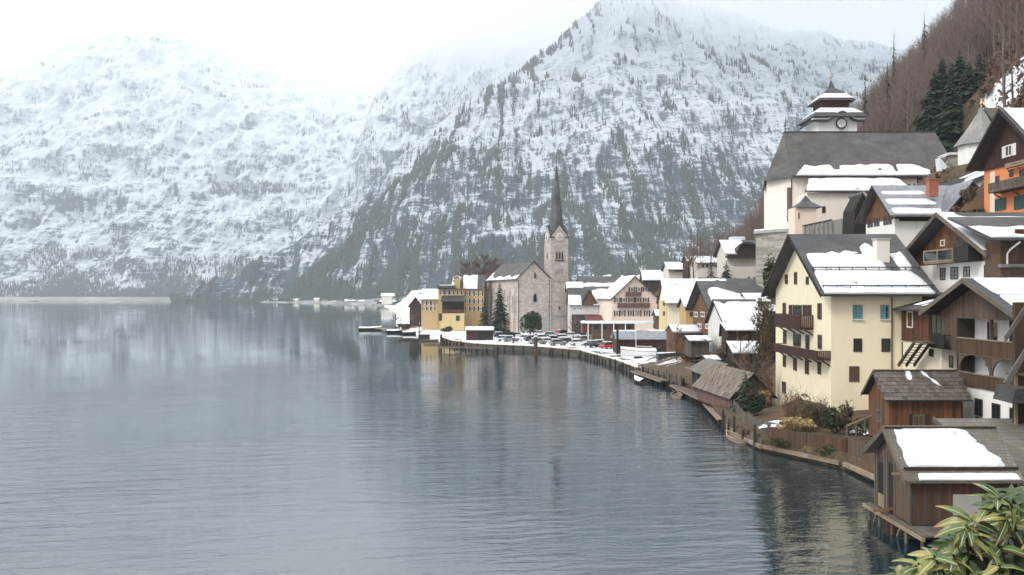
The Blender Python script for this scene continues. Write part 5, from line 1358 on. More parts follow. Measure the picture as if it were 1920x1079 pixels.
wins(H, ('F', Y-2.0), [sq(1400,470,5,6)], fm=fb); wins(H, ('F', Y), [sq(1370,478,4,6), sq(1377,478,4,6)])
MB().box(PX(1373,Y+6), PX(1397,Y+6), Y+6, Y+10, PZ(455,Y), PZ(441,Y)).build('upper_storey', S, H.T)
Y = 250
H = House('white_slope_house', 'white house with flat snow roof and dark windows left of the hillside chalet', 'house',
          PX(1308,Y), PX(1350,Y), Y, Y+10, 8, PZ(493,Y), PZ(482,Y+5), 'x', M['offwhite'], M['slate'], og=.6, oe=.8)
H.snow('near', S, ALL, .4, 20, 8); wins(H, ('F', Y), [sq(1318,499,4,6), sq(1326,499,4,6), sq(1344,499,4,6)], fm=fd)
Y = 270
H = House('low_slope_house', 'low house with snow roof and dark carport at the foot of the brown hill', 'house',
          PX(1254,Y), PX(1290,Y), Y, Y+10, 3, PZ(505,Y), PZ(493,Y+5), 'x', M['offwhite'], M['slate'], og=.6, oe=1)
H.snow('near', S, ALL, .4, 20, 8); wins(H, ('F', Y), [(1262,1280,505,509)], fm=fd)
Y = 262
H = House('dark_slope_house', 'narrow dark house with snow capped top between the two snow roofed houses on the slope', 'house',
          PX(1290,Y), PX(1306,Y), Y, Y+8, 5, PZ(490,Y), PZ(478,Y+4), 'x', M['wood_dark'], M['slate'], og=.4, oe=.6); H.snow('near', S, snowall(0,.7,4), .3, 14, 8)
Y = 214
H = House('long_snowy_roof_house', 'house with dark ridge and snow eave stretching behind the brown gable', 'house',
          PX(1322,Y), PX(1362,Y), Y, Y+8, 3, PZ(534,Y), PZ(522,Y+4), 'x', M['greywall'], M['slate'], og=.6, oe=.8); H.snow('near', S, snowall(0,.6,4), .3, 24, 8)
Y = 205
H = House('stone_cellar_house', 'grey roofed house dug into the brown slope below the rampart', 'house',
          PX(1372,Y), PX(1424,Y), Y, Y+8, 6, PZ(541,Y), PZ(524,Y+4), 'x', M['stonewall'], M['slate'], og=.6, oe=.8); H.snow('near', S, snowall(0,.35,14,.1), .3, 24, 10)

for i, (a, c, yb, ye, yr_, Y, wm, lab) in enumerate((
    (1296,1330,652,640,632,140,'wood_grey','small grey shed with snow roof between green shrub and open boathouse'),
    (1330,1345,700,676,668,122,'wood_brown','narrow brown shed behind the shingled boathouse'),
    (1232,1262,606,592,582,222,'wood_brown','brown annex with snow roof at the foot of the yellow end wall'),
    (1364,1412,604,597,586,152,'wood_orange','orange boarded house part between the stacked snow roofs'),
    (1404,1440,580,566,552,150,'offwhite','white house half hidden by the creeper thicket'),
    (1168,1200,545,530,514,300,'greywall','grey house with snow roof peeping over the pink inn'),
    (1206,1244,540,524,508,290,'wood_dark','dark timber house behind the pink inn'),
    (1092,1120,614,607,602,236,'redpaint','little red kiosk with snow on top beside the pavilion'))):
    H = House('outbuilding', lab, 'outbuilding', PX(a,Y), PX(c,Y), Y, Y+6, PZ(yb,Y)-1.5, PZ(ye,Y), PZ(yr_,Y+3), 'x', M[wm], M['slate'], og=.4, oe=.6, group='outbuildings among the village houses')
    H.snow('near', S, snowall(0, (1, .8, 1, .7)[i % 4], 60+i, .1), .3, 22, 10); wins(H, ('F', Y), [sq(a+(c-a)*.3, (ye+yb)/2, 5, 6), sq(a+(c-a)*.7, (ye+yb)/2, 5, 6)])
# ------------------------------------------------------------------ small boathouses on the shore
FR[0] = Matrix.Translation((22.6, 94.5, 0)) @ Matrix.Rotation(math.radians(5), 4, 'Z')
H = House('shingled_boathouse', 'small boathouse with pale shake roof and pinkish boards at the waterline', 'boathouse',
          0, 4.2, 0, 12.5, .9, 2.85, 4.95, 'y', M['wood_dark'], M['wood_dark'], og=.5, oe=.45, th=.08)
planks(H.T, ('L', 0), 0, 12.5, .24, 1.0, 2.8, M['wood_pink']); planks(H.T, ('F', 0), 0, 4.2, .24, 1.0, lambda u: 4.8-abs(u-2.1), M['wood_brown'])
O, U, V, ro = H.planes['near']; U1, V1 = U.normalized(), V.normalized(); Nn = U1.cross(V1); 
if Nn.z < 0: Nn = -Nn
R3 = Matrix((U1, V1, Nn)).transposed().to_4x4()
for j in range(7):
    for i in range(24):
        lw, lv = U.length/24, V.length/7
        c = O+U1*((i+.5+random.uniform(-.2,.2))*lw)+V1*((j+.5)*lv)+Nn*(.03+random.uniform(0,.03))
        inst('shake', cube_mesh(M['shakes']), H.T, Matrix.Translation(c) @ R3 @ Matrix.Rotation((-.08 if V1.cross(U1).dot(Nn) < 0 else .08), 4, 'X') @ Matrix.Diagonal((lw*.95, lv*1.25, .04, 1)))
FR[0] = Matrix.Identity(4)
H = House('open_boathouse', 'low open fronted boathouse with greenish grey roof further along the shore', 'boathouse',
          23.9, 28, 111, 122, 1.0, 3.55, 4.7, 'y', M['wood_black'], M['shake'], og=.4, oe=.6, th=.1)
for y in (111.2, 113.6, 116, 118.5, 121.7): MB().box(23.75, 23.89, y-.08, y+.08, .9, 3.5).build('post', M['wood_grey'], H.T)
rails(H.T, 'railing', ('L', 23.9), 111, 116, .95, .9, .3, M['wood_grey'], .25)
# jetties, edge beams
def jetty(label, pts, w_=1.4, z=.75, mat='wood_grey', group='jetties along the shore', up=0):
    a, b_ = Vector(pts[0]), Vector(pts[1]); T = thing('jetty', label, 'jetty', (a.x, a.y, 0), 0, group)
    d = (b_-a); Ln = d.length; d.normalize(); s_ = Vector((d.y, -d.x, 0))
    n = max(2, int(Ln/.45))
    for i in range(n):
        c = a+d*(Ln*(i+.5)/n); R = Matrix((d, s_, Vector((0,0,1)))).transposed().to_4x4()
        inst('deck_board', cube_mesh(M[mat]), T, Matrix.Translation((c.x, c.y, z)) @ R @ Matrix.Diagonal((Ln/n*.92, w_, .07, 1)))
    for sg in (-1, 1):
        e0 = a+s_*sg*w_*.48; e1 = b_+s_*sg*w_*.48; MB().bar((e0.x,e0.y,z-.12), (e1.x,e1.y,z-.12), .14, .14).build('beam', M['wood_pale'], T)
    k = max(2, int(Ln/2.6))
    for i in range(k+1):
        for sg in (-1, 1):
            c = a+d*(Ln*i/k)+s_*sg*w_*.42; MB().tube((c.x, c.y, -1), (c.x, c.y, z-.05+(up if sg > 0 else 0)), .1, .09, 6).build('pile', M['wood_black'], T)
    return T
jetty('narrow plank jetty along the open fronted boathouse', [(23.0, 108, 0), (22.4, 127, 0)])
jetty('plank walk in front of the shingled boathouse', [(21.2, 92.5, 0), (22.6, 106.5, 0)], 1.0, .6, 'wood_pale')
jetty('weathered jetty beside the sailing boat', [(21.8, 131, 0), (19.9, 149, 0)], 1.5, .9, up=.9)
jetty('dark low jetty below the maroon boathouse', [(PX(828,219), 219, 0), (PX(930,213.5), 213.5, 0)], 3.2, 1.0, 'wood_dark', up=.7)
jetty('pale landing stage on the headland', [(PX(700,352), 352, 0), (PX(742,330), 330, 0)], 2.5, .7, 'wood_pale')
for pts in ([(20.9,77.2,.35),(20.5,83,.35),(21.2,91.5,.35)], [(21.0,77.0,.4),(24.7,69.4,.4)], [(24.9,69.0,.4),(25.1,62.5,.45)]):
    mb = MB()
    for a, b_ in zip(pts, pts[1:]): mb.bar(a, b_, .3, .3)
    solo('edge_beam', mb, M['wood_pale'], {77.2:'pale squared timber at the waterline below the grey fence', 77.0:'pale timber at the waterline below the ivy grown fence', 69.0:'pale timber at the waterline beside the boathouse'}[pts[0][1]], 'beam', pts[0])
# fences
def fence(label, pts, hgt, mat, step=.17, rail=True, name='fence', zb=None):
    T = thing(name, label, 'fence', pts[0]); 
    for a, b_ in zip(pts, pts[1:]):
        a, b_ = Vector(a), Vector(b_); d = b_-a; L2 = Vector((d.x, d.y, 0)).length; n = max(1, int(L2/step)); ang = math.atan2(d.y, d.x)
        for i in range(n):
            c = a.lerp(b_, (i+.5)/n); h = hgt*random.uniform(.95, 1.03)
            inst('fence_board', cube_mesh(M[mat]), T, Matrix.Translation((c.x, c.y, c.z+h/2)) @ Matrix.Rotation(ang, 4, 'Z') @ Matrix.Diagonal((L2/n*.93, .03, h, 1)))
        s_ = Vector((-d.y, d.x, 0)).normalized()*.05
        if rail:
            for f_ in (.25, .85): MB().bar(a+s_+Vector((0,0,hgt*f_)), b_+s_+Vector((0,0,hgt*f_)), .07, .1).build('rail', M[mat], T)
        m_ = max(1, int(L2/2.5))
        for i in range(m_+1):
            c = a.lerp(b_, i/m_)+s_*2.2; MB().box(c.x-.07, c.x+.07, c.y-.07, c.y+.07, c.z-.6, c.z+hgt+.06).build('post', M[mat], T)
    return T
fence('brown board fence half grown over with ivy along the garden shore', [(21.3,76.9,.75),(22.9,73.4,.8),(25.1,69.3,.95)], 1.35, 'wood_brown')
fence('tall board fence running from the garden corner to the boathouse', [(25.2,69.1,.9),(25.5,63.6,.9),(25.9,57.5,.8)], 1.5, 'wood_taupe')
fence('grey board fence between shingled boathouse and garden', [(22.3,92.8,1.0),(21.2,84,.9),(21.5,77.2,.85)], 1.5, 'wood_grey', .2)
fence('low grey plank fence beside the open boathouse', [(22.9,124,.9),(22.4,133,.9)], 1.3, 'wood_grey', .3)
T = thing('handrail', 'pale wooden handrail sloping up to the tiled shed', 'handrail', P(1585,800,70))
a, b_ = P(1588,798,71), P(1640,777,69.5); MB().bar(a, b_, .1, .12).build('rail', M['wood_pale'], T)
for k in range(4): c = a.lerp(b_, k/3); MB().box(c.x-.06, c.x+.06, c.y-.06, c.y+.06, c.z-1.2, c.z-.07).build('post', M['wood_grey'], T)
# quay wall along the delta
ql = [(262,-20),(240,-15),(226,-9),(221,-4),(214,5),(199,14.6),(169,19.2),(150,20.6)]
T = thing('quay_wall', 'dark stone quay wall along the car park', 'wall', (12, 205, 0))
for (Ya, Xa), (Yb, Xb) in zip(ql, ql[1:]):
    a, b_ = Vector((Xa-.35, Ya-.3, 0)), Vector((Xb-.35, Yb-.3, 0)); d = (b_-a); n = max(1, round(d.length/5)); nn_ = Vector((d.y, -d.x, 0)).normalized()
    if nn_.x+nn_.y > 0: nn_ = -nn_
    for i in range(n):
        p, q = a.lerp(b_, i/n), a.lerp(b_, (i+1)/n); e = .02*(i % 2)
        MB().prism([p+Vector((0,0,-1.4)), q+Vector((0,0,-1.4)), q+Vector((0,0,1.32)), p+Vector((0,0,1.32))], nn_*(-.6-e)).build('wall_section', M['quay'], T)
    MB().prism([a+nn_*.1+Vector((0,0,1.325)), b_+nn_*.1+Vector((0,0,1.325)), b_+nn_*.1+Vector((0,0,1.5)), a+nn_*.1+Vector((0,0,1.5))], -nn_*.8).build('coping', M['offwhite'], T)
    k_ = 0
    for i in range(int(d.length/2.6)):
        c = a+d.normalized()*(1.3+i*2.6+random.uniform(-.9,.9))+nn_*.18; MB().tube((c.x, c.y, -1.1), (c.x, c.y, random.uniform(.7,1.5)), .17, .15, 6).build('fender_post', M['wood_dark'], T)
# timber bulkheads along the softer shore
def bulkhead(label, Y0, Y1):
    T = thing('timber_bulkhead', label, 'bulkhead', (float(shore_x(Y0)), Y0, 0)); y = Y0
    while y < Y1:
        st_ = random.uniform(.32, .5); xa, xb = float(shore_x(y))-.14, float(shore_x(y+st_))-.14; h_ = random.uniform(.75, 1.35)
        inst('board', cube_mesh(M['wood_grey' if random.random() < .4 else 'wood_taupe']), T, Matrix.Translation(((xa+xb)/2, y+st_/2, h_/2-.4)) @ Matrix.Rotation(math.atan2(st_, xb-xa), 4, 'Z') @ Matrix.Diagonal((math.hypot(st_, xb-xa)*.94, .1, h_+.8, 1)))
        y += st_
    for k in range(int((Y1-Y0)/3)):
        yy = Y0+1+k*3; xx = float(shore_x(yy))-.42; MB().tube((xx, yy, -1.1), (xx, yy, random.uniform(1.0, 2.1)), .13, .11, 6).build('pile', M['wood_dark'], T)
bulkhead('rough timber bulkhead between the open boathouse and the quay', 124, 150)
bulkhead('timber bulkhead below the grey board fence', 77.5, 93)
# mooring posts
for px, py0, py1, r_, lab in ((1004.5,665,632,.42,'thick brown mooring post with snow cap in the water by the quay'), (827,656,628,.3,'dark mooring post at the left end of the low jetty'), (864,655,640,.22,'thin post standing beside the low dark jetty'), (962.5,655,634,.26,'grey post between quay and low jetty'), (786,637,608,.16,'thin tall pole at the covered boats')):
    Y = 13*1728/(py0-555); a = P(px, py0, Y); T = thing('mooring_post', lab, 'post', a, 0, 'mooring posts'); a = a-Vector((0,0,1.2))
    MB().tube(a, P(px, py1, Y), r_, r_*.92, 8).build('post', M['wood_brown'], T); MB().lathe([(r_*1.02,.01),(r_*.9,.2),(.02,.32)], P(px, py1, Y), 8).build('snow', S, T)

# ------------------------------------------------------------------ boats
def hull(L, W, H, tip=.5, n=9):
    """open hull along +x with rim"""
    mb = MB(); st = []
    for i in range(n):
        t_ = i/(n-1); x = (t_-.5)*L; wv_ = W/2*(math.sin(math.pi*min(1, t_*.62+.38)))**.8 if t_ < 1 else .02
        wv_ = max(.03, wv_*(1-max(0, t_-.55)**2*3.6)); zr_ = H*(1+.35*max(0, t_-.5)*2)
        st.append([Vector((x, -wv_, zr_)), Vector((x, -wv_*.85, H*.3)), Vector((x, -wv_*.35, 0)), Vector((x, wv_*.35, 0)), Vector((x, wv_*.85, H*.3)), Vector((x, wv_, zr_))])
    for s_ in st: mb.v += s_
    for i in range(n-1):
        for k in range(5): mb.f.append((i*6+k, (i+1)*6+k, (i+1)*6+k+1, i*6+k+1))
    mb.f.append((0,1,2,3,4,5)); return mb, st
def boat(name, label, loc, rz, L, W, H, mat, cover=None, inner=None, group=None):
    T = thing(name, label, 'boat', loc, rz, group); old = FR[0]; FR[0] = mw(T)
    mb, st = hull(L, W, H); mb.build('hull', mat, T, smooth=False)
    rim = MB()
    for k in (0, 5):
        for a, b_ in zip(st, st[1:]): rim.bar(a[k]+Vector((0,0,.03)), b_[k]+Vector((0,0,.03)), .09, .07)
    rim.build('gunwale', M['wood_pale'], T)
    if cover:
        c = MB(); n = len(st)
        for s_ in st: c.v += [s_[0]+Vector((0,0,.05)), (s_[0]*.5+s_[5]*.5)*1.0+Vector((0,0,.32+H*.25)), s_[5]+Vector((0,0,.05))]
        for i in range(n-1):
            for k in (0, 1): c.f.append((i*3+k, (i+1)*3+k, (i+1)*3+k+1, i*3+k+1))
        c.build('cover', cover, T, smooth=True)
    else:
        for t_ in (.3, .55, .78):
            i = int(t_*(len(st)-1)); w_ = st[i][5].y; MB().box(st[i][0].x-.14, st[i][0].x+.14, -w_*.95, w_*.95, H*.7, H*.76).build('thwart', M['wood_pale'], T)
    FR[0] = old; return T
boat('rowing_boat', 'small pale wooden rowing boat moored below the grey fence', (20.0, 83.2, -.12), math.radians(95), 4.2, 1.3, .5, M['wood_pale'])
boat('covered_boat', 'dark boat under snowy cover, outermost at the headland', (PX(712,352)-3, 348, -.1), .1, 8.5, 2.4, .9, M['wood_black'], S, group='covered boats at the headland')
boat('covered_boat', 'white topped covered boat second from the headland tip', (PX(744,322), 322, -.1), -.15, 7, 2.3, .9, M['wood_black'], S, group='covered boats at the headland')
boat('covered_boat', 'covered boat with snow nearest the thin tall pole', (PX(770,312), 312, -.1), .2, 5.5, 2.0, .8, M['wood_black'], S, group='covered boats at the headland')
boat('rowing_boat', 'low wooden boat in front of the snowy pontoon', (PX(806,262), 262, -.1), -.2, 5.2, 1.5, .55, M['wood_grey'])
boat('rowing_boat', 'pale low boat beside the left end of the dark jetty', (PX(812,246), 246, -.1), -.1, 5, 1.5, .5, M['wood_pale'])
T = thing('snowy_pontoon', 'long low pontoon covered with snow in front of the yellow houses', 'pontoon', (PX(830,285), 285, 0))
MB().box(PX(786,285), PX(876,285), 283, 287, -.3, 1.1).build('deck', M['wood_dark'], T); snow_slab(T, (PX(786,285),283,1.11), (PX(876,285)-PX(786,285),0,0), (0,4,0), 40, 6, .5, ALL, S)
# sailing boat laid up on the shore
T = boat('sailing_boat', 'white sailing boat with bare mast laid up under snow', (23.4, 171, 1.75), math.radians(185), 6.6, 2.1, 1.0, M['hull_white'], S)
FR[0] = mw(T); MB().tube((.4,0,1.0), (.4,0,8.6), .07, .05, 8).build('mast', M['frame_white'], T); MB().tube((.4,0,1.9), (-2.6,0,1.8), .06, .06, 6).build('boom', M['frame_white'], T)
MB().tube((.4,-.8,6.0), (.4,.8,6.0), .03, .03, 6).build('spreader', M['frame_white'], T); MB().prism([(-.9,-.04,-.5),(.9,-.04,-.5),(.7,-.04,.1),(-.7,-.04,.1)], (0,.08,0)).build('keel', M['frame_dark'], T)
FR[0] = Matrix.Identity(4)
T = thing('tarped_boat', 'long dark tarpaulin covered boat with snow beside the sailing boat', 'boat', (PX(1260,160), 160, 1.4))
MB().prism([(PX(1232,160),158.5,1.3),(PX(1288,160),158.5,1.3),(PX(1288,160),158.5,3.0),(PX(1280,160),158.5,3.35),(PX(1232,160),158.5,3.0)], (0,2.6,0)).build('cover', M['tarp'], T)
snow_slab(T, (PX(1232,160),158.6,3.02), (5.2,0,.1), (0,2.4,.0), 20, 6, .25, ALL, S)
boat('rowing_boat', 'dark rowing boat under snow tied to the weathered jetty', (19.0, 138, -.1), math.radians(100), 4.6, 1.4, .5, M['wood_dark'], S)
boat('rowing_boat', 'pale flat boat lying off the open boathouse', (21.2, 119, -.1), math.radians(80), 5.2, 1.4, .45, M['wood_pale'])
# maroon boathouse on the quay
H = House('maroon_boathouse', 'dark red and black boathouse with snowy flat roof on the low jetty', 'boathouse',
          PX(874,240), PX(924,240), 240, 246, 1.1, PZ(620,240), PZ(614,243), 'x', M['wood_black'], M['slate'], og=.3, oe=.4)
planks(H.T, ('F', 240), PX(874,240), PX(895,240), .4, 1.1, PZ(620,240), M['wood_maroon']); H.snow('near', S, ALL, .3, 20, 6); H.snow('far', S, ALL, .3, 20, 6)
# ================================================================== vehicles
def car_meshes(paint):
    B = MB(); prof = [(-2.1,.45),(-2.12,.75),(-1.95,.92),(-.9,.98),(1.0,.98),(1.95,.86),(2.12,.7),(2.1,.4),(1.75,.32),(-1.75,.32)]
    n = len(prof); ins = [.9 if z > .9 else 1 for x, z in prof]
    L_ = [Vector((x, -.84*k, z)) for (x, z), k in zip(prof, ins)]; R_ = [Vector((x, .84*k, z)) for (x, z), k in zip(prof, ins)]
    B.add(L_+R_, [tuple(range(n))[::-1], tuple(range(n, 2*n))]+[(i,(i+1)%n,(i+1)%n+n,i+n) for i in range(n)])
    cab = [(-1.75,.95,.74),(1.0,.95,.74),(.35,1.42,.6),(-1.35,1.45,.6)]
    G = MB(); G.add([(x,-w_,z) for x, z, w_ in cab]+[(x,w_,z) for x, z, w_ in cab], [(3,2,1,0),(4,5,6,7),(0,1,5,4),(1,2,6,5),(2,3,7,6),(3,0,4,7)])
    Rf = MB().prism([(-1.4,-.62,1.43),(.4,-.62,1.42),(.4,.62,1.42),(-1.4,.62,1.43)], (0,0,.07))
    return B, G, Rf
def make_car(label, paint, snow=True):
    old = FR[0]; FR[0] = Matrix.Identity(4)
    T = thing('parked_car', label, 'car', (0,0,0)); B, G, Rf = car_meshes(paint)
    B.build('body', paint, T); G.build('cabin_window', gl, T); Rf.build('roof', paint, T)
    for x in (-1.3, 1.3):
        for y in (-.78, .78):
            w_ = MB().tube((x, y-.11, .33), (x, y+.11, .33), .33, .33, 12).build('wheel', M['rubber'], T)
            MB().tube((x, y-.125, .33), (x, y+.125, .33), .18, .18, 8).build('rim', M['metal'], w_)
    for y in (-.6, .6): MB().box(2.06, 2.13, y-.18, y+.18, .62, .76).build('headlight', M['frame_white'], T)
    if snow:
        MB().prism([(-1.38,-.6,1.505),(.38,-.6,1.495),(.38,.6,1.495),(-1.38,.6,1.505)], (0,0,.13)).build('snow', S, T)
        MB().prism([(1.05,-.7,.97),(1.9,-.7,.87),(1.9,.7,.87),(1.05,.7,.97)], (0,0,.1)).build('snow', S, T)
    FR[0] = old; return T
protos = {k: make_car('x', M[k]) for k in ('carpaint','carpaint_dark','carpaint_grey','carpaint_red')}
CARS = [(958,641,'carpaint_grey',.3,'snow covered silver car at the lake end of the car park'), (986,639,'carpaint',1.2,'white car with snow standing before the round clipped tree'),
        (1008,646,'carpaint_grey',.5,'silver snow topped car right behind the thick mooring post'), (1028,645,'carpaint',.4,'white car second from the thick mooring post'),
        (1046,648,'carpaint_grey',.4,'silver car under snow in the middle of the front row'), (1066,645,'carpaint_dark',.2,'dark car with snow roof in the front row below the church tower'),
        (1084,648,'carpaint',.3,'white car beside the dark one near the quay edge'), (1108,651,'carpaint_dark',1.9,'dark car standing alone near the quay edge'),
        (1142,654,'carpaint_red',.6,'dark red car with snow beside the long boat shed'), (1126,640,'carpaint',.1,'white car parked behind the standing dark car'),
        (1052,629,'carpaint_red',.9,'red car parked at the foot of the church tower'), (1092,622,'carpaint_red',1.3,'bright red car below the red awning'),
        (1012,630,'carpaint',.2,'white car in the back row right of the round clipped tree'), (1034,633,'carpaint_grey',.2,'silver car in the back row below the church gable'),
        (1074,634,'carpaint',.2,'white snowed in car in the back row right of the red one'), (938,633,'carpaint_dark',.5,'dark car between conifer and maroon boathouse')]
CARS += [(x_, y_, k_, r_, l_) for x_, y_, k_, r_, l_ in ((998,640,'carpaint_dark',.4,'dark car between the two mooring posts of the car park'), (1018,638,'carpaint',.3,'white car behind the silver one near the thick mooring post'), (1040,640,'carpaint_dark',.3,'dark snow topped car in the second row'), (1057,638,'carpaint',.3,'white car in the second row below the tower'), (1098,641,'carpaint_grey',.3,'silver car second row from the quay, left of a white one'), (1112,634,'carpaint_grey',.2,'silver car before the red kiosk'), (1128,650,'carpaint_grey',.5,'silver car left of the dark red car'), (970,633,'carpaint',.4,'white car beside the round tree, lake side'), (946,640,'carpaint',.2,'white car right of the maroon boathouse'))]
used = set()
for px, py, kind, rz, lab in CARS:
    Y = 11.55*1728/(py-555); X = max(PX(px, Y), float(shore_x(Y))+2.2)
    Mx = Matrix.Translation((X, Y, float(tz(X, Y))+.02)) @ Matrix.Rotation(rz, 4, 'Z')
    o = protos[kind]
    if kind in used: copy_tree(o, Mx, lab, 'cars in the lakeside car park')
    else: o.matrix_basis = Mx; o['label'] = lab; o['group'] = 'cars in the lakeside car park'; used.add(kind)

# ================================================================== trees
def tri_arr(mb):
    v = np.array([tuple(a) for a in mb.v], np.float32); t_ = []
    for f in mb.f:
        for i in range(1, len(f)-1): t_.append((f[0], f[i], f[i+1]))
    return v, np.array(t_, np.int32)
def scatter(name, variants, pos, scl, rot, mat, sxy=None, kind='stuff', parent=None):
    V, Fs, n0 = [], [], 0; which = rng.integers(0, len(variants), len(pos))
    for k, (v, f) in enumerate(variants):
        s_ = np.nonzero(which == k)[0]
        if not len(s_): continue
        c, s = np.cos(rot[s_])[:, None], np.sin(rot[s_])[:, None]
        hx = (scl if sxy is None else sxy)[s_][:, None]
        x = (v[None, :, 0]*c-v[None, :, 1]*s)*hx+pos[s_, 0:1]; y = (v[None, :, 0]*s+v[None, :, 1]*c)*hx+pos[s_, 1:2]
        z = v[None, :, 2]*scl[s_][:, None]+pos[s_, 2:3]
        V.append(np.stack([x, y, z], -1).reshape(-1, 3)); m_ = len(v)
        Fs.append((f[None]+(np.arange(len(s_))*m_)[:, None, None]).reshape(-1, 3)+n0); n0 += m_*len(s_)
    V = np.concatenate(V).astype(np.float32); Fa = np.concatenate(Fs).astype(np.int32)
    me = bpy.data.meshes.new(name); me.vertices.add(len(V)); me.vertices.foreach_set('co', V.reshape(-1))
    me.loops.add(Fa.size); me.loops.foreach_set('vertex_index', Fa.reshape(-1)); me.polygons.add(len(Fa))
    me.polygons.foreach_set('loop_start', np.arange(0, Fa.size, 3, dtype=np.int32)); me.polygons.foreach_set('loop_total', np.full(len(Fa), 3, dtype=np.int32))
    me.update(); me.materials.append(mat); o = link(bpy.data.objects.new(name, me)); tag(o, kind=kind); return o

def blade(mb, p, q, w_, side=None):
    """thin three sided twig"""
    p, q = Vector(p), Vector(q); d = (q-p).normalized(); x = (side or d.orthogonal()).normalized()*w_; y = d.cross(x).normalized()*w_
    mb.add([p+x, p-x*.5+y*.87, p-x*.5-y*.87, q], [(0,1,3),(1,2,3),(2,0,3)])
def bare_tree(seed, h=14, n1=11, n2=6, n3=3, tr=.2, spread=.5, up=1.0, low=.25, tw=1.0):
    r = random.Random(seed); tk, cr = MB(), MB(); p = Vector((0,0,-.4)); seg = 6; pts = [p]
    for i in range(seg): p = p+Vector((r.uniform(-.05,.05)*h/seg*1.5, r.uniform(-.05,.05)*h/seg*1.5, h*.97/seg)); pts.append(p)
    for i in range(seg): tk.tube(pts[i], pts[i+1], tr*(1-i/seg)**.8+.02, tr*(1-(i+1)/seg)**.8+.02, 5, False)
    for i in range(n1):
        f = low+(1-low)*(i+r.random())/n1; k = min(seg-1, int(f*seg)); b0 = pts[k].lerp(pts[k+1], f*seg-k)
        a = r.uniform(0, 6.28); ln = h*spread*(1.05-f)*r.uniform(.6, 1.05)+h*.06
        d = Vector((math.cos(a), math.sin(a), r.uniform(.5, 1.2)*up)).normalized(); e = b0+d*ln+Vector((0,0,ln*.12))
        blade(tk, b0, e, tr*.38*(1.1-f))
        for j in range(n2):
            g = r.uniform(.2, 1); c0 = b0.lerp(e, g); d2 = (d+Vector((r.uniform(-.9,.9), r.uniform(-.9,.9), r.uniform(-.1,.9)))).normalized(); l2 = ln*r.uniform(.25,.5); c1 = c0+d2*l2
            blade(cr, c0, c1, .035*h/14*tw)
            for q_ in range(n3):
                m0 = c0.lerp(c1, r.uniform(.2, 1)); d3 = (d2+Vector((r.uniform(-1,1), r.uniform(-1,1), r.uniform(-.2,1)))).normalized()
                blade(cr, m0, m0+d3*l2*r.uniform(.4,.8), .022*h/14*tw)
    return tk, cr
def conifer(seed, h=14, rad=2.8, wh=20, per=9, droop=.35, bare=.06):
    r = random.Random(seed); tk, cr = MB(), MB(); tk.tube((0,0,-.5), (0,0,h*.96), h*.016+.05, .02, 6)
    for i in range(wh):
        f = bare+(1-bare)*(i/wh); z0_ = f*h; R = rad*(1-f)**.82*r.uniform(.78, 1.12)+.12
        for j in range(per):
            a = 6.283*(j+r.random()*.8)/per+i; ca, sa = math.cos(a), math.sin(a); Rr = R*r.uniform(.5, 1.25); z = z0_+r.uniform(-.7,.7)*h/wh; dz = -droop*Rr*r.uniform(.6,1.3)
            b0 = Vector((0,0,z+.1*h/wh)); e = Vector((ca*Rr, sa*Rr, z+dz)); mid = b0.lerp(e, .55)+Vector((0,0,.12*Rr)); s_ = Vector((-sa, ca, 0))
            w_ = Rr*.26
            cr.tri(b0+s_*w_*.25, mid+s_*w_+Vector((0,0,-w_*.5)), mid); cr.tri(b0-s_*w_*.25, mid, mid-s_*w_+Vector((0,0,-w_*.5)))
            cr.tri(mid+s_*w_+Vector((0,0,-w_*.5)), e, mid); cr.tri(mid, e, mid-s_*w_+Vector((0,0,-w_*.5)))
            for k in range(3):
                g = r.uniform(.4, .95); m_ = b0.lerp(e, g)+Vector((0,0,.05*Rr)); sg = r.choice((-1, 1)); t_ = m_+s_*sg*w_*r.uniform(.7,1.5)+Vector((ca*.25*w_, sa*.25*w_, -w_*r.uniform(.4,1.1)))
                cr.tri(m_+Vector((ca, sa, 0))*w_*.35, t_, m_-Vector((ca, sa, 0))*w_*.35)
    return tk, cr
def leafball(seed, rx, ry, rz, n, size, clumps=9, fill=.5, flat=0.0):
    """leaf faces gathered in clumps through a crown"""
    r = random.Random(seed); mb = MB(); cs = []
    for i in range(clumps):
        while True:
            p = Vector((r.uniform(-1,1), r.uniform(-1,1), r.uniform(-1,1)))
            if p.length < 1: break
        cs.append((p*.72, r.uniform(.22,.42)))
    for i in range(n):
        c, q = r.choice(cs); d = Vector((r.gauss(0,1), r.gauss(0,1), r.gauss(0,1))).normalized()*q*r.uniform(.6,1.05)**fill
        p = c+d; p = Vector((p.x*rx, p.y*ry, p.z*rz)); a = Vector((r.gauss(0,1), r.gauss(0,1), r.gauss(0,.7))).normalized(); b_ = a.orthogonal().normalized(); 
        b_ = (Matrix.Rotation(r.uniform(0,6.28), 3, a) @ b_); s_ = size*r.uniform(.6,1.4)
        mb.add([p-a*s_, p+b_*s_*.5, p+a*s_, p-b_*s_*.5], [(0,1,2,3)])
    return mb
def plant(name, label, cat, loc, parts, group=None, rotz=0):
    loc = Vector(loc)
    if name not in ('ivy', 'creeper') and loc.y < 420: loc.z = min(loc.z, float(tz(loc.x, loc.y))+.02)
    T = thing(name, label, cat, loc, rotz, group); old = FR[0]; FR[0] = mw(T)
    for nm, mb, mat in parts: mb.build(nm, mat, T, fix=False)
    FR[0] = old; return T

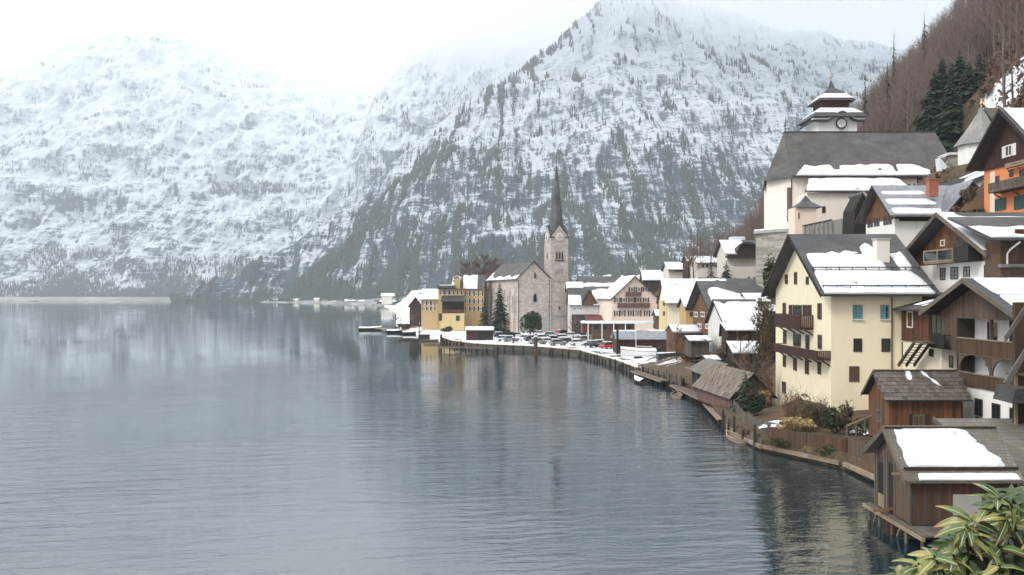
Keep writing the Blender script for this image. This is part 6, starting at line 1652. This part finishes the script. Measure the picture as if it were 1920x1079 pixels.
# conifers and trees of the village
def at_px(px, py, Y): return P(px, py, Y)
tk, cr = conifer(3, 15.6, 3.9, 30, 15, .35, .02); plant('conifer', 'tall dark conifer beside the lakeside church', 'tree', P(937,618,272), [('trunk',tk,M['bark']),('crown',cr,M['conifer'])])
tk, cr = conifer(4, 11.8, 2.6, 22, 11, .4, .04); plant('conifer', 'thin olive conifer between ochre house and tall dark conifer', 'tree', P(909,614,276), [('trunk',tk,M['bark']),('crown',cr,M['thuja'])])
mb = leafball(5, 3.3, 3.2, 3.9, 3000, .3, 34, .4); tk = MB().tube((0,0,-4.2), (0,0,0), .22, .18, 6)
for v_ in mb.v: v_.z += 4.0
for v_ in tk.v: v_.z += 4.0
plant('clipped_tree', 'round clipped evergreen tree before the church gable', 'tree', P(995,620,255), [('trunk',tk,M['bark']),('crown',mb,M['boxleaf'])])
for i, (px, py, h, Y, lab) in enumerate(((908,612,27,345,'large bare tree with purplish crown rising behind the yellow houses'), (932,612,21,338,'bare tree leaning over the church roof'), (886,610,25,352,'bare tree behind the ochre house roof'))):
    tk, cr = bare_tree(30+i, h, 26, 16, 10, .42, .6, .7, .35, 1.7); plant('bare_tree', lab, 'tree', P(px,py,Y), [('trunk',tk,M['bark']),('crown',cr,M['twig_purple'])], 'bare trees behind the yellow houses')
tk, cr = bare_tree(41, 6.2, 7, 5, 2, .3, .4, .7, .6); plant('pollard_tree', 'small pollarded tree on the quay before the yellow house', 'tree', P(883,616,262), [('trunk',tk,M['bark_pale']),('crown',cr,M['twig'])])
mb = leafball(6, 3.2, 1.8, 2.2, 900, .3, 14); tk, cr = bare_tree(43, 6, 8, 6, 3, .12, .5); plant('bare_shrub', 'bare brown shrubs beside the dark chalet on the headland', 'shrub', P(752,590,350), [('stem',tk,M['bark']),('twigs',cr,M['twig'])])
mb = leafball(8, 3.2, 1.5, 1.1, 900, .3, 9); plant('dark_hedge', 'low dark hedge above the outermost covered boat', 'hedge', P(752,602,352), [('foliage',mb,M['conifer'])])
mb = leafball(9, 4, 1.5, .7, 800, .25, 12); plant('reed_bed', 'yellow dry reeds on the headland', 'reeds', P(772,608,330), [('foliage',mb,M['straw'])])
for px, py, h, rad, Y, lab in ((1333,512,7.5,1.2,235,'slim dark conifer standing before the white slope house'), (1374,540,6,2.6,222,'dark spreading conifer under the hillside chalet'), (1362,520,5,2,228,'short dark conifer left of the hillside chalet')):
    tk, cr = conifer(int(px), h, rad, 14, 8, .35, .03); plant('conifer', lab, 'tree', P(px,py,Y), [('trunk',tk,M['bark']),('crown',cr,M['conifer'])])
tk, cr = conifer(61, 5.9, 1.25, 18, 9, .3, .05); plant('conifer', 'young conifer in front of the hillside church wall', 'tree', P(1575,440,142), [('trunk',tk,M['bark']),('crown',cr,M['conifer'])])
# the dark group behind the church
big = [(1766,290,18.5,4.4,196,'dark tall conifer at the left of the group above the church'), (1800,288,19,4.4,192,'dark conifer in the middle of the group above the church'), (1836,282,17.5,4.4,188,'dark conifer at the right of the group above the church'), (1745,290,13,3.8,190,'lower conifer on the left flank of the group above the church'), (1783,294,14,4,184,'lower conifer before the dark group above the church'), (1862,262,11.5,3.6,180,'small spreading conifer right of the dark group above the church'), (1816,292,17,4.4,186,'dark conifer filling the gap in the group above the church'), (1752,292,16,4.2,193,'dark conifer second from the left in the group above the church'), (1850,285,14,4.2,190,'dark conifer second from the right in the group above the church'), (1784,292,18,4.3,198,'dark conifer at the back of the group above the church')]
for i, (px, py, h, rad, Y, lab) in enumerate(big):
    tk, cr = conifer(70+i, h*1.13, rad*1.4, 36, 16, .42, .02); plant('conifer', lab, 'tree', P(px,py,Y), [('trunk',tk,M['bark']),('crown',cr,M['conifer'])], 'dark conifers above the church')
# lone conifers on the skyline
for i, (px, py, h, Y, lab) in enumerate(((1676,140,56,330,'lanky conifer sticking out of the bare wood on the skyline'), (1733,92,18,330,'conifer on the skyline near the top of the wood'), (1622,232,128,255,'dark conifer in the wood right of the church tower'), (1664,235,112,258,'tall dark conifer within the wood above the church roof'))):
    zb_ = float(tz(PX(px,Y), Y)); hh = max(12, PZ(h, Y)-zb_); tk, cr = conifer(90+i, hh, 2.5, 19, 5, .6, .25); plant('conifer', lab, 'tree', (PX(px,Y), Y, zb_), [('trunk',tk,M['bark']),('crown',cr,M['conifer_far'])], 'conifers in the bare wood')

# bare wood on the hillside
variants = [bare_tree(100+k, 14, 13, 7, 2, .26, .42, 1.0, .3) for k in range(6)]
meshes = [(a.mesh('trunk', M['bark_pale'], fix=False), c.mesh('crown', M['twig_purple'], fix=False)) for a, c in variants]
pos = []
tries = 0
while len(pos) < 3500 and tries < 60000:
    tries += 1; Y = 118+350*rng.random()**.85; px = 1290+760*rng.random(); X = PX(px, Y)
    z = float(tz(X, Y))
    if z < 11 or (Y < 250 and z < 31) or (40 < X < 86 and 150 < Y < 194 ) or (X > 60 and Y < 132 and z < 60): continue
    if math.hypot(X-84, Y-158) < 17 or (1722 < px < 1880 and Y < 206) or (Y < 200 and X-16-.13*Y < 24): continue
    e_ = HZ-(z-CAM_H)/Y*F_PX
    if e_ < -120 or e_ > 560 or px > 1990: continue
    pos.append((X, Y, z))
pos = np.array(pos); scl = rng.uniform(.62, 1.2, len(pos)); rot = rng.uniform(0, 6.28, len(pos))
order = np.argsort(pos[:, 1]/scl)
for i in order[:160]:
    k = int(i) % 6; Mx = Matrix.Translation(pos[i]) @ Matrix.Rotation(rot[i], 4, 'Z') @ Matrix.Scale(scl[i], 4)
    T = link(bpy.data.objects.new('bare_tree', None)); T.matrix_basis = Mx; MW[T.name] = Mx
    tag(T, 'bare pale trunked tree at the near edge of the hillside wood', 'tree', 'bare trees of the hillside wood')
    for nm, me in zip(('trunk', 'crown'), meshes[k]): o = link(bpy.data.objects.new(nm, me)); o.parent = T
rest = order[160:]
light = [bare_tree(120+k, 14, 12, 5, 1, .24, .42, 1.0, .32) for k in range(5)]
va = []
for a, c in light:
    v1, f1 = tri_arr(a); v2, f2 = tri_arr(c); va.append((np.concatenate([v1, v2]), np.concatenate([f1, f2+len(v1)])))
scatter('bare_wood', va, pos[rest], scl[rest], rot[rest], M['twig_purple'])
# brown undergrowth on the slopes
def undergrowth(name, n, cond, mat, size=(.5, 1.4), h=.8):
    r = random.Random(len(name)); out = []; tr_ = 0
    while len(out) < n and tr_ < n*30:
        tr_ += 1; Y = r.uniform(72, 300); px = r.uniform(1300, 1960); X = PX(px, Y); z = float(tz(X, Y))
        if cond(X, Y, z): out.append((X, Y, z))
    if not out: return
    vs_ = [tri_arr(leafball(200+k, 1, 1, h, 26, .32, 4)) for k in range(5)]; out = np.array(out)
    return scatter(name, vs_, out, rng.uniform(*size, len(out)), rng.uniform(0, 6.28, len(out)), mat)
undergrowth('undergrowth', 1500, lambda X, Y, z: Y > 188 and 1640 < 960+X/Y*F_PX < 1760 and z > 26, M['deadleaf'], (.6, 1.7))
undergrowth('undergrowth', 1700, lambda X, Y, z: z > 7 and Y > 92 and not any(a-1 < X < b_+1 and c-1 < Y < d+1 for a, b_, c, d, *_ in PADS[:8]), M['twig'], (.5, 1.3))
undergrowth('undergrowth', 700, lambda X, Y, z: 1835 < 960+X/Y*F_PX < 1960 and 135 < Y < 290 and z > 40 and math.hypot(X-84, Y-158) > 15, M['twig'], (.8, 2.0))
undergrowth('scrub', 420, lambda X, Y, z: math.hypot(X-84, Y-158) < 17, M['twig'], (.3, .9))

# garden and slope plants
def bush(name, label, cat, px, py, wpx, hpx, Y, mat, n, size, seed, clumps=12, stems=5, twigm='twig', group=None):
    rx = wpx/2/F_PX*Y; rz = hpx/2/F_PX*Y; c = P(px, py, Y); base = c-Vector((0,0,rz))
    mb = leafball(seed, rx, rx*.8, rz, n, size, clumps); 
    for k in range(len(mb.v)): mb.v[k] = mb.v[k]+Vector((0,0,rz))
    st = MB(); r = random.Random(seed)
    for k in range(stems):
        a = r.uniform(0,6.28); e = Vector((math.cos(a)*rx*r.uniform(.2,.9), math.sin(a)*rx*.6, rz*r.uniform(1.2,2.1))); b0 = Vector((e.x*.2, e.y*.2, -.3)); blade(st, b0, e, .035)
        for j in range(5):
            m_ = b0.lerp(e, r.uniform(.3,1)); blade(st, m_, m_+Vector((r.uniform(-.5,.5)*rx, r.uniform(-.4,.4)*rx, r.uniform(.1,.6)*rz)), .018)
    return plant(name, label, cat, base, [('foliage', mb, M[mat]), ('stem', st, M[twigm])], group)
bush('shrub', 'dense dark green shrub on the bank below the tiled shed', 'shrub', 1568,772,86,62,74,'ivy',2600,.11,1, 20)
bush('shrub', 'olive brown shrub in the garden before the yellow house', 'shrub', 1510,752,70,64,77.5,'olive',1500,.11,2, 16, 24)
bush('shrub', 'bare reddish twiggy bush under the yellow house balconies', 'shrub', 1480,742,50,70,79,'deadleaf',420,.09,3, 12, 40)
bush('shrub', 'wiry leafless bush at the lower corner of the yellow house', 'shrub', 1540,748,44,52,78.5,'olive',420,.09,4, 10, 30)
bush('grass_clump', 'straw coloured grass along the garden fence', 'grass', 1490,790,80,26,75.8,'straw',1100,.12,5, 14, 20, 'straw')
bush('shrub', 'dark leaves sprawling beside the snowed garden table', 'shrub', 1620,735,44,36,73,'ivy',800,.1,6, 10)
bush('ivy', 'ivy hanging over the brown board fence', 'ivy', 1480,828,104,20,75.4,'ivy',1500,.09,7, 26, 3)
bush('ivy', 'ivy spilling over the corner of the garden fence', 'ivy', 1560,842,66,26,71,'ivy',1000,.09,8, 16, 3)
tk, cr = conifer(301, 4.1, 1.5, 14, 9, .3, .02); plant('conifer', 'bushy dark conifer behind the shingled boathouse gable', 'tree', P(1398,775,91), [('trunk',tk,M['bark']),('crown',cr,M['conifer'])])
bush('shrub', 'dark evergreen shrub behind the grey board fence', 'shrub', 1418,752,54,58,86,'conifer',1700,.11,9, 14)
bush('shrub', 'yellowish bush at the foot of the creeper covered bank', 'shrub', 1432,718,44,50,93,'straw',700,.1,10, 10, 20)
bush('creeper', 'tall brown and olive creeper thicket beside the yellow house', 'creeper', 1434,632,46,170,101,'olive',2600,.14,11, 30, 26)
bush('creeper', 'bare reddish stems below the creeper thicket', 'creeper', 1440,715,34,90,95,'deadleaf',260,.1,12, 10, 40)
bush('ivy', 'dark ivy on the slope beside the yellow house gable', 'ivy', 1450,520,46,90,122,'ivy',2400,.2,13, 20)
bush('shrub', 'rusty leafed shrub above the ivy at the church rampart', 'shrub', 1470,462,48,54,135,'deadleaf',1300,.17,14, 16, 14)
bush('shrub', 'rusty brown scrub on the bank under the hillside chalet', 'shrub', 1398,515,50,40,215,'deadleaf',1400,.26,15, 18, 14)
bush('shrub', 'green shrub beside the white boarded house', 'shrub', 1318,655,46,50,142,'boxleaf',1500,.17,16, 14)
bush('shrub', 'brown shrub between green shrub and orange hut', 'shrub', 1293,668,40,34,146,'deadleaf',900,.16,17, 12, 14)
bush('hedge', 'dark green hedge under the snowy tin roof of the orange hut', 'hedge', 1298,640,42,34,158,'conifer',1700,.2,18, 24, 0)
bush('shrub', 'brown shrub at the corner of the long boat shed', 'shrub', 1238,652,30,22,176,'olive',600,.2,19, 8)
bush('shrub', 'rust brown shrub where the shore bends by the jetty', 'shrub', 1352,662,30,56,132,'twig',700,.14,22, 12, 20)
bush('shrub', 'bare brown bushes filling the bank between garden shed and creeper', 'shrub', 1405,690,56,60,112,'twig',1200,.14,23, 16, 30)
bush('shrub', 'small green bushes under the orange house', 'shrub', 1828,390,60,30,98,'olive',900,.16,20, 12)
bush('shrub', 'brown bushes on the bank by the cross gabled house', 'shrub', 1822,365,50,36,104,'twig',900,.16,21, 12, 20)
# bare garden trees among the houses by the water
for i, (px, py, h, Y, lab) in enumerate(((1268,660,6,152,'small bare tree between tarpaulin boat and orange hut'), (1388,640,7,118,'bare tree rising beside the lean-to roof'), (1412,700,6.5,104,'bare tree in front of the creeper thicket'), (1345,560,8,190,'bare tree behind the brown pointed gable'), (1240,606,7,214,'bare tree beside the yellow end wall'), (1075,612,6.5,250,'bare tree at the corner of the long grey house'), (1000,618,5,262,'thin bare tree left of the church plinth'), (950,616,5.5,266,'thin bare tree between dark conifer and church gable'), (1430,600,9,112,'bare tree rising out of the creeper thicket'), (1300,520,9,240,'bare tree left of the white slope house'), (1352,505,8,244,'bare tree right of the slim dark conifer'), (1590,770,3.2,73.5,'bare little fruit tree beside the tiled shed'), (776,596,7,340,'bare tree before the small dark chalet'), (742,600,5,352,'bare tree on the outer headland'))):
    tk, cr = bare_tree(500+i, h, 14, 9, 5, .13, .52, .8, .25, 1+Y/160); plant('bare_tree', lab, 'tree', P(px,py,Y), [('trunk',tk,M['bark']),('crown',cr,M['twig'])], 'bare garden trees')
for i, (px, py, w_, h_, Y, m_, lab) in enumerate(((1180,640,26,14,205,'olive','low brown hedge in front of the snowy pavilion'), (955,622,30,12,250,'conifer','low dark hedge at the foot of the church'), (1058,618,24,10,268,'olive','brown shrubs at the foot of the tower'), (1210,660,36,14,180,'twig','brown shrubs behind the sailing boat'), (1330,700,30,20,121,'twig','bare shrubs behind the open boathouse'), (1372,668,36,30,118,'olive','olive shrubs under the garden shed'), (1640,690,30,24,72.5,'ivy','dark potted evergreens at the foot of the wooden steps'), (838,604,22,10,296,'olive','brown shrub before the yellow veranda house'), (760,612,30,10,322,'twig','bare shrubs behind the covered boats'), (1425,470,24,30,160,'twig','bare shrub at the foot of the rampart'), (1400,440,60,26,200,'twig','bare scrub above the hillside chalet'), (1700,590,16,10,73.9,'straw','dry plants on the annex railing'))):
    bush('shrub', lab, 'shrub', px, py, w_, h_, Y, m_, 500, .0016*Y+.02, 600+i, 12, 14)
# snow lying in the garden
def snow_lump(label, px, py, wpx, hpx, Y):
    X = PX(px, Y); rx = wpx/2/F_PX*Y; ry = rx*1.1; n = 22; r = random.Random(px); w1, w2 = wob(px, .22, 2), wob(px+1, .2, 3); mb = MB(); idx = {}
    def ins(a, b_): th = math.atan2(b_, a); return math.hypot(a, b_) < .82+w1(th/3)+w2(a)*.5
    def vt(i, j):
        if (i, j) not in idx:
            a, b_ = (i/n*2-1), (j/n*2-1); x, y = X+a*rx+r.uniform(-.05,.05), Y+b_*ry; d = max(0, 1-math.hypot(a, b_))
            idx[i, j] = len(mb.v); mb.v.append(Vector((x, y, float(tz(x, y))+.05+.2*d**.5+r.uniform(0,.02))))
        return idx[i, j]
    for i in range(n):
        for j in range(n):
            if ins((i+.5)/n*2-1, (j+.5)/n*2-1): mb.f.append((vt(i,j), vt(i+1,j), vt(i+1,j+1), vt(i,j+1)))
    return solo('snow_patch', mb, S, label, 'snow', (X, Y, float(tz(X, Y))), smooth=True)
snow_lump('snow lying on the garden corner behind the ivy grown fence', 1447, 786, 56, 14, 77.8)
snow_lump('small snow patch behind the dark evergreen shrub', 1452, 768, 30, 10, 80)
snow_lump('pinkish snow heap left of the tiled shed', 1612, 740, 56, 24, 74)
snow_lump('narrow snow strip below the snow heap at the shed', 1628, 764, 26, 10, 72.5)
snow_lump('snow covered car hood sized heap by the creeper', 1428, 683, 22, 16, 108)

# conifers on the mountains
def mountain_trees(name, pts, n, dens, hlo, hhi, seed):
    g = np.random.default_rng(seed); out = []; a, b_ = pts.shape[:2]
    u = g.random(n*6)*(a-1.01); v = g.random(n*6)*(b_-1.01); i, j = u.astype(int), v.astype(int); fu, fv = (u-i)[:, None], (v-j)[:, None]
    p = pts[i, j]*(1-fu)*(1-fv)+pts[i+1, j]*fu*(1-fv)+pts[i, j+1]*(1-fu)*fv+pts[i+1, j+1]*fu*fv
    k = g.random(len(p)) < dens(v/(b_-1), p, 960+p[:, 0]/p[:, 1]*F_PX); p = p[k][:n]
    cone = []
    for s_ in range(3):
        mb = MB(); r = random.Random(s_)
        for (z0, z1, R) in ((.05,.6,.15),(.4,1.0,.10)):
            ring_ = [Vector((R*r.uniform(.7,1.2)*math.cos(t_), R*r.uniform(.7,1.2)*math.sin(t_), z0+r.uniform(-.06,.06))) for t_ in (0,1.57,3.14,4.71)]; m0 = len(mb.v); mb.v += ring_+[Vector((0,0,z1))]
            mb.f += [(m0+q, m0+(q+1)%4, m0+4) for q in range(4)]
        cone.append(tri_arr(mb))
    p = p.copy(); p[:, 2] -= 1
    return scatter(name, cone, p, g.uniform(hlo, hhi, len(p)), g.uniform(0, 6.28, len(p)), M['conifer_far'])
def d_mid(r, p, px):
    nz_ = fbm(p[:, 0]/55, p[:, 2]/80+p[:, 1]/200, 5); st_ = fbm(p[:, 0]/16, p[:, 2]/160, 4)
    low = np.clip(1.1-r*2.6, 0, 1); edge = np.clip(1-np.abs(px-np.interp(p[:, 2], [0, 100, 300, 540, 850], [520, 640, 800, 960, 1140]))/70, 0, 1)*.8
    gap = np.clip(1-np.abs(px-np.interp(p[:, 2], [0, 60, 130], [505, 560, 640]))/22, 0, 1)
    return np.clip(low*.62+edge*.75+.0+nz_*.6+st_*.9-.2-gap-np.clip(r-.5,0,1)*.3, 0, 1)
def d_left(r, p, px):
    nz_ = fbm(p[:, 0]/160, p[:, 2]/120+p[:, 1]/500, 4); band_ = np.clip(1-np.abs(p[:, 2]-430)/45, 0, 1)*np.clip((px-380)/30, 0, 1)*np.clip((560-px)/30, 0, 1)
    return np.clip(np.clip(.9-r*3.2, 0, 1)*.85+band_+nz_*.7-.2, 0, 1)
mountain_trees('mountain_forest', MT['mid'], 75000, d_mid, 7, 15, 5)
mountain_trees('mountain_forest', MT['left'], 40000, d_left, 9, 19, 6)
mountain_trees('mountain_forest', MT['back'], 9000, lambda r, p, px: np.clip(.3-r*.5+fbm(p[:, 0]/90, p[:, 2]/110, 4)*.8, 0, 1), 9, 17, 7)
# trees between village and mountain foot
def shore_trees():
    g = np.random.default_rng(9); n = 1500; Y = g.uniform(600, 1150, n); px = g.uniform(560, 1330, n); X = (px-960)/F_PX*Y
    k = (X > shore_x(Y)+14) & ~((px > 735) & (px < 890) & (Y < 1000)); X, Y = X[k], Y[k]; Z = tz(X, Y); return np.stack([X, Y, Z-.5], -1)
pp_ = shore_trees(); vs_ = [tri_arr(conifer(400+k, 1, .2, 7, 5, .4)[1]) for k in range(3)]
scatter('valley_wood', vs_, pp_, rng.uniform(9, 19, len(pp_)), rng.uniform(0, 6.28, len(pp_)), M['conifer_far'])

# far shore houses: little blocks with snowy roofs
far_r = random.Random(5)
for i in range(17):
    px = far_r.uniform(515, 745); Y = float(np.interp(px, [500, 560, 640, 700, 745], [1860, 1690, 1490, 1290, 1100]))*far_r.uniform(1.0,1.04); py0 = HZ+10.5*F_PX/Y-far_r.choice((0,0,0,1,2))
    c = P(px, py0, Y); w_, h_ = far_r.uniform(6,12), far_r.uniform(1.8,3)
    T = thing('far_house', 'tiny snow roofed house in the row along the far shore', 'house', c, far_r.uniform(-.3,.3), 'houses along the far shore'); old = FR[0]; FR[0] = mw(T)
    MB().prism([(-w_/2,-4,-2),(w_/2,-4,-2),(w_/2,-4,h_),(-w_/2,-4,h_)], (0,8,0)).build('wall', M[far_r.choice(('offwhite','wood_dark','cream2','greywall','wood_black'))], T)
    MB().prism([(-w_/2-1,-5,h_+.02),(-w_/2-1,5,h_+.02),(-w_/2-1,0,h_+2.2)], (w_+2,0,0)).build('roof', S if i % 3 else M['slate'], T); FR[0] = old
for px, py, lab in ((726,561,'larger pale house on the slope left of the snow meadow'),):
    Y = 2050 if px < 400 else 1100; c = P(px, py, Y); T = thing('far_house', lab, 'house', c); old = FR[0]; FR[0] = mw(T)
    MB().box(-6,6,-5,5,-6,3.4).build('wall', M['offwhite'], T); MB().prism([(-7,-6,3.42),(-7,6,3.42),(-7,0,7)], (16,0,0)).build('roof', S, T); FR[0] = old

# ================================================================== leafy shrub close to the camera
def leaf_mesh(seed, L=.135, W=.021):
    r = random.Random(seed); mb = MB(); n = 7; rows = []; bend = r.uniform(.25,.6); tw = r.uniform(-.5,.5)
    for i in range(n):
        t_ = i/(n-1); y = L*t_; w_ = W*math.sin(math.pi*min(.985, t_**.8*.97+.02))**.85+.0006; zc = -bend*L*t_*t_; a = tw*t_
        rows.append([Vector((s_*w_*math.cos(a), y, zc+abs(s_)*w_*.32+s_*w_*math.sin(a)+r.uniform(-.0012,.0012))) for s_ in (-1,-.5,0,.5,1)])
    for q in rows: mb.v += q
    for i in range(n-1):
        for k in range(4): mb.f.append((i*5+k, i*5+k+1, i*5+k+6, i*5+k+5))
    return mb.mesh('leaf', M['laurel'], smooth=True, fix=False)
LM = [leaf_mesh(k, random.uniform(.06,.095), random.uniform(.0105,.0155)) for k in range(6)]
base = Vector((2.35, 4.0, 10.6)); T = thing('leafy_shrub', 'glossy yellow green shrub with drooping leaves close up in the bottom corner', 'shrub', base)
r = random.Random(12); tips = []; st = MB(); whorls = []
top = [(1650,1100),(1700,1056),(1740,1035),(1790,1000),(1830,950),(1870,915),(1920,900),(1990,890)]
k = 0
while len(whorls) < 300 and k < 3000:
    k += 1; px = r.uniform(1690, 1985); lim = float(np.interp(px, [a for a, _ in top], [b_ for _, b_ in top])); d = r.uniform(2.7, 4.2); py = lim+8+r.random()**1.25*(1190-lim)
    p = P(px, py, d)
    if all((p-q).length > .048 for q in whorls): whorls.append(p)
cnt = 0; whorls.sort(key=lambda q: q.y); extra = MB()
for w_ in whorls:
    b0 = base+Vector((r.uniform(-.25,.25), r.uniform(-.25,.25), 0)); mid = b0.lerp(w_, .6)+Vector((r.uniform(-.08,.08), r.uniform(-.08,.08), .06))
    st.tube(b0, mid, .011, .008, 5, False).tube(mid, w_, .008, .004, 5, False)
    ax = Vector((r.uniform(-.4,.4)-.15, r.uniform(-.5,.1)-.15, 1)).normalized(); nl = r.randint(7, 10); ph = r.uniform(0, 6.28)
    Q = ax.to_track_quat('Z', 'Y').to_matrix().to_4x4()
    for i in range(nl):
        Mx = Matrix.Translation(w_-ax*r.uniform(0,.05)) @ Q @ Matrix.Rotation(ph+i*2.4, 4, 'Z') @ Matrix.Rotation(r.uniform(-.55,.5), 4, 'X') @ Matrix.Rotation(r.uniform(-.5,.5), 4, 'Y') @ Matrix.Scale(r.uniform(.75,1.15), 4)
        me = LM[r.randrange(6)]
        if cnt < 300: inst('leaf', me, T, Mx); cnt += 1
        else:
            n0 = len(extra.v); extra.v += [Mx @ v.co for v in me.vertices]; extra.f += [tuple(n0+q for q in pl_.vertices) for pl_ in me.polygons]
st.build('stem', M['bark'], T)
if extra.v: extra.build('leaves', M['laurel'], T, smooth=True, fix=False, kind='stuff')
